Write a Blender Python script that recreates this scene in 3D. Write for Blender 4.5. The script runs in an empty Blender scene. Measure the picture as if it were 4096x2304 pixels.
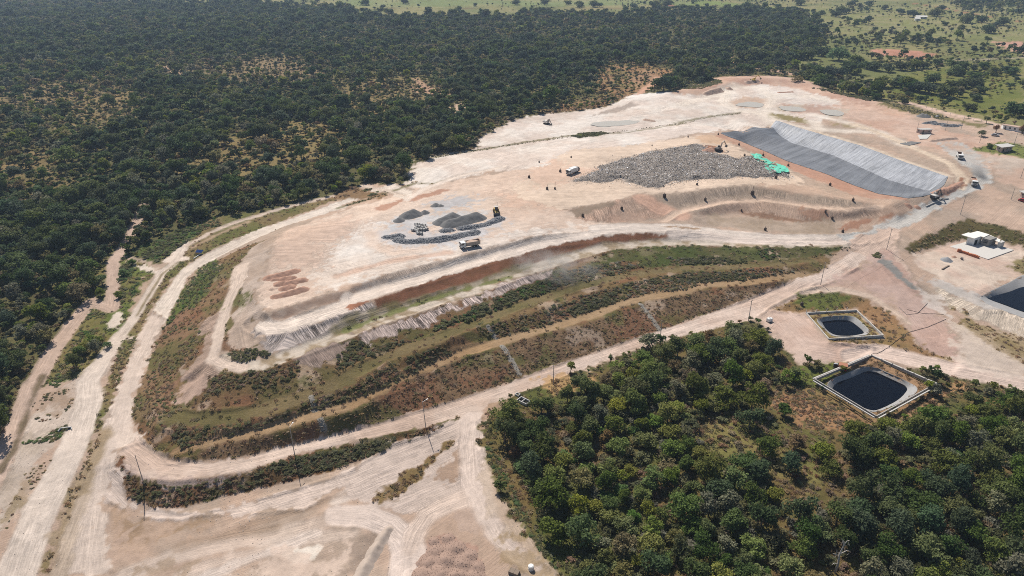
import bpy, bmesh, math, random
import numpy as np
from mathutils import Vector, Matrix, Euler
from mathutils.geometry import delaunay_2d_cdt
from mathutils.bvhtree import BVHTree

# ------------------------------------------------------------------ camera, sky, sun, exposure
SC = bpy.context.scene
COL = SC.collection
CAM_H, FPX = 130.0, 2819.0                     # flying height in metres, focal length in photo pixels
PITCH = math.atan((1152 + 270) / FPX)
cam_data = bpy.data.cameras.new('camera')
cam_data.sensor_width = 36.0
cam_data.lens = 36.0 * FPX / 4096.0
cam_data.clip_start, cam_data.clip_end = 1.0, 30000.0
cam = bpy.data.objects.new('camera', cam_data)
COL.objects.link(cam)
cam.location = (0, 0, CAM_H)
cam.rotation_euler = (math.pi / 2 - PITCH, 0, 0)
SC.camera = cam

SUN_EL, SHADOW_AZ = math.radians(50), math.radians(158)     # azimuths clockwise from +Y
SUN_AZ = SHADOW_AZ + math.pi
world = bpy.data.worlds.new('World'); SC.world = world
world.use_nodes = True
wn = world.node_tree.nodes; wl = world.node_tree.links
sky = wn.new('ShaderNodeTexSky'); sky.sky_type = 'NISHITA'; sky.sun_disc = False
sky.sun_elevation = SUN_EL; sky.sun_rotation = SUN_AZ
sky.altitude = 600; sky.air_density = 1.0; sky.dust_density = 1.2; sky.ozone_density = 1.0
wn['Background'].inputs['Strength'].default_value = 0.075
wl.new(sky.outputs[0], wn['Background'].inputs['Color'])
sun_data = bpy.data.lights.new('sun', 'SUN'); sun_data.energy = 4.9; sun_data.angle = math.radians(0.53)
sun_data.color = (1.0, 0.945, 0.86)
sun = bpy.data.objects.new('sun', sun_data); COL.objects.link(sun)
to_sun = Vector((math.sin(SUN_AZ) * math.cos(SUN_EL), math.cos(SUN_AZ) * math.cos(SUN_EL), math.sin(SUN_EL)))
sun.rotation_euler = to_sun.to_track_quat('Z', 'Y').to_euler()
sun.location = to_sun * 500
SC.view_settings.view_transform = 'Standard'; SC.view_settings.look = 'None'
SC.view_settings.exposure = 0.26; SC.view_settings.gamma = 1.0
SC.view_settings.use_curve_mapping = False
SC.render.engine = 'CYCLES'
SC.cycles.use_denoising = False; SC.cycles.filter_width = 1.0; SC.cycles.max_bounces = 5; SC.cycles.diffuse_bounces = 2; SC.cycles.glossy_bounces = 2
SC.cycles.transmission_bounces = 2; SC.cycles.volume_bounces = 0; SC.cycles.transparent_max_bounces = 4
SC.cycles.caustics_reflective = False; SC.cycles.caustics_refractive = False

random.seed(7)
RNG = np.random.default_rng(11)

# ------------------------------------------------------------------ survey helpers
_F = np.array([0, math.cos(PITCH), -math.sin(PITCH)]); _U = np.array([0, math.sin(PITCH), math.cos(PITCH)])
S0 = 2536 / 1400
SHEETS = {'A': (0, 0, S0), 'B': (1350, 0, S0), 'C': (2696, 0, S0), 'D': (0, 750, S0), 'E': (1350, 750, S0), 'F': (2696, 750, S0),
          'G': (0, 1504, S0), 'H': (1350, 1504, S0), 'I': (2696, 1504, S0), 'Q': (2100, 500, 2.3418), 'T': (1500, 760, 4.2617),
          'U': (3500, 350, 4.139), 'V': (3500, 650, 4.139), 'W': (3560, 880, 4.673), 'X': (3150, 1200, 2.786), 'Y': (700, 950, 4.14),
          'Z': (2500, 0, 1.614), 'S': (0, 0, 1.0), 'N': (0, 0, 2576 / 4096)}

def parse(txt):
    """survey sheet letters followed by x,y or x,y,z readings -> [(u, v, z or None)]"""
    out = []; ox = oy = 0; sc = 1
    for tok in txt.split():
        if tok[0].isalpha():
            ox, oy, sc = SHEETS[tok]; continue
        q = [float(t) for t in tok.split(',')]
        out.append((ox + q[0] / sc, oy + q[1] / sc, q[2] if len(q) > 2 else None))
    return out

def ray_dir(u, v):
    return np.array([1.0, 0, 0]) * ((u - 2048) / FPX) + _F - _U * ((v - 1152) / FPX)

def on_plane(u, v, z):
    d = ray_dir(u, v); t = (z - CAM_H) / d[2]
    return (t * d[0], t * d[1], z)

def fill_z(pts):
    zs = [p[2] for p in pts]; idx = [i for i, z in enumerate(zs) if z is not None]
    w = [on_plane(p[0], p[1], 8.0) for p in pts]
    s = [0.0]
    for a, b in zip(w[:-1], w[1:]):
        s.append(s[-1] + math.hypot(b[0] - a[0], b[1] - a[1]))
    zz = np.interp(s, [s[i] for i in idx], [zs[i] for i in idx])
    return [(p[0], p[1], float(z)) for p, z in zip(pts, zz)]

def smooth01(t):
    t = np.clip(t, 0, 1); return t * t * (3 - 2 * t)

def _hash(ix, iy, seed):
    h = (ix.astype(np.int64) * 374761393 + iy.astype(np.int64) * 668265263 + seed * 1274126177) & 0xffffffff
    h = ((h ^ (h >> 13)) * 1274126177) & 0xffffffff
    return ((h ^ (h >> 16)) & 0xffffff) / float(0xffffff)

def vnoise(x, y, seed=0):
    ix = np.floor(x); iy = np.floor(y); fx = smooth01(x - ix); fy = smooth01(y - iy)
    a = _hash(ix, iy, seed); b = _hash(ix + 1, iy, seed); c = _hash(ix, iy + 1, seed); d = _hash(ix + 1, iy + 1, seed)
    return (a * (1 - fx) + b * fx) * (1 - fy) + (c * (1 - fx) + d * fx) * fy

def fbm(x, y, scale, octaves=4, seed=0, gain=0.5):
    """0..1 fractal noise, scale = size of the largest features in metres"""
    t = 0; a = 1; n = 0; x = x / scale; y = y / scale
    for k in range(octaves):
        t = t + a * vnoise(x + 17.3 * k, y - 9.1 * k, seed + k); n += a; a *= gain; x = x * 2.03; y = y * 2.03
    return t / n

def natural_z(x, y):
    z = 17.0 * smooth01((y - 150) / 280.0) - 4.0 * smooth01((150 - y) / 60.0)
    far = smooth01((y - 420) / 400.0)
    return z + far * 9.0 * (fbm(np.asarray(x, float), np.asarray(y, float), 420, 2, 5) - 0.5)
# ------------------------------------------------------------------ terrain: surveyed crest and toe lines
BREAK = [
 # loop road, inner then outer edge
 "F 1300,460,10.5 1200,520,9.8 1060,620,8.5 800,710,7 500,830,5.5 0,1005,3.8 E 2150,1100,3.2 1600,1290,2 1150,1449,1.2 H 820,190,.9 230,370,.5 G 2100,510,.2 1700,605,.1 1450,628,0 1250,610,0 1130,555,0 1040,490,.1 990,400,.2 955,300,.4 990,100,.8 D 1000,1449,1 1060,1290,1.5 1120,1120,2 1210,960,3 1290,800,4 1360,660,5.2 1430,590,6 1540,530,7.5 1800,400,9.5 2050,290,11 2300,210,12 2536,130,13",
 "F 1420,500,10.3 1300,600,9 1080,710,7.8 900,770,6.9 700,870,5.6 540,970,5 0,1090,3.6 E 2340,1120,3.1 2100,1200,2.7 1560,1400,1.6 H 1280,140,1.1 1100,230,.8 870,310,.6 640,375,.4 0,480,.2 G 2140,565,.1 1780,690,0 1500,735,0 1250,755,0 1050,740,0 940,690,0 870,600,0 850,500,.1 800,330,.3 830,180,.5 D 860,1449,.9 930,1270,1.4 1010,1080,2 1110,900,3 1200,750,4.2 1290,630,5.3 1380,550,6.3 1500,480,7.5 1800,340,9.6 2100,230,11.2 2400,120,12.6 2536,70,13.1",
 # front tiers: crest and bench-back lines from the bottom up
 "G 1250,578,1.2 1500,515,2 1850,440,3.2 2130,372,4 2536,255,5 E 600,1350,5.3 900,1235,5.8 1170,1165,6.2 1290,1110,6.4 1500,1062,6.8 1800,990,7.2 2050,890,7.7 2230,832,8 2536,772,8.3 F 180,742,8.4 400,722,8.6 700,692,8.7 900,660,8.8",
 "G 1270,562,1.4 1500,478,2.3 1850,390,3.5 2200,275,4.5 2536,185,5.3 E 400,1430,5.5 640,1305,5.6 820,1210,5.9 1120,1100,6.4 1300,1065,6.7 1560,992,7.1 1850,902,7.5 2000,845,7.8 2250,775,8.3 2536,748,8.6 F 200,695,8.7 500,678,8.8 750,645,8.9 900,622,9",
 "G 1290,40,4.6 1110,200,3.7 1150,330,3.6 1400,372,3.9 1700,345,5 2000,285,6 2300,155,6.8 2536,80,7.5 E 150,1422,7.8 400,1275,8.4 700,1152,9 1000,1035,9.3 1180,965,9.5 1400,902,9.8 1700,805,10 1900,742,10.1 2100,692,10.2 2300,645,10.3 2536,612,10.4 F 200,602,10.5 500,592,10.5 750,582,10.4 1000,548,10.3",
 "G 1400,40,4.8 1290,150,4.2 1320,260,4.2 1450,302,4.4 1700,272,5.4 1900,202,6.3 2200,112,7.5 2536,5,8.4 E 350,1192,8.9 700,1048,9.3 1000,952,9.7 1300,832,10 1500,772,10.2 1700,705,10.3 2000,642,10.5 2300,595,10.6 2536,565,10.7 F 300,560,10.7 600,552,10.6 900,528,10.5 1150,500,10.4",
 "D 1500,1330,9 1700,1338,10 1900,1322,10.6 2150,1240,11.1 2536,1092,11.7 E 170,1062,11.9 540,942,12.2 750,862,12.4 960,792,12.6 1190,702,12.7 1400,628,12.8 1560,582,12.9 1750,522,13 1950,462,13 2200,432,13 2536,418,13 F 500,432,12.9 1000,432,12.2 1230,432,11.4",
 "D 1600,1215,9.8 1700,1270,10.4 1900,1262,10.9 2130,1182,11.3 2536,1022,11.9 E 280,922,12.2 520,852,12.4 730,792,12.6 960,722,12.8 1200,642,12.9 1400,562,13 1600,502,13.1 1800,452,13.2 2000,416,13.2 2300,386,13.2 2536,376,13.2 F 420,388,13",
 "D 1835,1010,14 1920,1080,14.1 2100,1042,14.5 2300,972,14.8 2536,897,15 E 100,862,15.1 260,812,15.2 400,757,15.3 600,702,15.3 800,632,15.4 1060,557,15.4 1300,497,15.5 1500,437,15.5 1700,392,15.6 1950,347,15.6 2150,327,15.5 2536,336,15.3 F 260,342,14.8 390,366,14",
 "D 1870,955,14.9 2000,968,15.1 2150,932,15.3 2330,882,15.4 2536,812,15.5 E 110,772,15.5 330,712,15.4 690,617,15.5 950,537,15.6 1130,482,15.7 1450,392,15.9 1700,358,16.2",
 "D 1900,918,16.6 1960,897,17.1 2130,852,17.3 2340,777,17.4 2536,737,17.5 E 100,717,17.6 330,642,17.7 690,547,17.8 890,502,17.8 1130,427,17.8 1450,357,17.7 1600,342,17.3",
 # left flank of the mound
 "Y 1660,80,18 1530,400,17.8 1350,640,17.5 1280,800,17.3 1300,1000,17 1420,1150,17",
 "D 1760,590,15 1700,700,13.6 1640,880,12 1560,1150,10.4 1510,1250,9.6",
 "D 1840,430,14.6 1900,420,15.2 2010,345,16",
 # platform and the ground behind it
 "E 300,200,17.8 1000,150,18.1 1450,100,18.3", "B 600,1390,15.4 500,1340,15", "B 545,1200,16.3 690,1130,16.8 990,1080,17 1040,1000,17.2 1270,870,17.5 1420,840,17.6 1600,820,17.8 1950,780,18.5",
 "B 700,1250,16.6 1300,1080,17.4 2000,960,17.8 2536,880,18 C 450,815,18.1", "B 1460,1170,18.2 1200,1240,17.4 900,1300,16.8",
 "E 1700,300,17 2100,290,15.9 2536,285,15.5 F 400,332,14 800,372,12.8 1200,382,11.4",
 # tier under the refuse
 "Q 370,795,18 600,760,19.3 830,720,20.5 1050,660,21 1200,650,21.2 1500,630,21.5 1830,580,21.7 2128,565,21.8 F 800,22,21.4 1100,62,20.5 1400,102,18.5 1560,132,17.2",
 "Q 500,872,16.8 690,917,16.3 1000,906,16 1450,852,16.2",
 "Q 1450,772,17.2 1700,742,17.3 1950,702,17.4 2200,692,17.4 F 1000,132,17.2 1250,152,17 1500,127,16.8",
 "Q 1560,832,17 1750,772,17.1 2000,727,17.2 2250,722,17.2 F 1000,152,17 1250,172,16.9 1500,142,16.5",
 "F 250,200,14.8 480,187,14 640,222,13.6 900,247,13.3 1130,242,13.3 1300,222,13.9 1500,182,14.8 1640,188,15",
 "F 0,235,15.7 300,292,14.6 700,332,13.4 1000,352,12.6 1200,342,12",
 "B 1500,1350,18.6 1640,1290,19.4 Q 700,440,20.6 1300,520,21.4 1300,350,21.8 1600,200,22 1650,150,21.6 2100,330,21.8 2300,430,21.6",
 "C 30,985,20 200,975,20.6 320,985,20 480,1060,19.7 640,1135,19.4 820,1220,19 1100,1335,18.2 1290,1415,17.5",
 # lined cell: rim
 "C 350,958,19 330,963,19.2 470,1012,19 640,1083,18.7 820,1163,18.3 1100,1255,17.8 1290,1335,17.2 1480,1400,16.9 1690,1432,16.8 1870,1400,16.9 1960,1335,17 1990,1280,17.2 1700,1180,17.6 1350,1050,18 1000,950,18.3 740,868,18.6 690,905,18.7 350,958,19",
 "C 690,950,13.2 850,1040,13.1 1150,1130,13 1560,1310,12.9 1850,1392,12.8",
 # cut at the back
 "C 0,700,18.2 250,690,18.4 430,640,18.5 640,600,18.7 900,622,19 1150,702,19.4 1450,802,19.4",
 "C 0,662,21.5 240,652,21.5 400,592,22 550,562,22 860,572,21 1100,652,21 1450,762,20.2",
 "B 1980,775,18.5 2150,720,20.5 2400,690,21.3", "B 2536,652,21.4",
 "C 900,820,18.4 1500,950,17.9 2000,1130,17 2150,1250,16.2", "C 1700,750,20 2300,900,19.5 2700,1000,19",
 "C 1700,830,18.8 2100,950,18.2 2400,1050,17.6 2700,1150,17",
 # haul road to the gate
 "F 1300,400,11 1500,310,11.9 1700,200,13.1 1900,110,14.1 2100,0,15.1 C 2230,1320,15.4 2240,1200,15.8 2150,1120,16.3",
 "F 1600,400,10.8 1850,290,11.6 2100,200,12.4 2300,120,13.2 2536,180,13.2 2800,250,13",
 "F 1660,450,10.4 1880,322,11.2 2130,222,11.9 2330,272,11.8 2536,322,11.7 2800,400,11.5",
 "F 1715,492,8.6 2000,405,7.6 2250,380,7.5 2536,452,7.4 2800,530,7.3",
 "F 1800,560,8 1850,640,7.4 2100,740,7.3 2240,792,7.2 2300,560,7.4 2536,480,7.4",
 "F 1780,640,8 1850,690,7.3 2000,772,7.2 2250,882,7.2 2400,897,7.2 2536,942,7.1 2800,1020,7",
 "F 1860,760,6.8 2000,872,5.4 2200,972,4.6 2536,1092,3.9 2800,1180,3.5",
 "F 1470,480,10 1700,720,8 1850,860,6.6 2000,1000,5.4 2060,1160,4.7 2060,1290,4.1",
 "F 700,880,5.6 940,772,6.9 1100,757,7.4 1400,792,7.4 1600,880,6.8 1720,1100,5.4",
 "X 150,130,5 765,95,5 1120,420,4.8 455,490,4.8 150,130,5",
 "X 930,590,2.8 1690,980,2.2 970,1420,1.5 240,940,1.8 930,590,2.8",
 "F 1430,1190,3.8 2050,1302,3.4 2536,1402,3 2800,1460,2.8", "F 900,1270,3 1430,1190,3.8",
 "I 1990,60,2.4 2536,100,2.4", "I 1300,700,.2 2300,700,.4", "I 1200,1449,-2 2536,1449,-1.5 300,1449,-2.5", "H 1800,1449,-3 1900,900,-1.5 1500,500,-.6 1300,250,.6 1800,100,2 2300,0,2.6",
 # bank below the loop road and the yard in front
 "G 850,800,-2.2 930,892,-3 1060,952,-3.3 1300,947,-3.3 1700,852,-3 2200,737,-2.6 2536,642,-2.2 H 250,582,-1.6 640,442,-.7 860,335,.4",
 "G 790,700,-1.6 800,905,-3.2 1050,1022,-3.8 1300,1050,-3.9 1700,960,-3.5", "G 700,1449,-5 500,1200,-4.2 600,700,-1.8 700,400,-.2", "G 1700,1200,-4.3 2536,900,-3.3", "G 1500,1449,-5 2536,1300,-4.6 H 1000,1449,-4.5",
 "H 980,400,.2 1020,700,-1.6 1200,1000,-2.8 1600,1449,-3.8", "H 400,900,-3 700,700,-2.2",
 "G 0,1449,-4 200,1200,-3.3 400,800,-1.7 560,500,-.5 650,250,.2 780,0,.6 D 700,1350,.9 900,1050,2 1030,850,3.4 1150,650,5 1300,520,6.6",
 "G 0,640,-1.5 130,330,-.5 310,0,.3 D 380,1200,1 520,1000,2 660,830,3 740,640,4.4 820,540,5.3 890,430,6.4 1000,230,8.2 1050,110,9.2",
]
HOLLOW = []    # (centre line x, y ...) filled in by the builders of ponds

def build_tin():
    vs = []; es = []
    for t in BREAK:
        pts = [on_plane(*p) for p in fill_z(parse(t))]
        # densify to follow perspective-straight lines with even spacing
        dense = [pts[0]]
        for a, b in zip(pts[:-1], pts[1:]):
            n = max(1, int(math.hypot(b[0] - a[0], b[1] - a[1]) / 12))
            for k in range(1, n + 1):
                f = k / n; dense.append(tuple(a[i] + (b[i] - a[i]) * f for i in range(3)))
        base = len(vs); vs += dense
        es += [(base + i, base + i + 1) for i in range(len(dense) - 1)]
    # floor of the lined cell, near side (hidden under the rim)
    near = [on_plane(*p) for p in fill_z(parse("C 470,1012,19 640,1083,18.7 820,1163,18.3 1100,1255,17.8 1290,1335,17.2 1480,1400,16.9"))]
    base = len(vs); off = [(x + 6.5, y + 8.5, 13.0) for x, y, z in near]; vs += off
    es += [(base + i, base + i + 1) for i in range(len(off) - 1)]
    lined_end = [on_plane(*p) for p in fill_z(parse("C 480,985,13.2 690,950,13.2"))]
    vs += lined_end
    arr = np.array(vs)
    # natural ground around the site
    g = []
    for y in np.concatenate([np.arange(60, 620, 30), np.geomspace(640, 9000, 16)]):
        w = max(200, y * 1.7); n = int(2 * w / max(30, y * 0.1))
        for x in np.linspace(-w, w, n):
            d = np.min(np.hypot(arr[:, 0] - x, arr[:, 1] - y))
            if d > 24: g.append((x, y))
    site = [on_plane(p[0], p[1], 12) for p in parse("D 1000,1449 1200,750 2050,270 B 600,1390 545,1200 1270,870 1950,780 C 0,690 600,570 1450,780 2300,950 F 2700,0 2700,1300 2000,1260 700,1050 0,1000 H 900,300 G 1500,1000 900,600")]
    g = [q for q in g if not inside(np.array([q[0]]), np.array([q[1]]), np.array([(s[0], s[1]) for s in site]))[0]]
    gx = np.array(g)
    gz = natural_z(gx[:, 0], gx[:, 1])
    vs += [(x, y, z) for (x, y), z in zip(g, gz)]
    r = delaunay_2d_cdt([Vector((v[0], v[1])) for v in vs], es, [], 0, 1e-3)
    v2, faces, ov = r[0], r[2], r[3]
    zs = [float(np.mean([vs[i][2] for i in o])) if o else None for o in ov]
    nb = {}
    for e in r[1]:
        nb.setdefault(e[0], []).append(e[1]); nb.setdefault(e[1], []).append(e[0])
    for i, z in enumerate(zs):
        if z is None:
            q = [zs[j] for j in nb.get(i, []) if zs[j] is not None]
            zs[i] = float(np.mean(q)) if q else 0.0
    return [Vector((v[0], v[1], z)) for v, z in zip(v2, zs)], faces

def inside(x, y, poly):
    c = np.zeros(x.shape, bool); n = len(poly)
    for i in range(n):
        x1, y1 = poly[i]; x2, y2 = poly[(i + 1) % n]
        if y1 == y2: continue
        m = (y1 > y) != (y2 > y)
        c ^= m & (x < (x2 - x1) * (y - y1) / (y2 - y1) + x1)
    return c

def seg_dist(x, y, line):
    """distance to a polyline, plus running length and signed side at the foot"""
    best = np.full(x.shape, 1e9); al = np.zeros(x.shape); sd = np.zeros(x.shape); run = 0.0
    for (x1, y1), (x2, y2) in zip(line[:-1], line[1:]):
        dx, dy = x2 - x1, y2 - y1; L = math.hypot(dx, dy)
        if L < 1e-6: continue
        t = np.clip(((x - x1) * dx + (y - y1) * dy) / (L * L), 0, 1)
        ex = x - (x1 + t * dx); ey = y - (y1 + t * dy); d = np.hypot(ex, ey)
        m = d < best
        best = np.where(m, d, best); al = np.where(m, run + t * L, al)
        sd = np.where(m, (ex * -dy + ey * dx) / L, sd); run += L
    return best, al, sd

tin_v, tin_f = build_tin()
TIN = BVHTree.FromPolygons(tin_v, tin_f)

def tin_z(x, y):
    h = TIN.ray_cast(Vector((x, y, 400)), Vector((0, 0, -1)))
    return h[0].z if h[0] is not None else float(natural_z(x, y))

def ground_at(u, v):
    """surveyed photo reading -> point on the terrain"""
    d = Vector(ray_dir(u, v)); d.normalize()
    h = TIN.ray_cast(Vector((0, 0, CAM_H)), d)
    if h[0] is None: return Vector(on_plane(u, v, 17.0))
    return h[0]

def pts2(txt):
    out = []
    for p in parse(txt):
        g = ground_at(p[0], p[1]); out.append((g.x, g.y))
    return out

def spot(txt):
    p = parse(txt)[0]; g = ground_at(p[0], p[1])
    return Vector((g.x, g.y, height(g.x, g.y)))

# graded grid: fine near the flying height's foot point, coarse towards the horizon
rows = [62.0]
while rows[-1] < 1700:
    rows.append(rows[-1] + max(0.5, rows[-1] ** 2 / 130 / 709 * 1.25))
rows = np.array(rows + list(np.geomspace(1750, 16000, 24)))
NC = 880
az = np.radians(np.linspace(-53, 53, NC))
RR, AA = np.meshgrid(rows, az, indexing='ij')
GX = RR * np.sin(AA); GY = RR * np.cos(AA)
GZ = np.empty_like(GX)
for i in range(GX.shape[0]):
    if rows[i] > 1300:
        GZ[i] = natural_z(GX[i], GY[i]); continue
    for j in range(NC):
        GZ[i, j] = tin_z(GX[i, j], GY[i, j])
NR = len(rows)

def blur(a, n=1):
    for _ in range(n):
        b = np.pad(a, 1, mode='edge')
        a = (b[1:-1, 1:-1] * 4 + b[:-2, 1:-1] * 2 + b[2:, 1:-1] * 2 + b[1:-1, :-2] * 2 + b[1:-1, 2:] * 2 + b[:-2, :-2] + b[2:, 2:] + b[:-2, 2:] + b[2:, :-2]) / 16
    return a
GZ = blur(GZ, 2)
GZ += (fbm(GX, GY, 9, 3, 21) - 0.5) * 0.28 * (GY < 700)
GZ += (fbm(GX, GY, 1.6, 2, 33) - 0.5) * 0.14 * (GY < 420)

def height(x, y):
    """height of the finished ground sheet, bilinear in the graded grid"""
    r = math.hypot(x, y); a = math.atan2(x, y)
    i = int(np.searchsorted(rows, r)) - 1; i = min(max(i, 0), NR - 2)
    fa = (a - az[0]) / (az[1] - az[0]); j = min(max(int(fa), 0), NC - 2)
    fr = min(max((r - rows[i]) / (rows[i + 1] - rows[i]), 0), 1); fj = min(max(fa - j, 0), 1)
    return float((GZ[i, j] * (1 - fr) + GZ[i + 1, j] * fr) * (1 - fj) + (GZ[i, j + 1] * (1 - fr) + GZ[i + 1, j + 1] * fr) * fj)

def heights(x, y):
    r = np.hypot(x, y); a = np.arctan2(x, y)
    i = np.clip(np.searchsorted(rows, r) - 1, 0, NR - 2); fa = (a - az[0]) / (az[1] - az[0])
    j = np.clip(fa.astype(int), 0, NC - 2); fr = np.clip((r - rows[i]) / (rows[i + 1] - rows[i]), 0, 1); fj = np.clip(fa - j, 0, 1)
    return (GZ[i, j] * (1 - fr) + GZ[i + 1, j] * fr) * (1 - fj) + (GZ[i, j + 1] * (1 - fr) + GZ[i + 1, j + 1] * fr) * fj
# ------------------------------------------------------------------ ponds: hollows in the ground sheet
PONDS = [
 dict(rim="X 335,235 380,197 520,180 650,178 750,195 820,250 905,340 890,378 840,397 620,410 500,397 410,320", level=-1.25, name='leachate_pond', water="X 388,245 430,226 600,222 700,235 770,280 843,345 838,375 700,398 560,395 480,365 420,310"),
 dict(rim="X 445,960 500,890 640,830 800,752 900,727 1010,737 1120,790 1330,900 1440,980 1400,1060 1230,1165 1050,1245 960,1265 850,1245 650,1135 500,1045", level=-1.1, name='leachate_pond', water="X 500,985 555,922 720,860 860,800 960,789 1060,812 1200,882 1318,960 1333,1010 1250,1100 1120,1175 1000,1225 930,1228 800,1180 620,1080 520,1022"),
 dict(rim="F 2225,790 2430,692 2560,640 2800,700 2850,1080 2536,935 2400,885 2290,845", level=-1.3, name='leachate_pond', water="F 2278,802 2430,752 2560,712 2800,740 2850,1000 2536,905 2400,855 2330,828"),
]
for pd in PONDS:
    pd['xy'] = pts2(pd['rim'])
    a = np.array(pd['xy']); c = a.mean(0)
    pd['z'] = float(np.mean([height(x, y) for x, y in pd['xy']]))
    lo, hi = a.min(0) - 6, a.max(0) + 6
    m = (GX > lo[0]) & (GX < hi[0]) & (GY > lo[1]) & (GY < hi[1])
    ring = pd['xy'] + [pd['xy'][0]]
    d, _, _ = seg_dist(GX[m], GY[m], ring); ins = inside(GX[m], GY[m], a)
    z = GZ[m]
    level = pd['z'] + (0.1 - np.clip(d * 0.9, 0, 3.2) - .45)
    out_w = smooth01(1 - d / 3.0)
    z = np.where(ins, level, z * (1 - out_w) + (pd['z'] + 0.1) * out_w)
    GZ[m] = z
    pd['ins'] = a

# ------------------------------------------------------------------ what lies on the ground: real colours of soil, grass, stone
def lin(r, g, b, k=1.45):
    q = np.array([r, g, b], float) / 255
    return np.where(q <= 0.04045, q / 12.92, ((q + 0.055) / 1.055) ** 2.4) / k

CR = np.empty(GX.shape + (3,)); CR[:] = lin(108, 103, 68)
ZONE = np.zeros(GX.shape, np.int16); ZN = ['ground']
TU = np.zeros(GX.shape); TV = np.zeros(GX.shape); TW = np.zeros(GX.shape); VEG = np.ones(GX.shape)
_n1 = fbm(GX, GY, 14, 4, 51); _n2 = fbm(GX, GY, 3.2, 3, 61); _n3 = fbm(GX, GY, 55, 3, 71); _n4 = fbm(GX, GY, 1.1, 2, 81)

def zone_id(n):
    if n not in ZN: ZN.append(n)
    return ZN.index(n)

def apply_w(m, w, col, zone, veg, col2, mixn, tex):
    w = w * 1.0
    c = np.array(col); n = {'mid': _n1, 'fine': _n2, 'big': _n3, 'grit': _n4}[mixn][m]
    if col2 is not None:
        t = smooth01((n - 0.5) * 3.2 + 0.5)[:, None]; c = c * (1 - t) + np.array(col2) * t
    CR[m] = CR[m] * (1 - w[:, None]) + c * w[:, None]
    VEG[m] = VEG[m] * (1 - w) + veg * w
    if tex is not None:
        tu, tv, k = tex
        hit = w > 0.35; a = TU[m]; b = TV[m]; c2 = TW[m]
        a[hit] = tu[hit]; b[hit] = tv[hit]; TU[m] = a; TV[m] = b
        TW[m] = c2 * (1 - w) + k * w
    else:
        TW[m] = TW[m] * (1 - w)
    if zone:
        z = ZONE[m]; z[w > 0.5] = zone_id(zone); ZONE[m] = z

def area(txt, col, zone=None, soft=1.0, amp=1.0, veg=0.0, col2=None, mixn='mid', k=1.0, flow=None, xy=None, only=None):
    """an area of one ground cover; flow = (survey line, stretch along) streaks it along that line"""
    p = np.array(xy if xy is not None else pts2(txt)); lo = p.min(0) - soft - amp - 1; hi = p.max(0) + soft + amp + 1
    m = (GX > lo[0]) & (GX < hi[0]) & (GY > lo[1]) & (GY < hi[1])
    if not m.any(): return
    x, y = GX[m], GY[m]
    ring = [tuple(q) for q in p] + [tuple(p[0])]
    d, _, _ = seg_dist(x, y, ring); d = np.where(inside(x, y, p), d, -d)
    if zone in ROADS: kerb(m, d)
    d = d + (_n2[m] - 0.5) * 2 * amp + (_n1[m] - 0.5) * 1.6 * amp
    t = d / (2 * soft) + .5 + (_n2[m] - .5) * 1.3 + (_n4[m] - .5) * 1.1      # ragged, not blurred
    w = smooth01((t - .5) * 1.9 + .5) * k
    if only is not None: w = w * only(x, y, m)
    tex = None
    if flow is not None:
        line = pts2(flow[0]); dd, al, sd = seg_dist(x, y, line)
        tex = (sd, al / flow[1], flow[2]) if flow[1] > 0 else (al, sd / -flow[1], flow[2])
    apply_w(m, w, lin(*col), zone, veg, lin(*col2) if col2 else None, mixn, tex)

def strip(txt, width, col, zone=None, soft=0.6, amp=0.5, veg=0.0, col2=None, mixn='mid', k=1.0, stretch=14.0, tw=1.0, xy=None):
    """a road, track or band of given width (metres, or one width per reading) along a survey line"""
    p = xy if xy is not None else pts2(txt)
    a = np.array(p); wmax = max(width) if isinstance(width, (list, tuple)) else width
    lo = a.min(0) - wmax - soft - amp - 1; hi = a.max(0) + wmax + soft + amp + 1
    m = (GX > lo[0]) & (GX < hi[0]) & (GY > lo[1]) & (GY < hi[1])
    if not m.any(): return
    x, y = GX[m], GY[m]; d, al, sd = seg_dist(x, y, p)
    if isinstance(width, (list, tuple)):
        s = np.concatenate([[0], np.cumsum(np.hypot(*(a[1:] - a[:-1]).T))]); half = np.interp(al, s, np.interp(np.linspace(0, 1, len(s)), np.linspace(0, 1, len(width)), width)) / 2
    else: half = width / 2
    if zone in ROADS: kerb(m, half - d)
    q = half - d + (_n2[m] - 0.5) * 2 * amp + (_n1[m] - 0.5) * amp
    w = smooth01(q / (2 * soft) + 0.5) * k
    apply_w(m, w, lin(*col), zone, veg, lin(*col2) if col2 else None, mixn, (sd, al / stretch, tw))

ROADS = ('dirt_road', 'dirt_track', 'haul_road', 'bench')
def kerb(m, d):
    """the little windrow of soil that graders leave along a road's edge"""
    GZ[m] += np.exp(-((d + .3) / .55) ** 2) * .34 * smooth01((_n1[m] - .38) * 5) * (.5 + _n4[m])

PALE = (226, 208, 194); WHITE = (238, 226, 214); PINK = (212, 184, 166); RED = (196, 150, 126); GREYD = (196, 180, 168)
BROWN = (132, 96, 74); DRY = (146, 116, 88); TAN = (176, 146, 112); GREEN = (104, 112, 66); DKGREEN = (74, 84, 48); GRAV = (176, 174, 172)

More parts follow.
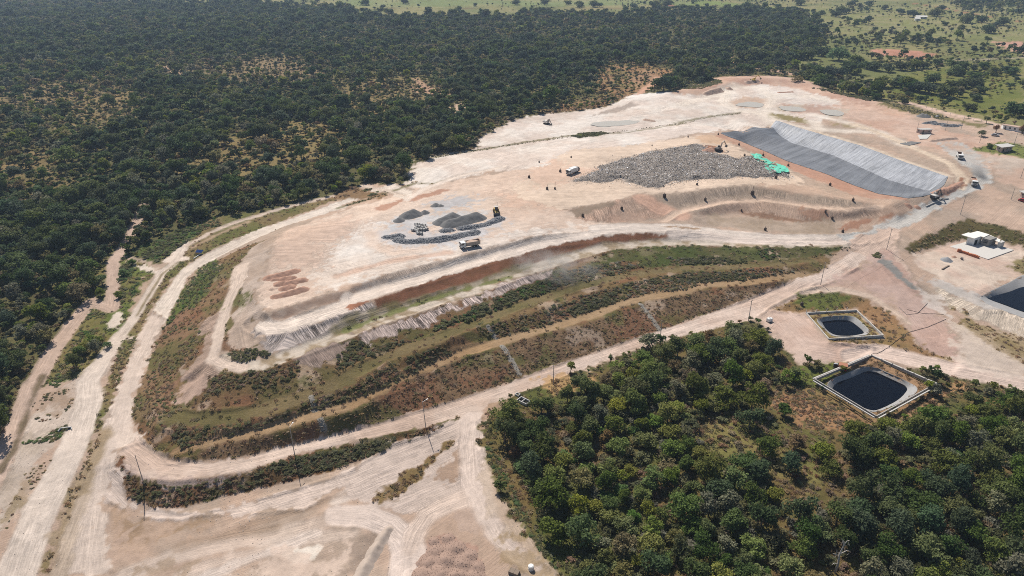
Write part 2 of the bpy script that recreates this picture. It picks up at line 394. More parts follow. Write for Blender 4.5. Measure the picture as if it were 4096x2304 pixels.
# forest floor and savanna
area("A -900,700 0,640 500,520 1000,560 900,760 400,780 0,800 -900,900", (150, 128, 92), soft=8, amp=12, veg=1, col2=(120, 106, 76), k=0.9)
area("A -400,1200 0,1190 250,1090 420,1110 400,1240 100,1300 -400,1400", (158, 134, 96), soft=4, amp=4, veg=1, col2=(138, 120, 84), k=0.9)
area("A 1250,1260 1450,1120 1700,1010 1950,930 2000,980 1900,1060 1700,1130 1800,1180 2000,1150 2300,1090 2350,1130 2000,1200 1600,1250 1350,1290", (160, 132, 98), soft=4, amp=5, veg=1, col2=(132, 112, 80), k=0.95)
area("A 1000,1200 1500,1050 2000,900 2536,850 2536,1100 2100,1250 1500,1330", (146, 128, 86), soft=8, amp=12, veg=1, k=.95)
area("B 0,620 300,560 600,580 800,700 700,800 400,850 0,950", (144, 126, 88), soft=8, amp=12, veg=1, k=.9); area("A 400,700 900,680 1100,800 900,900 500,900", (146, 126, 88), soft=10, amp=14, veg=1, k=.9)
area("A 1100,420 1500,400 2000,380 2400,420 2400,600 1900,640 1300,600", (142, 124, 92), soft=12, amp=16, veg=1, k=.7); area("D 0,-60 400,-100 700,-40 500,80 100,100", (140, 122, 84), soft=8, amp=10, veg=1, k=.8)
area("A 690,510 740,450 780,520", (214, 186, 166), soft=3, amp=3); area("A 1150,480 1250,480 1330,550 1200,560", (176, 148, 122), soft=4, amp=5)
area("A 1740,400 2000,440 2250,460 2260,540 2150,580 1850,580 1780,500", (150, 128, 98), soft=8, amp=14, k=.8)
area("B 780,830 880,740 960,735 930,820 840,850", (206, 176, 150), soft=2, amp=3); area("B 560,570 620,600 800,680 780,720 560,660", (186, 150, 122), soft=3, amp=5)
area("B 1870,600 1900,440 2150,450 2460,510 2400,600 2200,660 2080,720 1930,780 1600,815 1450,830 1500,790 1900,700", (168, 130, 96), soft=3, amp=4, veg=1, col2=(138, 120, 80))
area("B 2100,560 2250,500 2380,560 2300,640 2150,640", (178, 142, 112), soft=4, amp=6, k=.7)
strip("B 2330,560 2290,610 2230,650 2150,700 2060,760", 7, (214, 168, 140), 'dirt_track', soft=1.5, amp=1.5)
# far pasture and the savanna beyond the trees to the right
area("A -1500,-30 -1500,-4 0,4 1000,18 1400,22 1900,40 2536,55 B 150,130 600,140 1250,142 1400,100 1700,128 2000,112 2300,82 2536,62 C 300,82 650,102 820,80 860,130 1050,200 1050,320 860,450 880,560 1100,640 1500,720 1700,742 2300,902 2700,1010 3600,1300 3600,-60", (124, 126, 78), 'pasture', soft=4, amp=6, veg=1, col2=(152, 144, 98), mixn='big')
area("C 0,40 300,40 700,90 1000,120 1000,70 600,40 200,0", (130, 142, 78), soft=8, amp=6, veg=1)
area("B 0,0 0,30 300,60 1000,40 1700,45 2536,30 2536,0", (132, 140, 86), soft=8, amp=8, veg=1, col2=(146, 146, 98), mixn='big')
area("C 1000,40 2536,60 2536,300 1900,260 1300,240 1000,160", (154, 146, 104), soft=10, amp=10, veg=1, col2=(136, 138, 84), mixn='mid', k=.85)
area("C 1480,700 1640,560 2000,470 2536,440 2536,860 2300,850 1900,760", (130, 128, 72), soft=5, amp=6, veg=1, col2=(114, 120, 62), mixn='mid')
area("C 1420,360 1600,355 1800,375 1920,400 1830,425 1560,410 1440,400", (206, 152, 128), 'clearing', soft=2, amp=2.5, col2=(186, 136, 112))
area("C 2300,300 2536,300 2600,420 2400,350", (206, 160, 138), 'clearing', soft=4, amp=4)
strip("C 1700,20 1950,60 2200,110 2536,160 2800,200", 6, (178, 120, 92), soft=2, amp=3, k=.7); strip("C 1900,440 2150,435 2536,415 2800,400", 6, (176, 160, 140), 'dirt_road', soft=2, amp=1.5, k=.8)
strip("C 380,420 430,415 440,450 500,470", 7, (202, 156, 130), 'dirt_track', soft=1.5, amp=1); strip("C 600,500 750,515 860,540", 9, (204, 168, 146), 'dirt_track', soft=2, amp=1.5)
strip("B 200,58 1000,62 1700,60 2300,66", 3, (120, 92, 70), soft=2, amp=1, k=.6)

# whole cleared site
area("G -300,1449 -300,760 0,640 130,330 310,0 D 520,1000 820,540 900,480 1150,540 1360,400 1800,220 2150,140 B 100,1390 200,1330 500,1335 545,1200 690,1130 990,1080 1040,1000 1270,870 1420,840 1600,820 1950,780 2110,690 2536,655 C 0,690 350,570 600,545 870,565 1100,645 1500,725 1690,745 2300,905 2536,965 2700,1010 F 2800,-500 2800,1600 2536,1420 2050,1330 1900,1340 900,1280 560,960 0,1090 H 1630,20 1280,140 1110,220 1010,340 1050,520 1200,850 1500,1300 1620,1449 1700,1700 -800,1900", (202, 174, 153), 'bare_ground', soft=1.5, amp=1.5, col2=(186, 165, 147), flow=("G 300,1700 1000,1380 1700,1150 2536,820 H 900,300", 24, .45))
area("B 545,1200 690,1130 990,1080 1040,1000 1270,870 1420,840 1600,820 1950,780 2110,690 2536,655 C 0,690 430,640 640,600 900,620 1200,720 1300,800 1000,900 700,900 0,1000 B 2000,1200 1500,1230 1100,1240 600,1380 490,1340", WHITE, 'bare_ground', soft=2.5, amp=2.5, col2=PALE, flow=("B 500,1340 990,1090 1600,960 2536,860 C 700,720", 22, 1.0))
area("C 300,560 620,545 880,565 1100,645 1500,725 1700,800 1690,870 1450,820 1150,720 900,640 640,610 430,640 250,690 0,690 B 2400,690 C 0,660", (198, 162, 142), 'cut_slope', soft=2, amp=2, col2=(214, 182, 160))
area("C 1200,720 1500,790 1800,880 2000,960 2300,1010 2536,1060 2700,1100 2700,1300 2300,1250 2150,1150 1900,1080 1500,960 1300,900 1150,780", (216, 186, 166), 'bare_ground', soft=4, amp=4, col2=(206, 170, 148))
area("C 650,810 800,830 1000,880 980,900 800,870 680,850", (150, 136, 96), soft=2, amp=3, veg=.8); area("C 1080,880 1250,890 1380,910 1300,925 1150,905", (166, 148, 112), soft=2, amp=3, veg=.7, k=.8)
area("C 720,760 1000,760 1250,790 1180,860 950,820 750,800", (206, 190, 170), soft=3, amp=3, col2=(196, 164, 146))
area("C 380,740 520,700 690,720 650,780 480,790", (206, 180, 160), soft=2, amp=2)
for t in ("C 60,760 350,660 450,620 640,640 720,720 640,830 740,880 1000,940 1500,960", "C 380,650 360,740 450,800 640,820", "C 1010,880 1050,930", "C 700,690 1000,700 1150,740", "C 1000,830 1300,900 1480,960 1700,1060"):
    strip(t, 9, (244, 230, 214), soft=3, amp=2, k=.75, stretch=18)
strip("B 690,1140 1000,1090 1300,1040 1700,980 2100,960 2536,890 C 0,895 250,845 480,815", 2.6, (128, 120, 82), soft=.9, amp=1.5, veg=.9, k=.8)
area("B 1690,985 1750,965 1900,955 1980,965 1880,985 1750,1000", (92, 98, 52), soft=1, amp=1.2, veg=1)
area("B 1800,850 1950,825 2150,775 2200,760 2120,745 1950,800", (168, 152, 140), soft=1.2, amp=1.5, k=.8)
# platform of the mound
area("D 2000,350 2300,230 2536,150 E 0,170 350,80 560,10 B 900,1300 1500,1200 1900,1130 2100,1100 E 2000,0 1800,80 1700,150 1900,230 2100,290 1700,330 1450,355 1130,425 890,500 690,545 330,640 0,740 D 2340,775 2130,850 1960,895 1870,840 1850,740 1930,600", (228, 205, 186), 'platform', soft=1.2, amp=1.2, col2=(222, 196, 176), flow=("D 1960,895 2340,740 E 100,660 690,500 1130,390 1700,320", 26, 1.0))
area("E 0,330 300,240 420,300 330,380 400,440 700,440 900,400 1100,360 1300,300 1500,290 1900,270 1700,330 1450,352 890,495 330,630 0,720 D 2340,740 2300,650", WHITE, soft=5, amp=4, col2=(230, 212, 196), flow=("E 0,640 690,470 1130,370 1700,300", 26, 1.0))
area("D 2010,360 2250,270 2536,200 2536,330 2350,420 2300,540 1950,620 1930,560", (220, 192, 172), soft=5, amp=4, flow=("D 1900,480 2536,470", 30, 1.0))
area("E 270,150 430,90 580,50 740,10 790,20 700,60 560,95 450,110 350,160 300,170", (188, 148, 126), soft=1, amp=1.2)
area("E 640,110 850,60 1000,80 1050,100 850,150 700,200 680,170", (188, 186, 186), soft=5, amp=4, k=.85); area("E 420,230 700,170 850,150 1100,180 1000,260 700,260 500,290 400,280", (206, 204, 202), soft=5, amp=3, k=.8)
area("E 300,330 480,300 700,330 1200,230 1230,260 1000,380 800,420 500,440 330,400", (198, 196, 196), soft=4, amp=3, k=.7)
strip("E 0,640 400,530 800,470", 3.5, (212, 174, 150), soft=1.5, amp=1.5, k=.7); strip("E 240,330 260,420 400,470 600,450", 6, (230, 202, 180), soft=2.5, amp=1.5, k=.7)
area("E 1250,60 1550,20 1800,60 1650,150 1700,180 1400,160 1200,120", (222, 190, 168), soft=6, amp=5, k=.9, flow=("E 1000,100 1400,120 1800,150", 30, 1))
# tier that carries the refuse, its slopes and benches
area("Q -100,560 200,380 400,240 900,200 1400,130 1650,90 1800,110 2130,280 2480,440 2576,500 2576,560 2128,560 1830,575 1500,625 1050,655 830,715 370,790 0,700", (224, 200, 178), 'upper_tier', soft=2, amp=2, col2=(230, 206, 184), flow=("Q 0,620 1200,600 2400,540", 30, 1))
area("Q 60,420 300,320 450,400 700,410 600,480 250,560 60,600", (218, 186, 164), soft=4, amp=3, k=.8)
area("Q 1580,110 1700,88 1850,110 1950,160 1800,180 1650,165", (214, 182, 154), soft=1, amp=1.5)
area("Q 1660,190 1800,190 1850,250 1740,250 1670,220", (172, 122, 92), soft=1, amp=1)
area("C 300,985 480,1062 640,1135 820,1218 1100,1330 1290,1415 1480,1445 1690,1449 1690,1430 1480,1398 1290,1333 1100,1253 820,1161 640,1081 470,1010 330,960", (198, 160, 138), 'cut_slope', soft=.8, amp=.8, col2=(190, 148, 126))
area("Q 370,797 830,718 1050,658 1120,690 1300,770 1450,850 1000,908 690,917 500,872", (196, 168, 148), 'embankment_slope', soft=.8, amp=.9, col2=(206, 172, 150), flow=("Q 370,797 830,718 1450,720", -10, 2.5))
area("Q 380,797 830,720 820,745 640,790 480,860 430,830", (160, 140, 122), soft=1, amp=1.2)
area("Q 1180,665 1500,632 1830,582 2128,567 F 800,22 1100,62 1400,102 1560,132 1500,127 1250,152 1000,132 700,85 Q 1950,702 1700,742 1450,772", (198, 176, 156), 'embankment_slope', soft=.8, amp=.7, flow=("Q 1180,665 1830,582 F 560,0 1100,62 1560,132", -10, 2.2))
strip("Q 1100,690 1250,780 1450,850", 9, (222, 180, 156), soft=1.5, amp=1, k=.9)
strip("Q 1300,900 1420,820 1560,790 1850,725 2250,705 F 1000,140 1250,160 1500,133", 3.6, (236, 206, 182), 'dirt_road', soft=.7, amp=.4)
area("Q 1560,832 1750,772 2000,727 2250,722 F 1000,152 1250,172 1500,142 1640,188 1500,182 1300,222 1130,242 900,247 640,222 480,187 250,200 130,190", (196, 168, 148), 'embankment_slope', soft=.8, amp=.8, flow=("Q 1560,832 2000,727 F 700,100 1250,172 1560,140", -10, 2.2))
area("F 480,175 700,185 900,225 1100,235 1130,245 900,262 650,232 500,195", (146, 112, 90), soft=.8, amp=1.2, k=.8); area("F 880,200 920,150 1090,170 1120,220 1000,235", (184, 142, 118), soft=1.5, amp=1.5, k=.7)
area("F 1180,300 1350,235 1500,205 1640,195 1500,240 1350,290 1220,320", (172, 132, 110), soft=1.5, amp=1.5)
area("F 250,205 640,230 900,255 1130,250 1200,320 1000,345 700,325 300,285", (188, 168, 150), 'bare_ground', soft=2, amp=2, col2=(172, 152, 132))
# front of the mound, tier by tier
area("D 1500,1330 1900,1322 E 170,1062 960,792 1560,582 1950,462 2536,418 F 500,432 1230,432 1060,620 800,710 500,830 0,1005 E 2340,1035 1600,1290 1150,1449 H 820,190 230,370 G 2100,510 1700,605 1450,628 1250,610 1130,555 990,400 955,300 1000,80 1300,0", (128, 108, 74), 'embankment_slope', soft=.6, amp=.5, veg=.9, col2=(142, 116, 84))
area("D 1960,897 2130,852 2340,777 2536,737 E 100,717 330,642 690,547 890,502 1130,427 1450,357 1600,342 1740,350 1450,392 1130,482 690,617 330,712 110,772 D 2330,882 2150,932 2000,968 1870,955", (206, 188, 174), 'embankment_slope', soft=.6, amp=.5, col2=(196, 176, 160), flow=("D 1960,897 E 100,717 890,502 1600,342", -10, 2.4))
area("D 1960,897 2130,852 2340,777 2536,737 E 130,725 100,775 D 2330,882 2150,932 2000,968 1870,955", (186, 164, 148), soft=.8, amp=1, col2=(162, 138, 122), mixn='fine')
strip("D 1850,985 1930,1030 2080,1010 2300,930 2536,855 E 100,815 330,740 690,645 950,560 1130,510 1450,415 1700,372 1950,338 2150,315 2536,325 F 260,335 430,370", 7.5, (240, 222, 206), 'bench', soft=.6, amp=.5, stretch=20)
area("E 260,812 400,757 600,702 800,632 1060,557 1300,497 1500,437 1700,392 1950,347 2150,327 2536,336 F 260,342 390,366 440,385 420,392 0,382 E 2300,388 2000,418 1800,454 1600,504 1400,564 1200,644 960,724 730,794 520,854 290,915", (140, 98, 76), 'embankment_slope', soft=.5, amp=.5, veg=.35, col2=(126, 90, 68), mixn='fine', flow=("E 260,812 1060,557 1950,347 F 390,366", -7, .7))
area("D 1840,1012 1920,1082 2100,1044 2300,974 2536,899 E 100,864 260,812 285,915 0,1035 D 2536,1022 2130,1182 1960,1200 1900,1150 1780,1060", (206, 190, 180), 'embankment_slope', soft=.6, amp=.8, flow=("D 1840,1012 2100,1044 E 260,812", -12, 5))
area("E 40,880 100,845 260,805 230,835 90,875", (176, 124, 98), soft=.6, amp=.6)
strip("D 1620,1250 1750,1295 1900,1290 2130,1205 2536,1050 E 0,1075 280,965 520,885 730,815 960,745 1180,672 1400,592 1560,545 1750,490 1950,435 2200,412 2536,398 F 420,405 900,420 1250,420", [6, 6, 7, 8, 8, 7, 6, 6, 5], (220, 204, 186), 'bench', soft=.7, amp=.8, col2=(170, 150, 124), mixn='fine', stretch=16)
strip("E 0,1020 280,915 520,848 730,790 960,718 1200,638 1400,560", 4.5, (158, 146, 124), soft=1, amp=1.2, veg=.5, k=.8, col2=(126, 118, 84), mixn='fine')
strip("E 60,1040 300,940 540,860 750,790 960,730 1250,650", 2.0, (122, 128, 76), soft=.7, amp=1.2, veg=1, k=.75)
area("D 1500,1330 1700,1338 1900,1322 2150,1240 2536,1092 E 170,1062 540,942 960,792 1190,702 1560,582 1600,650 1300,832 1000,952 700,1048 350,1192 0,1330 G 2536,5 2200,112 1900,202 1700,272 1450,302 1320,260 1300,100", (110, 100, 66), 'embankment_slope', soft=1, amp=1.2, veg=1, col2=(134, 106, 78))
area("E 160,1070 540,950 960,797 1190,707 1560,587 1590,640 1430,690 1250,750 1020,850 720,920 640,990 330,1080 180,1150", (202, 182, 172), 'embankment_slope', soft=.8, amp=1.6, flow=("E 160,1070 540,950 1190,707 1560,587", -12, 6))
area("D 2150,1240 2400,1150 2536,1095 E 100,1080 60,1210 D 2536,1240 2250,1290", (168, 150, 142), soft=1, amp=2, k=.7, flow=("D 2150,1240 2536,1092", -12, 5))
area("E 1560,582 1750,522 1950,462 2200,432 2536,418 F 500,432 1000,432 1230,432 1150,500 900,528 600,552 300,560 E 2536,565 2300,595 2000,642 1700,705 1500,772", (84, 92, 52), 'embankment_slope', soft=1, amp=1, veg=1, col2=(102, 98, 64))
strip("G 1180,100 1200,300 1400,335 1700,310 2000,220 2300,110 2536,40 E 0,1420 350,1230 720,1095 1000,985 1300,865 1550,785 1750,722 2000,655 2250,612 2536,585 F 300,585 600,565 1000,532", [7, 7, 6, 5, 5, 5, 4.5, 4, 4], (132, 116, 84), 'bench', soft=1.2, amp=1.2, veg=1, col2=(118, 108, 72), mixn='mid', stretch=10, tw=.4)
area("G 1150,330 1400,372 1700,345 2000,285 2300,155 2536,80 E 150,1422 400,1275 700,1152 1000,1035 1180,965 1400,902 1700,805 1900,742 2100,692 2300,645 2536,612 F 200,602 500,592 750,582 1000,548 900,622 750,645 500,678 200,695 E 2536,748 2250,775 2000,845 1850,902 1560,992 1300,1065 1120,1100 820,1210 640,1305 400,1430 G 2536,185 2200,275 1850,390 1500,478 1270,562 1130,500 1050,400", (112, 96, 64), 'embankment_slope', soft=.8, amp=1, veg=1, col2=(136, 106, 78))
strip("G 1270,570 1500,495 1850,412 2150,322 2536,218 E 500,1390 640,1320 900,1205 1150,1130 1300,1088 1560,1008 1850,925 2050,850 2250,795 2536,757 F 200,705 500,690 750,655 950,628", 4.6, (172, 144, 112), 'bench', soft=.8, amp=.7, veg=.5, col2=(168, 138, 104), stretch=12, tw=.5)
area("G 1250,578 1500,515 1850,440 2130,372 2536,255 E 600,1350 900,1235 1170,1165 1290,1110 1500,1062 1800,990 2050,890 2230,832 2536,772 F 180,742 400,722 700,692 900,660 1050,625 800,712 500,832 0,1005 E 2340,1035 2150,1100 1600,1290 1150,1449 H 820,190 230,370 G 2100,510 1700,605 1450,628 1250,610", (122, 100, 78), 'embankment_slope', soft=.5, amp=.6, veg=.9, col2=(140, 114, 88), mixn='fine')
# left flank
area("D 1960,897 1870,840 1850,740 1930,600 2000,350 1860,400 1790,420 1560,540 1430,600 1360,670 1290,810 1210,970 1120,1130 1060,1300 1000,1449 G 990,100 955,300 1050,400 1150,330 1290,60 1300,-60 D 1500,1330 1600,1215 1900,1150 1780,1060 1835,1010 1870,955", (138, 116, 84), 'embankment_slope', soft=1, amp=1.2, veg=.9, col2=(150, 116, 92))
area("D 1430,600 1540,540 1640,560 1560,640 1500,760 1420,850 1300,900 1200,1010 1150,1060 1210,970 1290,810", (112, 122, 62), soft=1.5, amp=2, veg=1, col2=(96, 104, 56), mixn='fine')
area("D 1960,897 1870,840 1850,740 1930,600 2000,350 1880,400 1760,500 1720,560 1780,640 1700,900 1620,1180 1780,1150 1900,1140 1800,1060 1860,960", (204, 184, 168), 'embankment_slope', soft=1.5, amp=2, col2=(190, 168, 150), flow=("D 2000,350 1930,600 1850,740 1900,930", -8, 1.0))
area("D 1580,900 1640,870 1540,1240 1600,1340 1560,1449 1300,1449 1400,1290 1480,1080 1420,1030", (184, 158, 140), 'embankment_slope', soft=1.2, amp=2, flow=("D 1640,870 1530,1250 1560,1449", -12, 3))
area("G 1350,0 1600,0 1500,100 1440,130 1300,190 1280,120", (196, 168, 150), soft=1.2, amp=1.5, flow=("G 1350,0 1600,0", -8, 1.2))
strip("D 1740,580 1720,700 1670,800 1600,1000 1560,1180 1540,1240 1620,1285 1750,1305", [7, 6, 5, 4.5, 4.5, 5, 5], (226, 204, 186), 'bench', soft=.8, amp=1, stretch=12)
area("D 1640,830 1800,750 1840,800 1740,880 1650,900", (140, 134, 96), soft=1.5, amp=2, veg=.8, k=.7)
# verges left of the mound
area("D 1400,250 1900,170 2150,140 B 100,1395 400,1395 E 0,90 D 2400,110 2100,220 1800,330 1500,470 1380,545 1290,625 1200,745 1110,890 1010,1070 930,1260 860,1449 G 830,180 700,400 560,700 440,1050 400,1240 370,1449 250,1449 400,1050 650,300 D 900,1050 1150,650 1340,400", (140, 122, 86), 'verge', soft=1, amp=1.5, veg=.9, col2=(118, 116, 70))
area("D 820,560 900,480 1150,540 1350,400 1500,290 1380,280 1100,400 900,470", (102, 112, 62), 'verge', soft=1.5, amp=2, veg=1, col2=(90, 100, 54))
area("D 740,660 830,540 1000,520 980,720 940,830 800,880 720,1000 640,1150 500,1250 460,1400 300,1449 400,1200 560,990 690,830", (116, 118, 66), 'verge', soft=1.5, amp=2, veg=1, col2=(134, 122, 78))
area("D 1150,540 1250,480 1330,400 1380,400 1350,520 1280,560", (236, 218, 202), 'bare_ground', soft=1.5, amp=1.5)
area("D 840,545 1000,520 1150,600 1060,790 960,950 860,1080 700,1290 560,1400 400,1449 330,1400 540,1010 680,830 760,640", (112, 122, 64), 'verge', soft=1.2, amp=1.5, veg=1, col2=(136, 124, 80))
area("D 950,545 1100,575 1200,610 1160,640 1060,610 980,590", (234, 216, 200), 'bare_ground', soft=1, amp=1.5); area("D 1040,660 1120,640 1060,780 960,950 900,1000 930,900 990,800", (196, 170, 148), 'bare_ground', soft=1.2, amp=1.8)
area("D 850,880 905,900 870,1020 735,1035 800,960", (232, 216, 200), 'bare_ground', soft=1, amp=1.8); area("D 690,640 760,560 830,545 740,660", (130, 118, 76), soft=1, amp=1, veg=1)
area("D 500,1400 700,1280 850,1090 900,1100 G 780,0 650,250 560,440 440,480 160,470 280,250 480,20", (204, 182, 164), 'bare_ground', soft=1.5, amp=2, col2=(216, 198, 182), mixn='mid', flow=("G 780,0 560,440", 18, .6))
area("G 160,480 320,430 420,370 560,330 540,400 400,470 180,500", (112, 116, 70), soft=1, amp=1.5, veg=1); area("G 330,130 500,80 560,150 420,260 330,230", (170, 144, 120), soft=2, amp=2, k=.7, veg=.5)
area("G -200,1350 0,1200 100,1050 280,640 440,480 330,420 160,450 0,700", (210, 192, 176), soft=2, amp=2, col2=(190, 172, 154), flow=("G 440,480 0,1200", 20, .8))
# roads and tracks
def road(txt, w, col, name, **kw): strip(txt, w, col, name, soft=.6, amp=.5, stretch=16, **kw)
road("D 1060,110 1000,240 900,430 820,540 740,640 660,830 520,1000 380,1200 250,1430 G 230,60 130,330 40,560 -120,900", [5, 5, 5.5, 6, 6, 6, 6], (208, 182, 164), 'dirt_track')
strip("G 310,0 230,180 150,400 80,560 0,700", 1.6, (96, 84, 56), soft=.8, amp=1.2, veg=1, k=.8)
road("D 1350,420 1290,530 1170,620 1060,800 960,960 860,1090 720,1290 640,1400 G 640,200 560,440 420,720 260,1050 160,1320 60,1600", [3, 4, 4, 4, 5, 6, 8, 8, 9, 9, 9], (230, 212, 196), 'dirt_road')
strip("D 1290,540 1170,630 1060,810 990,930", 1.0, (140, 124, 88), soft=.4, amp=.3, veg=.8, k=.8)
strip("D 1360,420 1520,330 1750,240 2000,165 2250,100 2536,40", 3, (220, 198, 180), 'dirt_track', soft=.8, amp=.6); strip("D 1380,440 1560,350 1800,250", 2, (206, 176, 150), soft=.8, amp=.6, k=.8)
area("D 1100,890 1010,1080 930,1270 860,1449 G 830,180 760,400 600,760 500,1100 440,1449 800,1449 790,900 850,540 1000,480 1040,490 990,400 955,300 990,100 D 1000,1449 1060,1290 1120,1120 1210,960", (224, 204, 188), 'dirt_road', soft=.8, amp=.8, flow=("D 1160,930 940,1400 G 880,250 750,600 650,1449", 16, 1.0))
strip("G 760,420 700,560 620,720 520,1000 470,1200 420,1449", [5, 5, 6, 5, 5], (168, 146, 116), soft=1.2, amp=1.5, veg=.7, k=.9)
area("D 1100,900 1200,750 1290,630 1380,550 1500,480 1800,340 2100,230 2400,120 2536,75 E 100,70 400,-30 B 560,1390 490,1449 E 350,20 0,135 D 2536,135 2300,210 2050,290 1800,400 1540,530 1430,590 1360,660 1290,800 1210,960", (236, 220, 204), 'dirt_road', soft=.5, amp=.4, flow=("D 1150,930 1330,650 1520,505 1800,370 2536,100 E 350,0", 16, 1.0))
strip("E 0,150 200,90 420,20 560,-30 B 700,1330 900,1270", 2.2, (120, 112, 72), soft=.8, amp=1, veg=1, k=.85)
strip("B 500,1449 620,1370 900,1270 1200,1210", 4, (236, 218, 202), 'dirt_track', soft=.8, amp=.6); strip("B 180,1345 300,1370 420,1400 480,1420", 3, (226, 206, 188), 'dirt_track', soft=.8, amp=.8)
area("B -50,1440 120,1340 200,1380 380,1410 300,1440", (150, 122, 92), soft=1, amp=1.5, veg=1)
road("E 1900,300 2100,290 2536,290 F 0,290 400,335 800,372 1200,380 1320,372", [10, 9, 7, 7, 7, 8, 9], (232, 216, 202), 'haul_road')
strip("F 0,335 250,345 500,385 900,402 1250,395", 6, (230, 212, 198), 'haul_road', soft=.8, amp=.6)
area("F 60,300 -120,285 0,280 200,300 120,310", (168, 142, 118), soft=.6, amp=.6)
area("F 1180,350 1350,330 1600,210 1850,110 2060,0 C 2150,1330 2180,1230 2060,1180 1950,1080 1850,1010 2100,1040 2250,1130 2300,1220 2300,1330 F 2180,20 2000,110 1700,280 1480,400 1300,420", (208, 202, 194), 'haul_road', soft=1, amp=.8, col2=(200, 196, 190), flow=("F 1250,380 1500,300 1900,110 2120,0 C 2240,1200 2000,1060", 20, .8))
area("F 1300,460 1230,430 1350,350 1560,290 1640,300 1600,430 1720,640 1780,760 1600,700 1450,500 1300,600 1080,710 900,770 700,870 650,920 600,960 700,1080 900,1270 1200,1290 1430,1190 1430,1160 1150,1140 960,940 700,900 820,850 1060,760 1000,720 1100,660 1300,560", (214, 188, 170), 'dirt_road', soft=1.2, amp=1, flow=("F 1450,400 1080,670 700,880 560,960 760,1130 950,1280", 18, .9))
area("F 1300,460 1200,520 1060,620 800,710 500,830 0,1005 E 2340,1035 2150,1100 1600,1290 1150,1449 H 820,190 230,370 G 2100,510 1700,605 1450,628 1250,610 1130,555 1040,490 990,440 870,560 940,690 1050,740 1250,755 1500,735 1780,690 2140,565 2536,482 H 640,375 870,310 1000,330 1100,230 1280,140 1630,20 E 1560,1400 2100,1200 2340,1120 2536,1085 F 0,1090 540,970 700,870 900,770 1080,710 1300,600 1420,500", (222, 200, 184), 'dirt_road', soft=.5, amp=.4, col2=(212, 186, 168), flow=("F 1350,480 1060,660 700,830 0,1045 E 2100,1160 1350,1430 H 700,290 G 1900,600 1500,685 1150,650 950,500", 18, 1.0))
# junction, ponds and building yard on the right
area("F 1430,480 1500,450 1580,470 1600,530 1700,640 1750,720 1850,830 1950,940 2060,1080 2060,1290 1900,1290 1760,1180 1720,1090 1600,870 1400,790 1250,720 1060,720 1250,620 1380,560", (204, 176, 162), 'bare_ground', soft=2, amp=2, col2=(196, 164, 148), flow=("F 1450,540 1750,820 2050,1200", 22, .5))
area("F 1500,490 1560,540 1720,700 1780,740 1720,745 1600,640 1480,540", (150, 146, 140), 'stone_drain', soft=.8, amp=1)
area("F 1060,715 1200,690 1400,720 1550,760 1650,860 1500,800 1250,745", (190, 164, 144), soft=2, amp=2, k=.6, veg=.4)
area("F 930,800 1000,760 1250,765 1400,800 1520,870 1620,930 1680,1030 1800,1150 2000,1260 2060,1295 1900,1290 1650,1200 1500,1150 1130,1135 1120,1110 1510,1090 1330,885 960,910 700,900 720,880", (158, 124, 90), 'verge', soft=1.2, amp=1.5, veg=.9, col2=(142, 120, 80), mixn='mid')
area("F 950,790 1120,765 1250,800 1160,870 1020,880 950,850", (110, 118, 62), soft=2, amp=2.5, veg=1, k=.9)
strip("F 950,760 1200,740 1420,790 1600,900 1700,980", 3, (216, 192, 172), 'dirt_track', soft=.8, amp=.8)
area("X 215,165 765,135 1050,410 455,450", (150, 132, 88), 'verge', soft=.4, amp=.3, veg=.9)
area("F 700,900 960,930 1120,1130 1490,1165 1700,1230 2050,1330 1900,1340 1430,1220 1230,1280 900,1280 760,1120", (220, 194, 178), 'dirt_road', soft=1.5, amp=1.5, col2=(210, 180, 162), flow=("F 700,920 950,1180 1300,1240 1900,1300", 22, .6))
road("F 1300,1240 1500,1200 1700,1240 2050,1320 2536,1420 2800,1470", 8, (226, 202, 186), 'dirt_road')
area("X 930,625 1640,980 970,1370 290,940", (146, 134, 86), 'verge', soft=.4, amp=.3, veg=.9, col2=(170, 136, 104))
area("F 870,1300 1170,1290 1250,1320 1030,1449 I 1000,100 880,60", (118, 124, 66), 'verge', soft=1.5, amp=2, veg=1)
area("I 640,180 700,100 1000,90 1250,200 1450,340 1400,420 1100,420 900,380", (172, 132, 98), 'verge', soft=2, amp=3, veg=1, col2=(150, 126, 84)); area("I 1560,300 1880,110 2100,60 2100,120 1900,220 1650,330", (180, 142, 104), soft=2, amp=2, veg=1)
area("F 1650,440 1880,320 2130,220 2330,270 2536,320 2800,400 2800,540 2536,455 2420,410 2300,350 2080,385 2000,410 1715,492", (98, 92, 58), 'grass_bank', soft=.8, amp=1, veg=1, col2=(118, 104, 68))
area("F 1715,492 2000,405 2080,385 2250,380 2450,430 2536,455 2800,530 2800,640 2536,620 2240,790 2100,742 1850,645 1760,560", (220, 200, 182), 'yard', soft=1.5, amp=1.5, col2=(212, 184, 166), flow=("F 1760,560 2100,700 2536,560", 26, .4))
area("F 1850,640 2100,740 2240,790 2300,860 2400,895 2250,882 2000,772 1800,680", (198, 196, 192), 'haul_road', soft=1.5, amp=1.5, k=.6)
area("F 2400,570 2536,500 2800,560 2800,680 2536,640", (150, 136, 96), soft=1.2, amp=1.5, veg=.8)
area("F 1880,700 2000,772 2250,882 2400,897 2536,942 2800,1020 2800,1180 2536,1092 2200,972 2000,872", (222, 204, 184), 'embankment_slope', soft=1, amp=.8, flow=("F 1880,700 2250,882 2800,1020", -10, 3.5))
area("F 2000,880 2200,980 2536,1100 2800,1190 2800,1400 2536,1290 2300,1180 2050,1010", (146, 128, 88), 'verge', soft=2, amp=3, veg=.9, col2=(184, 162, 134))
area("F 1950,920 2100,1020 2350,1180 2536,1300 2536,1380 2200,1330 2070,1250 2080,1080", (216, 198, 182), soft=2, amp=2.5, k=.75)
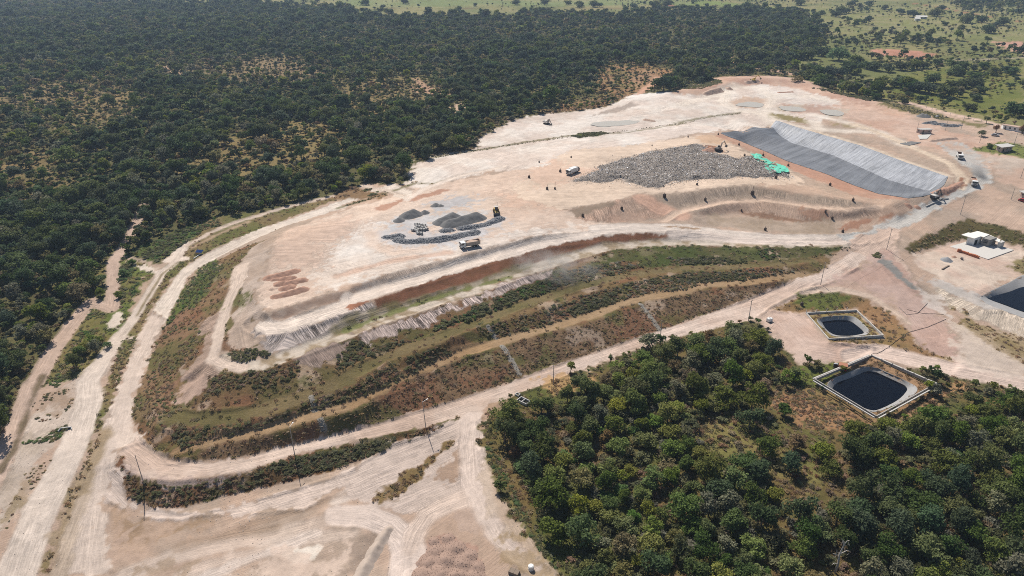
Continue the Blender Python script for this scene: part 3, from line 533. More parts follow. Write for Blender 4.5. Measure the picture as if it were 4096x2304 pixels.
area("F 1750,720 1900,790 2050,960 2000,960 1850,860", (224, 210, 198), soft=1.5, amp=1.5, k=.8)
area("C 2150,1080 2350,1030 2536,1050 2700,1080 2700,1190 2400,1120 2200,1110", (126, 132, 74), 'verge', soft=1.5, amp=1.5, veg=1)
area("C 1850,1000 2100,1060 2250,1130 2536,1150 2700,1200 2700,1400 2400,1330 2300,1240 2100,1150", (208, 190, 174), 'bare_ground', soft=3, amp=3, col2=(208, 178, 158))
area("C 2000,1080 2200,1120 2240,1200 2150,1180 2020,1120", (198, 194, 188), soft=3, amp=2, k=.8)
strip("C 1700,742 1900,800 2300,890 2536,960 2800,1030", 7, (226, 196, 178), 'dirt_road', soft=1, amp=.8)
area("C 1480,720 1700,760 2000,850 2300,915 2250,930 1950,870 1650,800 1500,760", (132, 122, 84), 'verge', soft=1.5, amp=2, veg=1)
strip("C 1300,900 1500,970 1750,1080 2000,1190 2090,1290 2060,1360", 6, (228, 206, 182), 'dirt_road', soft=1, amp=.8); strip("C 1000,945 1350,1045 1700,1175 1990,1275", 4, (232, 212, 190), soft=1, amp=.6)
area("C 1900,1400 2000,1340 2100,1290 2080,1350 1960,1420", (164, 120, 96), soft=1.2, amp=1.2)
# bank below the loop road and the trampled yard
area("G 870,600 940,690 1050,740 1250,755 1500,735 1780,690 2140,565 2536,490 H 640,380 870,312 640,442 250,582 0,665 G 2200,737 1700,852 1300,947 1060,952 930,892 850,700", (104, 88, 58), 'embankment_slope', soft=.6, amp=.8, veg=1, col2=(124, 92, 68))
area("G 900,640 1000,720 1250,757 1500,738 1750,700 1700,730 1480,800 1250,790 1050,760 930,700", (196, 174, 162), soft=.8, amp=1.5, k=.9, flow=("G 940,690 1250,755 1780,690", -5, 1.3))
for t, w_, c_, k_ in (("G 900,1449 1200,1330 1500,1240 1900,1180 2536,1000", 5, (228, 208, 192), .6), ("G 1300,1449 1700,1310 2100,1200 2536,1120", 4, (226, 206, 190), .6), ("G 1500,1449 1800,1330 2050,1240 2300,1130", 3, (232, 214, 200), .8), ("H 0,760 300,620 600,480 820,370", 4, (230, 210, 196), .8), ("H 0,900 150,800 450,640 700,490 860,400", 4.5, (232, 214, 200), .9), ("G 2000,960 2536,760 H 200,560", 2.5, (168, 142, 120), .5), ("G 1750,1100 2200,960 2536,840", 2.2, (160, 134, 112), .5), ("G 1300,1240 1700,1150 2000,1100", 3, (164, 140, 118), .5), ("H 0,1090 200,1060 330,1090", 3, (172, 150, 130), .5), ("G 420,1449 500,1200 620,900", 4, (222, 202, 186), .5)):
    strip(t, w_, c_, soft=.9, amp=1.0, k=k_, stretch=14)
area("G 2080,1290 2200,1250 2310,1260 2280,1330 2120,1340", (240, 226, 210), soft=.8, amp=1.2); area("G 1750,1380 2000,1280 2250,1350 2536,1250 2536,1449 1700,1449", (222, 198, 180), soft=2, amp=2.5, k=.8)
area("G 1000,1380 1200,1340 1400,1360 1300,1449 1050,1449", (176, 152, 128), soft=1.5, amp=2.5, veg=.3, k=.7); area("H 820,1010 960,960 1120,1050 1000,1150 880,1130", (196, 172, 156), soft=1.5, amp=2, k=.7)
area("G 0,960 120,880 200,760 160,900 60,1080 0,1150", (158, 138, 108), soft=1, amp=1.6, veg=.6, k=.8); area("G 200,700 330,620 400,640 300,760 180,860", (186, 162, 140), soft=1.5, amp=2, k=.7); area("G 340,1150 420,960 460,980 400,1200 330,1330", (176, 154, 130), soft=1.2, amp=1.6, veg=.4, k=.7)
area("G 800,910 1050,1025 1300,1035 1600,1010 1500,1100 1250,1150 1000,1250 850,1300 800,1100", (168, 140, 112), 'bare_ground', soft=2, amp=3.5, veg=.5, k=.85, col2=(196, 168, 146), mixn='fine')
area("G 800,700 790,900 1050,1020 1300,1035 1700,950 2200,810 2536,700 H 400,500 640,445 860,335 980,340 1040,560 1060,760 900,870 500,1000 300,960 0,830 G 2200,960 1700,1000 1300,1000 1060,955 930,892 850,700", (220, 200, 186), 'dirt_road', soft=1, amp=1, flow=("G 830,760 1060,990 1300,1000 1800,900 2536,680 H 800,380", 16, 1.0))
area("H 270,850 500,720 850,440 870,470 720,600 560,760 400,920 300,930", (158, 130, 98), 'verge', soft=1, amp=1.2, veg=.8, col2=(140, 118, 80), mixn='fine')
area("H 680,740 760,660 900,500 940,640 900,780 800,800", (178, 148, 124), soft=1.5, amp=2, veg=.4, k=.8)
area("H 560,1240 700,1130 860,1170 1040,1300 1080,1449 560,1449", (190, 156, 138), 'bare_ground', soft=1.5, amp=1.5, col2=(176, 142, 124))
area("H 0,1449 180,1180 330,1070 400,1120 330,1250 150,1449", (168, 148, 132), soft=1.2, amp=1.5, k=.9)
road("H 0,1010 200,1010 380,1080 480,1180 520,1280 500,1449", [7, 7, 7, 8, 9, 9], (232, 212, 198), 'dirt_track'); strip("H 960,870 800,930 650,1010 560,1150 530,1250", [6, 6, 6, 5], (226, 204, 188), 'dirt_track', soft=1, amp=.8)
strip("H 1000,330 980,500 1000,780 1080,1000 1200,1200 1500,1449", [9, 8, 8, 6, 5, 4], (230, 210, 196), 'dirt_road', soft=1, amp=.8)
area("H 1050,500 1200,850 1500,1300 1640,1449 1450,1449 1100,1000 1020,700", (196, 176, 156), soft=1.5, amp=2, k=.7, flow=("H 1030,560 1550,1449", 16, 1))
area("H 1200,1190 1450,1240 1550,1449 1250,1449 1150,1300", (170, 146, 112), soft=2, amp=3, veg=.6, k=.7)
area("H 1040,480 1100,470 1300,900 1500,1200 1640,1400 1620,1449 1500,1290 1200,850 1060,560", (128, 122, 78), 'verge', soft=1, amp=1.2, veg=1)
# soil under the thicket on the right
area("H 1110,220 1280,150 1630,30 E 1800,1380 2200,1200 2536,1100 F 0,1100 500,985 620,1000 900,1290 I 640,180 900,380 1400,430 1700,340 2100,120 2536,180 2900,200 2900,1700 H 2500,1800 1750,1700 1650,1449 1500,1200 1200,800 1060,520 1020,360", (124, 106, 70), 'thicket_floor', soft=1, amp=1.5, veg=1, col2=(104, 106, 60))
area("I 100,430 300,260 500,330 620,460 500,640 800,560 1000,700 900,950 700,700 300,560", (142, 130, 84), soft=3, amp=5, veg=1, k=.85, col2=(128, 124, 74))
area("H 1450,20 1700,-20 1900,40 1800,90 1550,110", (196, 158, 112), soft=2, amp=2.5, veg=.8, k=.8); area("H 1060,230 1260,160 1330,190 1150,260 1060,400 1020,330", (190, 160, 138), soft=1, amp=1.2, k=.8)
# pond linings
for pd in PONDS:
    area('', (182, 176, 170), 'pond_lining', soft=.15, amp=0.05, xy=pd['xy'], col2=(168, 164, 160), mixn='fine')
# broad natural variation of the soil's own colour
sl = (ZONE == zone_id('embankment_slope')) & (VEG > .5)
e1 = fbm(GX, GY, 7, 4, 191); e2 = fbm(GX + 300, GY, 11, 4, 197); e3 = fbm(GX, GY + 300, 9, 4, 199)
for w_, c_ in ((smooth01((e1 - .60) * 9) * .75, (188, 164, 142)), (smooth01((e2 - .55) * 8) * .7, (142, 102, 78)), (smooth01((e3 - .56) * 8) * .7, (104, 104, 62))):
    w_ = (w_ * sl)[..., None]; CR[:] = CR * (1 - w_) + lin(*c_) * w_
v = 1 + (fbm(GX, GY, 30, 4, 91)[..., None] - .5) * .30 + (_n2[..., None] - .5) * .22
CR *= v
CR[..., 0] *= 1 + (_n3 - .5) * .06; CR[..., 2] *= 1 - (_n3 - .5) * .08
CR = np.clip(CR, .01, .7)
# ------------------------------------------------------------------ materials
def nodes_of(name):
    m = bpy.data.materials.new(name); m.use_nodes = True
    nt = m.node_tree; b = nt.nodes['Principled BSDF']
    b.inputs['Specular IOR Level'].default_value = 0.15
    return m, nt, b

def nd(nt, kind, **kw):
    n = nt.nodes.new(kind)
    for k, v in kw.items(): setattr(n, k, v)
    return n

def math_node(nt, op, a, b=None, c=None):
    n = nd(nt, 'ShaderNodeMath', operation=op)
    for i, q in enumerate((a, b, c)):
        if q is None: continue
        if isinstance(q, (int, float)): n.inputs[i].default_value = q
        else: nt.links.new(q, n.inputs[i])
    return n.outputs[0]

def noise(nt, vec, scale, detail=4, rough=.6, dims='3D'):
    n = nd(nt, 'ShaderNodeTexNoise', noise_dimensions=dims)
    n.inputs['Scale'].default_value = scale; n.inputs['Detail'].default_value = detail; n.inputs['Roughness'].default_value = rough
    if vec is not None: nt.links.new(vec, n.inputs['Vector'])
    return n.outputs['Fac']

def ground_material():
    m, nt, b = nodes_of('soil_and_grass'); L = nt.links
    M = lambda op, a, c=None, d=None: math_node(nt, op, a, c, d)
    col = nd(nt, 'ShaderNodeAttribute', attribute_name='soil'); tr = nd(nt, 'ShaderNodeAttribute', attribute_name='track')
    geo = nd(nt, 'ShaderNodeNewGeometry'); pos = geo.outputs['Position']
    sep = nd(nt, 'ShaderNodeSeparateXYZ'); L.new(tr.outputs['Vector'], sep.inputs[0])
    cmb = nd(nt, 'ShaderNodeCombineXYZ'); L.new(sep.outputs[0], cmb.inputs[0]); L.new(sep.outputs[1], cmb.inputs[1])
    veg = nd(nt, 'ShaderNodeAttribute', attribute_name='cover').outputs['Fac']; bare = M('SUBTRACT', 1.0, veg)
    def ramp(x, lo, hi):
        n = nd(nt, 'ShaderNodeMapRange', interpolation_type='SMOOTHSTEP'); L.new(x, n.inputs[0]); n.inputs[1].default_value = lo; n.inputs[2].default_value = hi; return n.outputs[0]
    fine = noise(nt, cmb.outputs[0], 2.0, 3, .75, '2D'); broad = noise(nt, cmb.outputs[0], .42, 2, .6, '2D')
    st = M('ADD', M('SUBTRACT', ramp(fine, .33, .67), .5), M('MULTIPLY', M('SUBTRACT', ramp(broad, .3, .7), .5), .55))      # wheel ruts, rills
    st = M('MULTIPLY', M('MULTIPLY', st, sep.outputs[2]), M('ADD', .35, M('MULTIPLY', ramp(noise(nt, pos, .06, 2, .5), .35, .65), 1.1)))
    # looping wheel tracks: level lines of a slow noise
    slow = noise(nt, pos, .028, 1, .4); ring = M('ABSOLUTE', M('SUBTRACT', M('FRACT', M('MULTIPLY', slow, 34.0)), .5)); loops = M('SUBTRACT', 1.0, ramp(ring, .02, .12))
    slow2 = noise(nt, pos, .05, 0, .4); ring2 = M('ABSOLUTE', M('SUBTRACT', M('FRACT', M('MULTIPLY', slow2, 19.0)), .5)); loops2 = M('SUBTRACT', 1.0, ramp(ring2, .02, .10))
    patch = ramp(noise(nt, pos, .045, 3, .6), .46, .62)
    loops = M('MULTIPLY', M('MULTIPLY', M('SUBTRACT', loops, M('MULTIPLY', loops2, .8)), patch), bare)
    grit = M('SUBTRACT', noise(nt, pos, 2.6, 5, .75), .5); mott = M('SUBTRACT', ramp(noise(nt, pos, .30, 5, .68), .33, .67), .5)
    weeds = M('MULTIPLY', M('MULTIPLY', ramp(noise(nt, pos, 1.5, 3, .7), .58, .70), ramp(noise(nt, pos, .07, 3, .6), .45, .62)), bare)
    blades = M('SUBTRACT', noise(nt, pos, 1.5, 4, .75), .5)
    amt = M('ADD', M('ADD', M('MULTIPLY', grit, .46), M('MULTIPLY', mott, .16)), M('MULTIPLY', M('MULTIPLY', blades, veg), 1.0))
    amt = M('SUBTRACT', M('ADD', M('ADD', amt, M('MULTIPLY', st, .18)), M('MULTIPLY', loops, .11)), M('MULTIPLY', weeds, .22))
    f = M('MAXIMUM', M('ADD', 1.0, amt), .25)
    sc = nd(nt, 'ShaderNodeVectorMath', operation='SCALE'); L.new(col.outputs['Color'], sc.inputs[0]); L.new(f, sc.inputs['Scale'])
    L.new(sc.outputs[0], b.inputs['Base Color'])
    b.inputs['Roughness'].default_value = 1.0; b.inputs['Specular IOR Level'].default_value = 0.05
    bump = nd(nt, 'ShaderNodeBump'); bump.inputs['Strength'].default_value = .45; bump.inputs['Distance'].default_value = .35
    hgt = M('ADD', M('ADD', M('ADD', M('MULTIPLY', grit, .9), M('MULTIPLY', st, .55)), M('MULTIPLY', mott, .25)), M('MULTIPLY', M('MULTIPLY', blades, veg), 2.2))
    L.new(hgt, bump.inputs['Height']); L.new(bump.outputs[0], b.inputs['Normal'])
    return m
M_SOIL = ground_material()

# ------------------------------------------------------------------ ground sheet, one object per kind of ground
def np_mesh(name, V, F, mats=(), smooth=True, fmat=None):
    me = bpy.data.meshes.new(name); V = np.asarray(V, np.float32); F = np.asarray(F, np.int32)
    k = F.shape[1]; n = len(F)
    me.vertices.add(len(V)); me.vertices.foreach_set('co', V.ravel())
    me.loops.add(n * k); me.loops.foreach_set('vertex_index', F.ravel())
    me.polygons.add(n); me.polygons.foreach_set('loop_start', np.arange(0, n * k, k, dtype=np.int32))
    if fmat is not None: me.polygons.foreach_set('material_index', np.asarray(fmat, np.int32))
    me.polygons.foreach_set('use_smooth', np.full(n, smooth))
    me.update(calc_edges=True)
    for m in mats: me.materials.append(m)
    return me

def link(o, parent=None):
    COL.objects.link(o)
    if parent is not None: o.parent = parent
    return o

def tag(o, label=None, cat=None, group=None, kind=None):
    if label: o['label'] = label
    if cat: o['category'] = cat
    if group: o['group'] = group
    if kind: o['kind'] = kind
    return o

P3 = np.stack([GX, GY, GZ], -1)
du = np.zeros_like(P3); dv = np.zeros_like(P3)
du[:, 1:-1] = P3[:, 2:] - P3[:, :-2]; du[:, 0] = P3[:, 1] - P3[:, 0]; du[:, -1] = P3[:, -1] - P3[:, -2]
dv[1:-1] = P3[2:] - P3[:-2]; dv[0] = P3[1] - P3[0]; dv[-1] = P3[-1] - P3[-2]
NRM = np.cross(du, dv); NRM /= np.linalg.norm(NRM, axis=-1, keepdims=True) + 1e-12
GROUND_WORDS = {
 'ground': ('forest floor of brown litter and dry grass around the site', 'ground'), 'pasture': ('green and straw pasture reaching to the horizon', 'pasture'),
 'dirt_track': ('narrow pale dirt tracks through grass and bare soil', 'track'), 'clearing': ('reddish bare clearing among the savanna trees', 'clearing'),
 'bare_ground': ('pale pinkish bare ground of the cleared site', 'ground'), 'cut_slope': ('reddish cut earth slope at the edge of the excavation', 'slope'),
 'platform': ('broad pale graded top of the landfill mound', 'platform'), 'upper_tier': ('pale earth tier surrounding the heap of refuse', 'platform'),
 'embankment_slope': ('terraced earth and grass slopes of the landfill mound', 'slope'), 'bench': ('narrow level benches between the terraced slopes', 'bench'),
 'verge': ('rough grassy verges beside the dirt roads', 'verge'), 'dirt_road': ('pale dirt road looping around the landfill mound', 'road'),
 'haul_road': ('grey gravelled haul road climbing to the gate', 'road'), 'stone_drain': ('grey stone lined drain beside the pink slope', 'drain'),
 'grass_bank': ('dark grass bank above the white building', 'bank'), 'yard': ('bare pale yard around the white building', 'yard'),
 'thicket_floor': ('dry grass floor under the thicket of trees', 'ground'), 'pond_lining': ('grey membrane lining the banks of the ponds', 'lining'),
}
idx = np.arange(NR * NC).reshape(NR, NC)
Q4 = np.stack([idx[:-1, :-1], idx[:-1, 1:], idx[1:, 1:], idx[1:, :-1]], -1).reshape(-1, 4)
qz = ZONE[:-1, :-1].ravel()
Pf = P3.reshape(-1, 3); Cf = CR.reshape(-1, 3); Nf = NRM.reshape(-1, 3)
Tf = np.stack([TU, TV, TW], -1).reshape(-1, 3); Vf = VEG.reshape(-1)
for zi, zn in enumerate(ZN):
    F = Q4[qz == zi]
    if not len(F): continue
    used, inv = np.unique(F.ravel(), return_inverse=True); F2 = inv.reshape(-1, 4)
    me = np_mesh(zn, Pf[used], F2, [M_SOIL])
    a = me.attributes.new('soil', 'FLOAT_VECTOR', 'POINT'); a.data.foreach_set('vector', Cf[used].astype(np.float32).ravel())
    a = me.attributes.new('track', 'FLOAT_VECTOR', 'POINT'); a.data.foreach_set('vector', Tf[used].astype(np.float32).ravel())
    a = me.attributes.new('cover', 'FLOAT', 'POINT'); a.data.foreach_set('value', Vf[used].astype(np.float32))
    me.normals_split_custom_set_from_vertices([tuple(q) for q in Nf[used]])
    o = link(bpy.data.objects.new(zn, me)); w = GROUND_WORDS[zn]
    tag(o, w[0], w[1], kind='structure')
# ------------------------------------------------------------------ foliage
def leaf_material(name, base, var=.5, warm=.04, trans=.38):
    m, nt, b = nodes_of(name); L = nt.links
    oi = nd(nt, 'ShaderNodeObjectInfo'); geo = nd(nt, 'ShaderNodeNewGeometry')
    isl = geo.outputs['Random Per Island']
    rgb = nd(nt, 'ShaderNodeRGB'); rgb.outputs[0].default_value = (*base, 1)
    hsv = nd(nt, 'ShaderNodeHueSaturation'); L.new(rgb.outputs[0], hsv.inputs['Color'])
    L.new(math_node(nt, 'ADD', .5 - warm, math_node(nt, 'MULTIPLY', oi.outputs['Random'], warm * 1.6)), hsv.inputs['Hue'])
    L.new(math_node(nt, 'ADD', .82, math_node(nt, 'MULTIPLY', math_node(nt, 'FRACT', math_node(nt, 'MULTIPLY', oi.outputs['Random'], 7.13)), .36)), hsv.inputs['Saturation'])
    val = math_node(nt, 'ADD', math_node(nt, 'ADD', 1 - var * .55, math_node(nt, 'MULTIPLY', math_node(nt, 'FRACT', math_node(nt, 'MULTIPLY', oi.outputs['Random'], 13.7)), var * .8)), math_node(nt, 'MULTIPLY', isl, var * .5))
    L.new(val, hsv.inputs['Value']); L.new(hsv.outputs[0], b.inputs['Base Color'])
    b.inputs['Roughness'].default_value = .7; b.inputs['Specular IOR Level'].default_value = .12
    t = nd(nt, 'ShaderNodeBsdfTranslucent'); L.new(hsv.outputs[0], t.inputs['Color'])
    mx = nd(nt, 'ShaderNodeMixShader'); mx.inputs[0].default_value = trans
    L.new(b.outputs[0], mx.inputs[1]); L.new(t.outputs[0], mx.inputs[2])
    L.new(mx.outputs[0], nt.nodes['Material Output'].inputs['Surface'])
    return m

def plain(name, col, rough=.8, spec=.2, metal=0.0, vary=.12, scale=3.0):
    m, nt, b = nodes_of(name); L = nt.links
    tc = nd(nt, 'ShaderNodeTexCoord')
    f = math_node(nt, 'ADD', 1 - vary, math_node(nt, 'MULTIPLY', noise(nt, tc.outputs['Object'], scale, 4, .65), vary * 2))
    rgb = nd(nt, 'ShaderNodeRGB'); rgb.outputs[0].default_value = (*col, 1)
    sc = nd(nt, 'ShaderNodeVectorMath', operation='SCALE'); L.new(rgb.outputs[0], sc.inputs[0]); L.new(f, sc.inputs['Scale'])
    L.new(sc.outputs[0], b.inputs['Base Color'])
    b.inputs['Roughness'].default_value = rough; b.inputs['Specular IOR Level'].default_value = spec; b.inputs['Metallic'].default_value = metal
    return m

M_BARK = plain('bark', (.16, .12, .09), .95); M_DEADWOOD = plain('dead_wood', (.42, .38, .34), .9)
LEAF = {'dark': leaf_material('leaf_dark', (.076, .106, .034)), 'mid': leaf_material('leaf_mid', (.122, .154, .044)),
        'light': leaf_material('leaf_light', (.195, .225, .058)), 'grey': leaf_material('leaf_grey', (.185, .188, .115)),
        'olive': leaf_material('leaf_olive', (.215, .19, .085)), 'dry': leaf_material('leaf_dry', (.24, .165, .085), warm=.02),
        'bright': leaf_material('leaf_bright', (.145, .21, .058)), 'straw': leaf_material('leaf_straw', (.30, .22, .12), warm=.02),
        'rust': leaf_material('leaf_rust', (.17, .10, .055), warm=.02), 'blue': leaf_material('leaf_blue', (.074, .106, .055))}

LOW = {n: leaf_material('low_' + n, c, var=.4, warm=.02, trans=.55) for n, c in dict(dark=(.150, .155, .080), mid=(.20, .20, .10), light=(.235, .245, .115), grey=(.23, .225, .17), olive=(.235, .21, .115), dry=(.36, .26, .165), straw=(.46, .36, .22), rust=(.275, .18, .115), bright=(.15, .225, .08)).items()}

def leaf_quads(rng, centres, normals, size, jit=.8):
    n = len(centres)
    nr = normals + rng.normal(0, jit, (n, 3)); nr /= np.linalg.norm(nr, axis=1, keepdims=True) + 1e-9
    a = rng.normal(0, 1, (n, 3)); t = np.cross(nr, a); t /= np.linalg.norm(t, axis=1, keepdims=True) + 1e-9
    bt = np.cross(nr, t)
    s = size * rng.uniform(.55, 1.35, (n, 1)); s2 = s * rng.uniform(.5, .95, (n, 1))
    c = centres
    V = np.stack([c - t * s, c - bt * s2 * .9 + nr * s * .12, c + t * s, c + bt * s2 - nr * s * .1], 1).reshape(-1, 3)
    return V, np.arange(4 * n).reshape(n, 4)

def crown_arrays(seed, radius, h, n_lobes, n_leaf, size, flat=.75, hollow=.45, spread=.74, base=.35):
    """lobes of leaf faces around a crown centre; origin at the foot of the trunk"""
    r = np.random.default_rng(seed); cs = []; ns = []
    cz = h - radius * flat * .9
    for k in range(n_lobes):
        a = r.uniform(0, 6.283); q = radius * spread * math.sqrt(r.uniform(.02, 1)) if k else 0
        c = np.array([math.cos(a) * q, math.sin(a) * q, cz + r.uniform(-.55, .42) * radius * flat - q * .22])
        lr = radius * r.uniform(.22, .56) * (1.15 if k == 0 else 1); m = int(n_leaf / n_lobes * (lr / (radius * .46)) ** 2)
        d = r.normal(0, 1, (m, 3)); d /= np.linalg.norm(d, axis=1, keepdims=True); d[:, 2] = np.where(d[:, 2] < -base, -d[:, 2], d[:, 2])
        rad = lr * (1 - (1 - hollow) * r.uniform(0, 1, (m, 1)) ** 3) * r.uniform(.72, 1.2, (m, 1))
        cs.append(c + d * rad * np.array([1, 1, flat])); ns.append(d * .8 + np.array([0, 0, .55]))
    c = np.concatenate(cs); n = np.concatenate(ns); c[:, 2] = np.maximum(c[:, 2], .12)
    return leaf_quads(r, c, n, size)

def tube(V, F, pts, rad, seg=6):
    base = len(V); pts = [Vector(p) for p in pts]
    for i, p in enumerate(pts):
        d = (pts[min(i + 1, len(pts) - 1)] - pts[max(i - 1, 0)]).normalized()
        x = d.orthogonal().normalized(); y = d.cross(x)
        for k in range(seg):
            a = 6.28318 * k / seg; V.append(tuple(p + (x * math.cos(a) + y * math.sin(a)) * rad[i]))
    for i in range(len(pts) - 1):
        for k in range(seg):
            F.append((base + i * seg + k, base + i * seg + (k + 1) % seg, base + (i + 1) * seg + (k + 1) % seg, base + (i + 1) * seg + k))
    F.append(tuple(base + k for k in range(seg))[:4])

def trunk_arrays(seed, radius, h, r0=.16):
    r = random.Random(seed); V = []; F = []
    top = h - radius * .7
    lean = (r.uniform(-.3, .3), r.uniform(-.3, .3))
    fork = Vector((lean[0] * .5, lean[1] * .5, top * .55))
    tube(V, F, [(0, 0, -.3), (lean[0] * .25, lean[1] * .25, top * .28), fork, (lean[0], lean[1], top + radius * .2)], [r0 * 1.25, r0, r0 * .8, r0 * .4])
    for k in range(4):
        a = k * 1.57 + r.uniform(-.5, .5); q = radius * r.uniform(.35, .6)
        tube(V, F, [fork, fork.lerp(Vector((math.cos(a) * q, math.sin(a) * q, top + radius * .2)), .55) + Vector((0, 0, -.1)), (math.cos(a) * q, math.sin(a) * q, top + radius * r.uniform(.05, .35))], [r0 * .6, r0 * .42, r0 * .2], 5)
    return V, F

def tree_proto(name, seed, radius, h, lobes, leaves, size, leaf, flat=.75, hollow=.45, spread=.74, r0=.16, bark=True):
    """returns (crown mesh, trunk mesh, joined mesh)"""
    V, F = crown_arrays(seed, radius, h, lobes, leaves, size, flat, hollow, spread)
    cm = np_mesh(name + '_crown', V, F, [LEAF[leaf]], smooth=False)
    if not bark: return cm, None, cm
    tv, tf = trunk_arrays(seed, radius, h, r0)
    tf = [f if len(f) == 4 else f for f in tf]
    tm = np_mesh(name + '_trunk', tv, tf, [M_BARK])
    J = np_mesh(name, np.concatenate([V, np.array(tv)]), np.concatenate([F, np.array(tf) + len(V)]), [LEAF[leaf], M_BARK], smooth=False, fmat=[0] * len(F) + [1] * len(tf))
    return cm, tm, J

# leaf-rich trees for near ground, lighter ones for the distance
NEAR = {}
for k, (leaf, R, h, lobes, n, s, flat) in enumerate([
    ('dark', 2.9, 6.2, 15, 2300, .23, .95), ('dark', 3.5, 6.4, 18, 2700, .24, .8), ('mid', 2.7, 5.4, 14, 2100, .23, .9), ('mid', 3.4, 5.8, 18, 2500, .24, .75),
    ('light', 2.6, 4.6, 14, 1900, .21, .85), ('light', 2.1, 4.0, 11, 1500, .21, .9), ('grey', 2.4, 5.0, 12, 1300, .22, 1.0), ('olive', 2.5, 4.4, 13, 1600, .22, .8),
    ('bright', 2.4, 4.2, 12, 1700, .21, .85), ('dry', 2.0, 3.2, 9, 1100, .21, .8), ('blue', 3.0, 5.8, 15, 2200, .23, .9), ('rust', 1.9, 3.0, 9, 1000, .21, .8)]):
    NEAR[k] = (leaf, R, h) + tree_proto('leafy_tree', 100 + k, R, h, lobes, n, s, leaf, flat)
FAR = {}
for k, (leaf, R, h, lobes, n, s, flat) in enumerate([
    ('dark', 3.3, 6.6, 8, 420, .55, .8), ('dark', 2.9, 5.8, 7, 360, .52, .75), ('blue', 3.1, 6.2, 8, 400, .55, .8), ('mid', 2.8, 5.6, 7, 360, .5, .75), ('mid', 3.5, 6.8, 9, 460, .55, .75),
    ('grey', 2.5, 5.0, 7, 300, .5, .75), ('olive', 2.4, 4.6, 6, 290, .48, .7), ('light', 2.6, 5.0, 7, 320, .48, .72), ('dry', 2.0, 3.4, 6, 220, .45, .7), ('straw', 1.8, 2.4, 6, 180, .42, .6)]):
    FAR[k] = (leaf, R, h) + tree_proto('forest_tree', 300 + k, R, h, lobes, n, s, leaf, flat)

def bush_mesh(name, seed, R, h, n, s, leaf, lobes=9):
    V, F = crown_arrays(seed, R, h, lobes, n, s, flat=min(1, h / R * .55), hollow=.2, spread=.85, base=.1)
    return np_mesh(name, V, F, [LOW[leaf]], smooth=False)
def tuft_mesh(name, seed, n, h, w, leaf):
    r = np.random.default_rng(seed); V = []; F = []
    for k in range(n):
        a = r.uniform(0, 6.28); q = w * math.sqrt(r.uniform(0, 1)); x, y = math.cos(a) * q, math.sin(a) * q
        b = r.uniform(0, 6.28); lx, ly = math.cos(b) * h * .9, math.sin(b) * h * .9; t = r.uniform(.05, .12); hh = h * r.uniform(.6, 1.2)
        px, py = -math.sin(b) * t, math.cos(b) * t; i = len(V)
        V += [(x - px, y - py, -.05), (x + px, y + py, -.05), (x + lx * .5 + px, y + ly * .5 + py, hh * .6), (x + lx * .5 - px, y + ly * .5 - py, hh * .6), (x + lx + px * .2, y + ly + py * .2, hh), (x + lx - px * .2, y + ly - py * .2, hh)]
        F += [(i, i + 1, i + 2, i + 3), (i + 3, i + 2, i + 4, i + 5)]
    return np_mesh(name, V, F, [LOW[leaf]], smooth=False)
BUSH = {n: bush_mesh('bush_' + n, 500 + i, R, h, q, s, n) for i, (n, R, h, q, s) in enumerate([('dark', 1.2, 1.5, 330, .2), ('mid', 1.1, 1.3, 300, .19), ('light', 1.0, 1.1, 280, .18), ('olive', 1.0, 1.0, 260, .18), ('grey', 1.1, 1.2, 260, .19), ('dry', 1.0, .9, 240, .18), ('rust', .9, .8, 220, .17), ('bright', 1.1, 1.2, 300, .18), ('straw', .9, .7, 200, .17)])}
TUFT = {n: tuft_mesh('tuft_' + n, 600 + i, 40, hh, .75, n) for i, (n, hh) in enumerate([('dry', .34), ('straw', .36), ('olive', .3), ('rust', .3), ('light', .28), ('mid', .3)])}

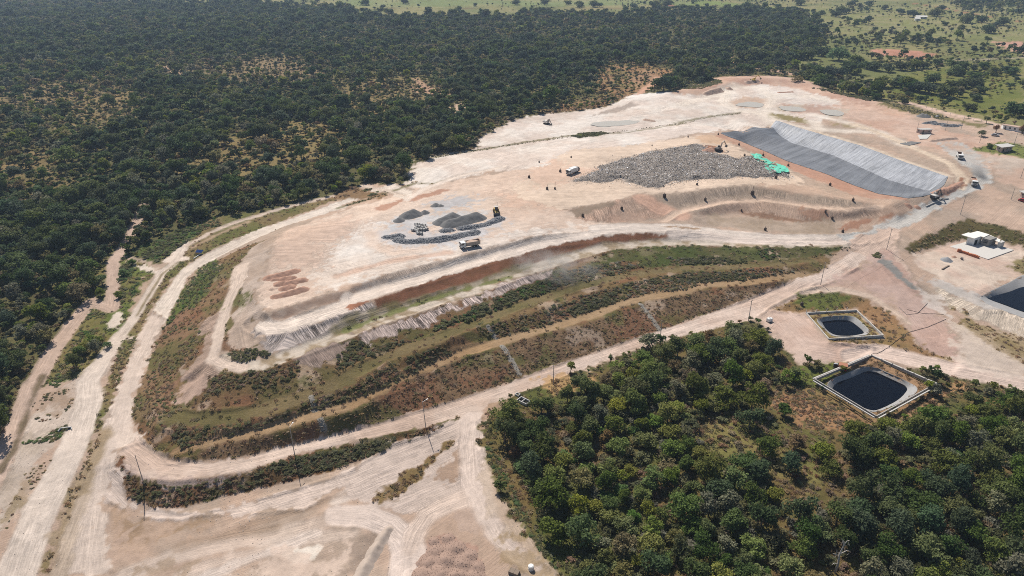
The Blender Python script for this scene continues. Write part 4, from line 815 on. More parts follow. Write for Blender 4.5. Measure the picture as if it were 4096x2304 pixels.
def scatter(name, pts, scale, which, protos, label, cat, kind='stuff'):
    """one object of kind stuff: prototypes set on surveyed points by geometry nodes"""
    col = bpy.data.collections.new(name + '_forms')
    for i, me in enumerate(protos):
        col.objects.link(bpy.data.objects.new('%s_form_%02d' % (name, i), me))
    n = len(pts); me = bpy.data.meshes.new(name); me.vertices.add(n); me.vertices.foreach_set('co', np.asarray(pts, np.float32).ravel())
    a = me.attributes.new('which', 'INT', 'POINT'); a.data.foreach_set('value', np.asarray(which, np.int32))
    rot = np.zeros((n, 3), np.float32); rot[:, 2] = RNG.uniform(0, 6.28, n); rot[:, 0] = RNG.normal(0, .06, n)
    a = me.attributes.new('turn', 'FLOAT_VECTOR', 'POINT'); a.data.foreach_set('vector', rot.ravel())
    sc = np.asarray(scale, np.float32)
    if sc.ndim == 1: sc = np.stack([sc * RNG.uniform(.85, 1.15, n), sc * RNG.uniform(.85, 1.15, n), sc * RNG.uniform(.8, 1.2, n)], 1)
    a = me.attributes.new('size', 'FLOAT_VECTOR', 'POINT'); a.data.foreach_set('vector', sc.astype(np.float32).ravel())
    ng = bpy.data.node_groups.new(name + '_nodes', 'GeometryNodeTree')
    ng.interface.new_socket('Geometry', in_out='INPUT', socket_type='NodeSocketGeometry'); ng.interface.new_socket('Geometry', in_out='OUTPUT', socket_type='NodeSocketGeometry')
    gi = ng.nodes.new('NodeGroupInput'); go = ng.nodes.new('NodeGroupOutput'); ip = ng.nodes.new('GeometryNodeInstanceOnPoints')
    ci = ng.nodes.new('GeometryNodeCollectionInfo'); ci.inputs['Collection'].default_value = col; ci.inputs['Separate Children'].default_value = True; ci.inputs['Reset Children'].default_value = True
    def att(nm, ty):
        q = ng.nodes.new('GeometryNodeInputNamedAttribute'); q.data_type = ty; q.inputs['Name'].default_value = nm
        return [s for s in q.outputs if s.enabled and s.name == 'Attribute'][0]
    ng.links.new(gi.outputs[0], ip.inputs['Points']); ng.links.new(ci.outputs[0], ip.inputs['Instance']); ip.inputs['Pick Instance'].default_value = True
    ng.links.new(att('which', 'INT'), ip.inputs['Instance Index']); ng.links.new(att('turn', 'FLOAT_VECTOR'), ip.inputs['Rotation']); ng.links.new(att('size', 'FLOAT_VECTOR'), ip.inputs['Scale'])
    ng.links.new(ip.outputs[0], go.inputs[0])
    o = link(bpy.data.objects.new(name, me)); md = o.modifiers.new('set_out', 'NODES'); md.node_group = ng
    return tag(o, label, cat, kind=kind)

def grid_index(x, y):
    r = np.hypot(x, y); a = np.arctan2(x, y)
    return np.clip(np.searchsorted(rows, r) - 1, 0, NR - 1), np.clip(((a - az[0]) / (az[1] - az[0])).round().astype(int), 0, NC - 1)
def zone_at(x, y):
    i, j = grid_index(x, y); return ZONE[i, j]
def lum_at(x, y):
    i, j = grid_index(x, y); return CR[i, j].mean(-1)

def jitter_points(x0, x1, y0, y1, step):
    xs = np.arange(x0, x1, step); ys = np.arange(y0, y1, step); X, Y = np.meshgrid(xs, ys)
    X = X.ravel() + RNG.uniform(-.48, .48, X.size) * step; Y = Y.ravel() + RNG.uniform(-.48, .48, Y.size) * step
    m = np.abs(np.arctan2(X, Y)) < math.radians(50)
    return X[m], Y[m]

# --- the forest that reads as one mass
fx = []; fy = []
for (y0, y1, st) in ((60, 330, 3.6), (330, 520, 4.0), (520, 800, 4.6), (800, 1150, 5.4), (1150, 1700, 6.6)):
    w = y1 * .95; X, Y = jitter_points(-w, w, y0, y1, st); m = np.abs(np.arctan2(X, Y)) < math.radians(43)
    fx.append(X[m]); fy.append(Y[m])
fx = np.concatenate(fx); fy = np.concatenate(fy)
zi, zj = grid_index(fx, fy)
m = (ZONE[zi, zj] == 0) & ~((fx > -20) & (fy < 300)) & ~((fx > -140) & (fy < 135))
fx, fy = fx[m], fy[m]; lum = lum_at(fx, fy)
drift = fbm(fx, fy, 95, 3, 401)
dens = np.clip((.158 - lum) / .06, .10, 1) * np.clip(.35 + (drift - .3) * 2.6, .38, 1)
m = RNG.uniform(0, 1, fx.size) < dens; fx, fy, lum = fx[m], fy[m], lum[m]
patch = fbm(fx, fy, 70, 3, 411); pick = RNG.uniform(0, 1, fx.size)
dry = np.clip((lum - .10) / .06, 0, 1) * .7
fw = np.where(pick < .30, 0, np.where(pick < .48, 1, np.where(pick < .66, 2, np.where(pick < .78, 3, np.where(pick < .84, 4, np.where(pick < .91, 5, np.where(pick < .97, 6, 7)))))))
q = RNG.uniform(0, 1, fx.size)
fw = np.where((patch > .53) & (q < .6), np.where(q < .2, 6, np.where(q < .38, 7, np.where(q < .5, 3, 5))), fw)
fw = np.where(q > 1 - dry, np.where(pick < .5, 6, np.where(pick < .8, 8, 9)), fw)
fs = np.clip(np.exp(RNG.normal(-.12, .34, fx.size)) * (.62 + .8 * fbm(fx, fy, 38, 2, 405)), .38, 2.0) * np.where(np.hypot(fx, fy) > 900, 1.15, 1.0) * np.where(dry > .4, .75, 1)

# low second storey that closes the canopy
ux, uy = [], []
for (y0, y1, st) in ((60, 330, 3.4), (330, 520, 4.2), (520, 800, 5.2), (800, 1150, 7.0)):
    w = y1 * .95; X, Y = jitter_points(-w, w, y0, y1, st); m = np.abs(np.arctan2(X, Y)) < math.radians(43); ux.append(X[m]); uy.append(Y[m])
ux = np.concatenate(ux); uy = np.concatenate(uy); m = (zone_at(ux, uy) == 0) & ~((ux > -140) & (uy < 135)); ux, uy = ux[m], uy[m]
m = RNG.uniform(0, 1, ux.size) < np.clip((.24 - lum_at(ux, uy)) / .07, .5, .95); ux, uy = ux[m], uy[m]
FOREST_PTS = np.stack([fx, fy, heights(fx, fy)], 1)

# --- trees one can tell apart
PLANTED = []
def plant_tree(name, proto, p, s, rz, label, group, cat='tree', squash=1.0):
    o = link(bpy.data.objects.new(name, None)); o.empty_display_size = .5
    o.location = p; o.scale = (s, s, s * squash); o.rotation_euler = (0, 0, rz)
    c = link(bpy.data.objects.new('crown', proto[3]), o)
    if proto[4] is not None: link(bpy.data.objects.new('trunk', proto[4]), o)
    PLANTED.append(o)
    return tag(o, label, cat, group)

# the thicket at lower right, largest and nearest crowns as single trees
X, Y = jitter_points(-40, 210, 80, 260, 3.1)
T = np.array(pts2("H 1210,330 1380,330 1500,250 1700,140 E 1860,1400 2050,1300 2250,1230 2480,1180 F 0,1160 250,1120 430,1050 520,1020 600,1090 720,1220 840,1310 900,1400 I 780,60 560,180 640,280 860,400 1050,460 1250,450 1440,430 1520,380 1700,390 1900,290 2130,200 2300,210 2536,270 2800,300 2900,1800 H 2100,1900 1800,1600 1740,1449 1670,1330 1520,1130 1390,870 1260,640 1170,500"))
m = inside(X, Y, T); X, Y = X[m], Y[m]
open_poly = [np.array(pts2(t)) for t in ("I 60,470 320,230 470,330 560,400 620,180 760,200 900,330 1100,380 1300,420 1250,560 1050,600 1000,720 1250,760 1300,900 1050,960 860,960 720,760 560,640 420,660 150,580", "H 1430,20 1720,-20 1900,30 1820,90 1560,110", "I 950,640 1180,620 1500,760 1400,800 1150,720", "H 1200,760 1400,740 1420,860 1280,860", "H 2090,640 2300,620 2350,760 2120,760", "H 1480,800 1600,780 1680,900 1560,1000", "H 1600,1240 1790,1250 1780,1400 1640,1380", "I 600,180 900,80 1000,200 800,330")]
ins = np.zeros(X.shape, bool)
for q in open_poly: ins |= inside(X, Y, q)
r = np.hypot(X, Y); lowbush = ins & (RNG.uniform(0, 1, X.size) < .92)
size = np.clip(np.exp(RNG.normal(-.1, .33, X.size)), .45, 1.7) * (1 - .45 * lowbush)
clump = fbm(X, Y, 26, 3, 421); tone = fbm(X, Y, 34, 2, 431)
size *= .75 + .6 * clump
DEAD = pts2("I 1165,1425")[0]
order = np.argsort(-(size / (r + 60)) * (~lowbush))
keep = []
for i in order:
    if lowbush[i] or len(keep) >= 285 or (X[i] - DEAD[0]) ** 2 + (Y[i] - DEAD[1]) ** 2 < 20: continue
    if all((X[i] - X[j]) ** 2 + (Y[i] - Y[j]) ** 2 > (1.7 * (size[i] + size[j])) ** 2 for j in keep): keep.append(i)
keepset = set(keep)
WORDS = {'dark': 'dark green', 'mid': 'green', 'light': 'light green', 'grey': 'grey-green', 'olive': 'olive', 'bright': 'bright green', 'dry': 'dry brown', 'blue': 'blue-green', 'rust': 'rusty'}
marks = [("in the thicket by the bottom picture edge", parse("I 900,1380")[0]), ("in the thicket below the diamond-walled pond", parse("I 1500,560")[0]), ("in the thicket tip under the white-walled pond", parse("F 400,1250")[0]),
         ("at the thicket edge by the concrete tank", parse("H 1350,350")[0]), ("at the thicket edge by the rubble-heap road", parse("H 1350,900")[0]), ("in the middle of the upper thicket", parse("H 1900,520")[0]),
         ("in the thicket by the right picture edge", parse("I 2250,500")[0]), ("in the thicket around the bare dead tree", parse("I 1200,1100")[0]), ("in the lower left part of the thicket", parse("H 2200,1150")[0])]
mk = [(t, ground_at(p[0], p[1])) for t, p in marks]
def tree_words(leaf, x, y, s):
    t = min(mk, key=lambda q: (q[1].x - x) ** 2 + (q[1].y - y) ** 2)[0]
    return ('tall ' if s > 1.15 else 'small ' if s < .75 else '') + WORDS[leaf] + ' tree ' + t
u = RNG.uniform(0, 1, X.size)
for i in keep:
    a = tone[i] + RNG.normal(0, .10)
    k = int(RNG.choice([0, 1, 10, 3])) if a < .40 else int(RNG.choice([2, 3, 0, 6, 4])) if a < .50 else int(RNG.choice([4, 5, 2, 8, 7, 3, 4, 2]))
    if u[i] < .02: k = 9
    pr = NEAR[k]; s = float(np.clip(size[i] * .98, .45, 1.35))
    plant_tree('thicket_tree', pr, (X[i], Y[i], height(X[i], Y[i])), s, RNG.uniform(0, 6.28), tree_words(pr[0], X[i], Y[i], s), tree_words(pr[0], X[i], Y[i], s).replace(' tree ', ' trees '), squash=RNG.uniform(.75, 1.3))
rest = np.array([i for i in range(X.size) if i not in keepset])
up = RNG.uniform(0, 1, rest.size); lb = lowbush[rest]
names = ['dark', 'mid', 'light', 'olive', 'grey', 'dry', 'rust', 'bright', 'straw']
wh = np.where(lb, np.where(up < .3, 5, np.where(up < .55, 8, np.where(up < .72, 6, np.where(up < .88, 3, 2)))), np.where(up < .22, 0, np.where(up < .48, 1, np.where(up < .64, 2, np.where(up < .76, 3, np.where(up < .86, 4, np.where(up < .92, 7, 5)))))))
scatter('undergrowth', np.stack([X[rest], Y[rest], heights(X[rest], Y[rest])], 1), RNG.uniform(.8, 2.1, rest.size) * np.where(lb, .65, 1), wh, [BUSH[n] for n in names], 'shrubs and dry bushes filling the gaps of the thicket', 'undergrowth')

scatter('forest_undergrowth', np.stack([ux, uy, heights(ux, uy)], 1), np.clip(np.exp(RNG.normal(-.75, .3, ux.size)), .25, .9), RNG.choice([3, 5, 5, 6, 6, 6, 7, 7, 8, 9, 1], ux.size), [FAR[k][5] for k in sorted(FAR)], 'olive and straw undergrowth between the forest trees', 'undergrowth')
# forest edge on the left: the nearest crowns as single trees
fr = np.hypot(FOREST_PTS[:, 0], FOREST_PTS[:, 1]); depth = FOREST_PTS[:, 1] * math.cos(PITCH) + (CAM_H - FOREST_PTS[:, 2]) * math.sin(PITCH)
big = fs / fr * (FOREST_PTS[:, 0] < 0) * (np.abs(FOREST_PTS[:, 0]) / depth < .735)
o_ = np.argsort(-big)[:290]
edge = [("beside the pink track near the left edge", parse("D 150,1250")[0]), ("at the forest edge left of the pink track", parse("D 450,850")[0]), ("in the forest where the pink track narrows", parse("D 900,250")[0]), ("deep in the forest by the left picture edge", parse("D 100,450")[0]), ("at the forest corner above the white dirt fan", parse("D 1200,250")[0]), ("in the forest above the upper loop road", parse("D 1600,120")[0]), ("in the forest left of the loop track", parse("D 1950,60")[0]), ("at the forest edge by the side track", parse("B 50,1250")[0]), ("at the forest edge of the white clearing", parse("B 450,1150")[0]), ("in the forest above the track end", parse("D 1150,20")[0]), ("in the forest between track end and loop road", parse("D 1420,60")[0])]
ed = [(t, ground_at(p[0], p[1])) for t, p in edge]
FK = {0: 0, 1: 1, 2: 10, 3: 2, 4: 3, 5: 6, 6: 7, 7: 4, 8: 9, 9: 11}
for i in o_:
    x, y, z = FOREST_PTS[i]; pr = NEAR[FK[int(fw[i])]]; t = min(ed, key=lambda q: (q[1].x - x) ** 2 + (q[1].y - y) ** 2)[0]
    s = float(fs[i]); wd = ('tall ' if s > 1.08 else 'small ' if s < .8 else '') + WORDS[pr[0]] + ' tree ' + t
    plant_tree('forest_tree', pr, (x, y, z), s, RNG.uniform(0, 6.28), wd, wd.replace(' tree ', ' trees '))
m = np.ones(len(FOREST_PTS), bool); m[o_] = False
scatter('forest', FOREST_PTS[m], fs[m], fw[m], [FAR[k][5] for k in sorted(FAR)], 'dense dark woodland stretching behind the landfill to the far pasture', 'forest')
# ------------------------------------------------------------------ building kit
class MB:
    """collects shapes for ONE mesh"""
    def __init__(s): s.V = []; s.F = []
    def add(s, V, F):
        b = len(s.V); s.V += [tuple(v) for v in V]; s.F += [tuple(i + b for i in f) for f in F]; return s
    def box(s, x0, x1, y0, y1, z0, z1, taper=0.0, tx=0.0):
        a = taper
        V = [(x0, y0, z0), (x1, y0, z0), (x1, y1, z0), (x0, y1, z0), (x0 + a + tx, y0 + a, z1), (x1 - a, y0 + a, z1), (x1 - a, y1 - a, z1), (x0 + a + tx, y1 - a, z1)]
        return s.add(V, [(0, 3, 2, 1), (4, 5, 6, 7), (0, 1, 5, 4), (1, 2, 6, 5), (2, 3, 7, 6), (3, 0, 4, 7)])
    def prism(s, prof, y0, y1):
        """side profile in x,z swept along y"""
        n = len(prof); V = [(x, y0, z) for x, z in prof] + [(x, y1, z) for x, z in prof]
        return s.add(V, [tuple(range(n)), tuple(range(2 * n - 1, n - 1, -1))] + [(i, (i + 1) % n + 0, (i + 1) % n + n, i + n)[::-1] for i in range(n)])
    def slab(s, poly, z0, z1):
        """plan polygon extruded upwards"""
        n = len(poly); V = [(p[0], p[1], z0) for p in poly] + [(p[0], p[1], z1) for p in poly]
        return s.add(V, [tuple(range(n - 1, -1, -1)), tuple(range(n, 2 * n))] + [(i, (i + 1) % n, (i + 1) % n + n, i + n) for i in range(n)])
    def cyl(s, p, q, r0, r1=None, seg=12, cap=True):
        r1 = r0 if r1 is None else r1; p, q = Vector(p), Vector(q); d = (q - p).normalized(); x = d.orthogonal().normalized(); y = d.cross(x); V = []
        for c, r in ((p, r0), (q, r1)):
            for k in range(seg):
                a = 6.28318 * k / seg; V.append(c + (x * math.cos(a) + y * math.sin(a)) * r)
        F = [(k, (k + 1) % seg, (k + 1) % seg + seg, k + seg) for k in range(seg)]
        if cap: F += [tuple(range(seg - 1, -1, -1)), tuple(range(seg, 2 * seg))]
        return s.add(V, F)
    def bar(s, p, q, w, h):
        p, q = Vector(p), Vector(q); d = (q - p).normalized(); up = Vector((0, 0, 1)) if abs(d.z) < .95 else Vector((1, 0, 0)); x = d.cross(up).normalized(); y = x.cross(d); V = []
        for c in (p, q):
            for a, b in ((-1, -1), (1, -1), (1, 1), (-1, 1)): V.append(c + x * a * w / 2 + y * b * h / 2)
        return s.add(V, [(0, 3, 2, 1), (4, 5, 6, 7), (0, 1, 5, 4), (1, 2, 6, 5), (2, 3, 7, 6), (3, 0, 4, 7)])
    def build(s, name, mat, parent=None, smooth=False, bevel=0.0):
        me = bpy.data.meshes.new(name); me.from_pydata(s.V, [], s.F)
        bm = bmesh.new(); bm.from_mesh(me); bmesh.ops.recalc_face_normals(bm, faces=bm.faces)
        if bevel: bmesh.ops.bevel(bm, geom=list(bm.edges), offset=bevel, segments=1, affect='EDGES', clamp_overlap=True)
        bm.to_mesh(me); bm.free()
        if smooth: me.polygons.foreach_set('use_smooth', [True] * len(me.polygons))
        for m in (mat if isinstance(mat, (list, tuple)) else [mat]): me.materials.append(m)
        return link(bpy.data.objects.new(name, me), parent)

def thing(name, loc, rz, label, cat, group=None, tilt=(0, 0)):
    o = link(bpy.data.objects.new(name, None)); o.location = loc; o.rotation_euler = (tilt[0], tilt[1], rz); o.empty_display_size = .5
    return tag(o, label, cat, group)

def copy_tree(o, parent=None):
    c = o.copy(); COL.objects.link(c); c.parent = parent
    if parent is not None: c.matrix_parent_inverse = o.matrix_parent_inverse
    for ch in list(o.children): copy_tree(ch, c)
    return c

def heading(txt):
    a, b = pts2(txt); return math.atan2(b[1] - a[1], b[0] - a[0])

M_WHITE = plain('white_paint', (.72, .71, .68), .5, .4, vary=.06); M_CONC = plain('concrete', (.50, .48, .45), .9, .1); M_CONCW = plain('limewashed_concrete', (.52, .49, .45), .85, .1, vary=.1)
M_TAN = plain('dusty_tan_steel', (.46, .37, .30), .6, .3); M_DARK = plain('dark_rubber', (.025, .024, .024), .8, .2); M_GLASS = plain('dark_glass', (.02, .025, .03), .12, .6, vary=0)
M_STEELD = plain('dirty_steel', (.10, .09, .085), .7, .3); M_YEL = plain('machine_yellow', (.52, .35, .07), .5, .4); M_ORANGE = plain('worn_orange', (.45, .20, .07), .55, .35)
M_RUST = plain('rusty_iron', (.14, .075, .05), .9, .1, vary=.3, scale=8); M_RED = plain('red_paint', (.36, .035, .03), .5, .4); M_BLUE = plain('blue_sheet', (.012, .035, .12), .9, .05)
M_BRICK = plain('orange_brick', (.42, .15, .075), .9, .1, vary=.2, scale=6); M_GREYROOF = plain('fibre_cement', (.46, .44, .41), .9, .1, vary=.15); M_ROOFW = plain('white_roof_slab', (.74, .70, .63), .8, .15, vary=.07)
M_WOOD = plain('weathered_wood', (.23, .18, .14), .9, .1, vary=.25); M_POLE = plain('concrete_pole', (.36, .33, .30), .9, .1); M_GRAVEL = plain('crushed_stone_fine', (.17, .165, .16), .95, .05, vary=.22, scale=2.2)
M_STONE = plain('crushed_stone', (.25, .25, .255), .95, .05, vary=.25, scale=2); M_PINKWALL = plain('pink_plaster', (.50, .36, .31), .9, .1); M_SOILR = plain('red_soil', (.37, .225, .165), 1, .02, vary=.25, scale=1.5)
M_SOILP = plain('pink_soil', (.44, .32, .25), 1, .02, vary=.2, scale=1.2); M_ROOFRED = plain('clay_tile', (.36, .17, .11), .9, .1); M_SILVER = plain('silver_paint', (.45, .46, .48), .35, .5, .3)
M_BLACKP = plain('black_pipe', (.02, .02, .022), .5, .3); M_STONEDK = plain('vent_stones', (.10, .08, .07), .95, .05, vary=.4, scale=4); M_PURPLE = plain('stained_concrete', (.36, .33, .30), .9, .1, vary=.25)

def wheel(parent, x, y, r, w, rimmat=None, name='wheel'):
    t = MB().cyl((x, y - w / 2, r), (x, y + w / 2, r), r, seg=14).build(name, M_DARK, parent)
    MB().cyl((x, y - w / 2 - .02, r), (x, y + w / 2 + .02, r), r * .52, seg=10).build('rim', rimmat or M_SILVER, t)
    return t

def cab_over(root, x0, col, w=2.4, h0=.7, h1=2.75, L=1.9, glass=M_GLASS):
    """flat-nosed lorry cab, nose at +x"""
    c = MB().prism([(x0, h0), (x0 + L, h0), (x0 + L, h0 + 1.0), (x0 + L - .12, h1 - .12), (x0 + L - .35, h1), (x0, h1)], -w / 2, w / 2).build('cab', col, root, bevel=.05)
    MB().prism([(x0 + L + .012, h0 + .98), (x0 + L - .105, h1 - .22), (x0 + L - .18, h1 - .22), (x0 + L - .08, h0 + .98)], -w / 2 + .14, w / 2 - .14).build('windscreen', glass, c)
    for s in (-1, 1):
        MB().box(x0 + .75, x0 + L - .32, s * (w / 2) - .02, s * (w / 2) + .02, h0 + 1.05, h1 - .25).build('side_window', glass, c)
        MB().box(x0 + L - .1, x0 + L + .05, s * (w / 2 + .14) - .09, s * (w / 2 + .14) + .09, h0 + 1.1, h0 + 1.7).build('mirror', M_DARK, c)
        MB().box(x0 + L + .0, x0 + L + .09, s * .85 - .18, s * .85 + .18, h0 + .12, h0 + .32).build('headlight', M_SILVER, c)
    MB().box(x0 + L - .3, x0 + L + .1, -w / 2 - .02, w / 2 + .02, h0 - .28, h0 + .06).build('bumper', M_STEELD, root)
    MB().box(x0 + L - .02, x0 + L + .04, -.7, .7, h0 + .35, h0 + .85).build('grille', M_STEELD, c)

def dump_truck(loc, rz, label, cabm, bedm, load=None, raised=0.0):
    t = thing('dump_truck', loc, rz, label, 'truck')
    MB().box(-3.9, 3.2, -.45, .45, .75, 1.0).build('chassis', M_STEELD, t)
    cab_over(t, 1.9, cabm)
    b = MB().prism([(-4.0, 1.05), (1.5, 1.05), (1.6, 2.6), (-4.3, 2.6)], -1.25, 1.25)
    bed = MB()
    bed.prism([(-4.0, 1.05), (1.5, 1.05), (1.5, 1.2), (-4.0, 1.2)], -1.2, 1.2)
    for s in (-1, 1): bed.box(-4.2, 1.6, s * 1.25 - .06, s * 1.25 + .06, 1.05, 2.6)
    bed.prism([(1.5, 1.05), (1.6, 1.05), (1.75, 2.75), (1.6, 2.75)], -1.3, 1.3)
    bd = bed.build('bed', bedm, t)
    MB().prism([(-4.02, 1.1), (-3.92, 1.1), (-4.22, 2.6), (-4.34, 2.6)], -1.18, 1.18).build('tailgate', M_RUST, bd)
    for x in (-3.4, -2.2, -1.0, .2, 1.2):
        for s in (-1, 1): MB().box(x - .06, x + .06, s * 1.32 - .05, s * 1.32 + .05, 1.05, 2.55).build('rib', bedm, bd)
    if load: MB().prism([(-3.9, 1.9), (1.4, 1.9), (.6, 2.35), (-1.2, 2.6), (-3.0, 2.3)], -1.15, 1.15).build('load', load, bd)
    for x in (3.0, -1.6, -2.9):
        for s in (-1, 1): wheel(t, x, s * 1.0, .52, .42 if x > 0 else .6)
    MB().cyl((1.75, .9, .6), (1.75, 1.25, .6), .3).build('fuel_tank', M_SILVER, t)
    return t

def refuse_truck(loc, rz, label):
    t = thing('refuse_truck', loc, rz, label, 'truck')
    MB().box(-3.9, 3.2, -.45, .45, .75, 1.0).build('chassis', M_STEELD, t); cab_over(t, 2.0, M_WHITE)
    b = MB().prism([(-3.0, 1.05), (1.7, 1.05), (1.75, 3.0), (1.5, 3.15), (-2.8, 3.15), (-3.1, 2.9)], -1.22, 1.22).build('body', M_WHITE, t, bevel=.06)
    MB().prism([(-4.3, .8), (-3.03, .8), (-3.12, 3.0), (-3.6, 3.0), (-4.4, 2.0)], -1.18, 1.18).build('hopper', M_STEELD, t)
    for x in (-2, -.6, .8): MB().box(x - .05, x + .05, -1.27, 1.27, 1.05, 3.2).build('rib', M_WHITE, b)
    for x in (3.0, -1.4, -2.7):
        for s in (-1, 1): wheel(t, x, s * 1.0, .52, .5)
    return t

def excavator(loc, rz, label, body, reach=(2.9, 4.6, 5.6, 2.4), arm=None, slew=0.0):
    """crawler excavator; reach = boom knee x,z and stick end x,z"""
    t = thing('excavator', loc, rz, label, 'excavator'); arm = arm or body
    for s in (-1, 1):
        tr = MB().prism([(-1.9, .25), (-1.6, .0), (1.6, .0), (1.9, .25), (1.9, .6), (1.6, .85), (-1.6, .85), (-1.9, .6)], s * 1.1 - .28, s * 1.1 + .28).build('track', M_DARK, t)
        for x in (-1.3, -.65, 0, .65, 1.3): MB().cyl((x, s * 1.1 - .3, .35), (x, s * 1.1 + .3, .35), .2, seg=8).build('roller', M_STEELD, tr)
    MB().cyl((0, 0, .7), (0, 0, 1.1), .75).build('turntable', M_STEELD, t)
    h = MB().prism([(-2.3, 1.1), (1.4, 1.1), (1.4, 1.6), (.2, 1.7), (.2, 2.1), (-2.1, 2.2), (-2.4, 1.9)], -1.25, 1.25).build('house', body, t, bevel=.05)
    MB().box(-2.6, -2.0, -1.2, 1.2, 1.05, 2.0, .06).build('counterweight', M_STEELD, h)
    c = MB().prism([(.1, 1.6), (1.5, 1.6), (1.45, 2.3), (1.2, 3.0), (.1, 3.0)], .3, 1.2).build('cab', body, t, bevel=.04)
    MB().box(.3, 1.1, 1.19, 1.23, 2.0, 2.8).build('side_window', M_GLASS, c); MB().prism([(1.52, 1.8), (1.46, 2.3), (1.25, 2.9), (1.2, 2.9), (1.42, 2.3), (1.48, 1.8)], .4, 1.1).build('windscreen', M_GLASS, c)
    MB().cyl((-1.4, -.8, 2.1), (-1.4, -.8, 2.8), .09, seg=8).build('exhaust', M_STEELD, h)
    kx, kz, ex, ez = reach
    bm = MB().bar((.8, -.2, 1.5), (kx * .55, -.2, kz * .86), .42, .6).bar((kx * .55, -.2, kz * .86), (kx + .2, -.2, kz), .4, .5).build('boom', arm, t)
    MB().cyl((1.2, -.2, 1.3), (kx * .6, -.2, kz * .7), .1, seg=8).build('ram', M_SILVER, bm)
    st = MB().bar((kx, -.2, kz + .2), (ex, -.2, ez), .34, .42).build('stick', arm, t)
    MB().prism([(ex - .3, ez + .1), (ex + .35, ez + .15), (ex + .45, ez - .5), (ex - .2, ez - 1.0), (ex - .75, ez - .8), (ex - .5, ez - .3)], -.75, .35).build('bucket', M_STEELD, st)
    return t

def wheel_loader(loc, rz, label):
    t = thing('wheel_loader', loc, rz, label, 'loader')
    b = MB().prism([(-3.2, .9), (-.2, .9), (-.2, 1.9), (-2.9, 1.8), (-3.3, 1.4)], -1.05, 1.05).build('engine_hood', M_YEL, t, bevel=.06)
    MB().box(-3.35, -3.0, -1.1, 1.1, .75, 1.35).build('counterweight', M_STEELD, b)
    c = MB().box(-.9, .6, -.75, .75, 1.6, 3.2, .12).build('cab', M_STEELD, t); MB().box(-1.0, .7, -.85, .85, 3.2, 3.32).build('cab_roof', M_CONCW, c)
    for s in (-1, 1): MB().box(-.7, .4, s * .7 - .04, s * .7 + .04, 2.0, 3.0).build('side_window', M_GLASS, c)
    MB().box(.2, 2.2, -.5, .5, .8, 1.5).build('front_frame', M_YEL, t)
    a = MB()
    for s in (-1, 1): a.bar((1.0, s * .6, 1.6), (3.4, s * .6, .9), .2, .35)
    a.build('lift_arm', M_YEL, t)
    MB().prism([(3.1, .2), (4.3, .15), (3.6, .4), (3.35, 1.0), (3.7, 1.5), (3.2, 1.45), (3.0, .8)], -1.45, 1.45).build('bucket', M_STEELD, t)
    for x in (-1.9, 1.5):
        for s in (-1, 1): wheel(t, x, s * 1.05, .78, .6, M_YEL)
    MB().cyl((-2.2, .4, 1.8), (-2.2, .4, 3.0), .08, seg=8).build('exhaust', M_STEELD, t); MB().cyl((-.5, .6, 3.3), (-.5, .6, 5.2), .03, seg=6).build('aerial', M_STEELD, t)
    return t

def parked_car(loc, rz, label, paint):
    t = thing('parked_car', loc, rz, label, 'car')
    b = MB().prism([(-2.1, .35), (2.1, .35), (2.15, .7), (1.9, .88), (.9, .98), (-1.9, .98), (-2.15, .8)], -.85, .85).build('body', paint, t, bevel=.06)
    c = MB().prism([(-1.7, .95), (.95, .95), (.35, 1.48), (-1.4, 1.48)], -.76, .76).build('cabin', M_GLASS, t); MB().prism([(-1.38, 1.47), (.32, 1.47), (.2, 1.53), (-1.3, 1.53)], -.7, .7).build('roof', paint, c)
    for x in (-1.35, 1.35):
        for s in (-1, 1): wheel(t, x, s * .78, .33, .22)
    return t

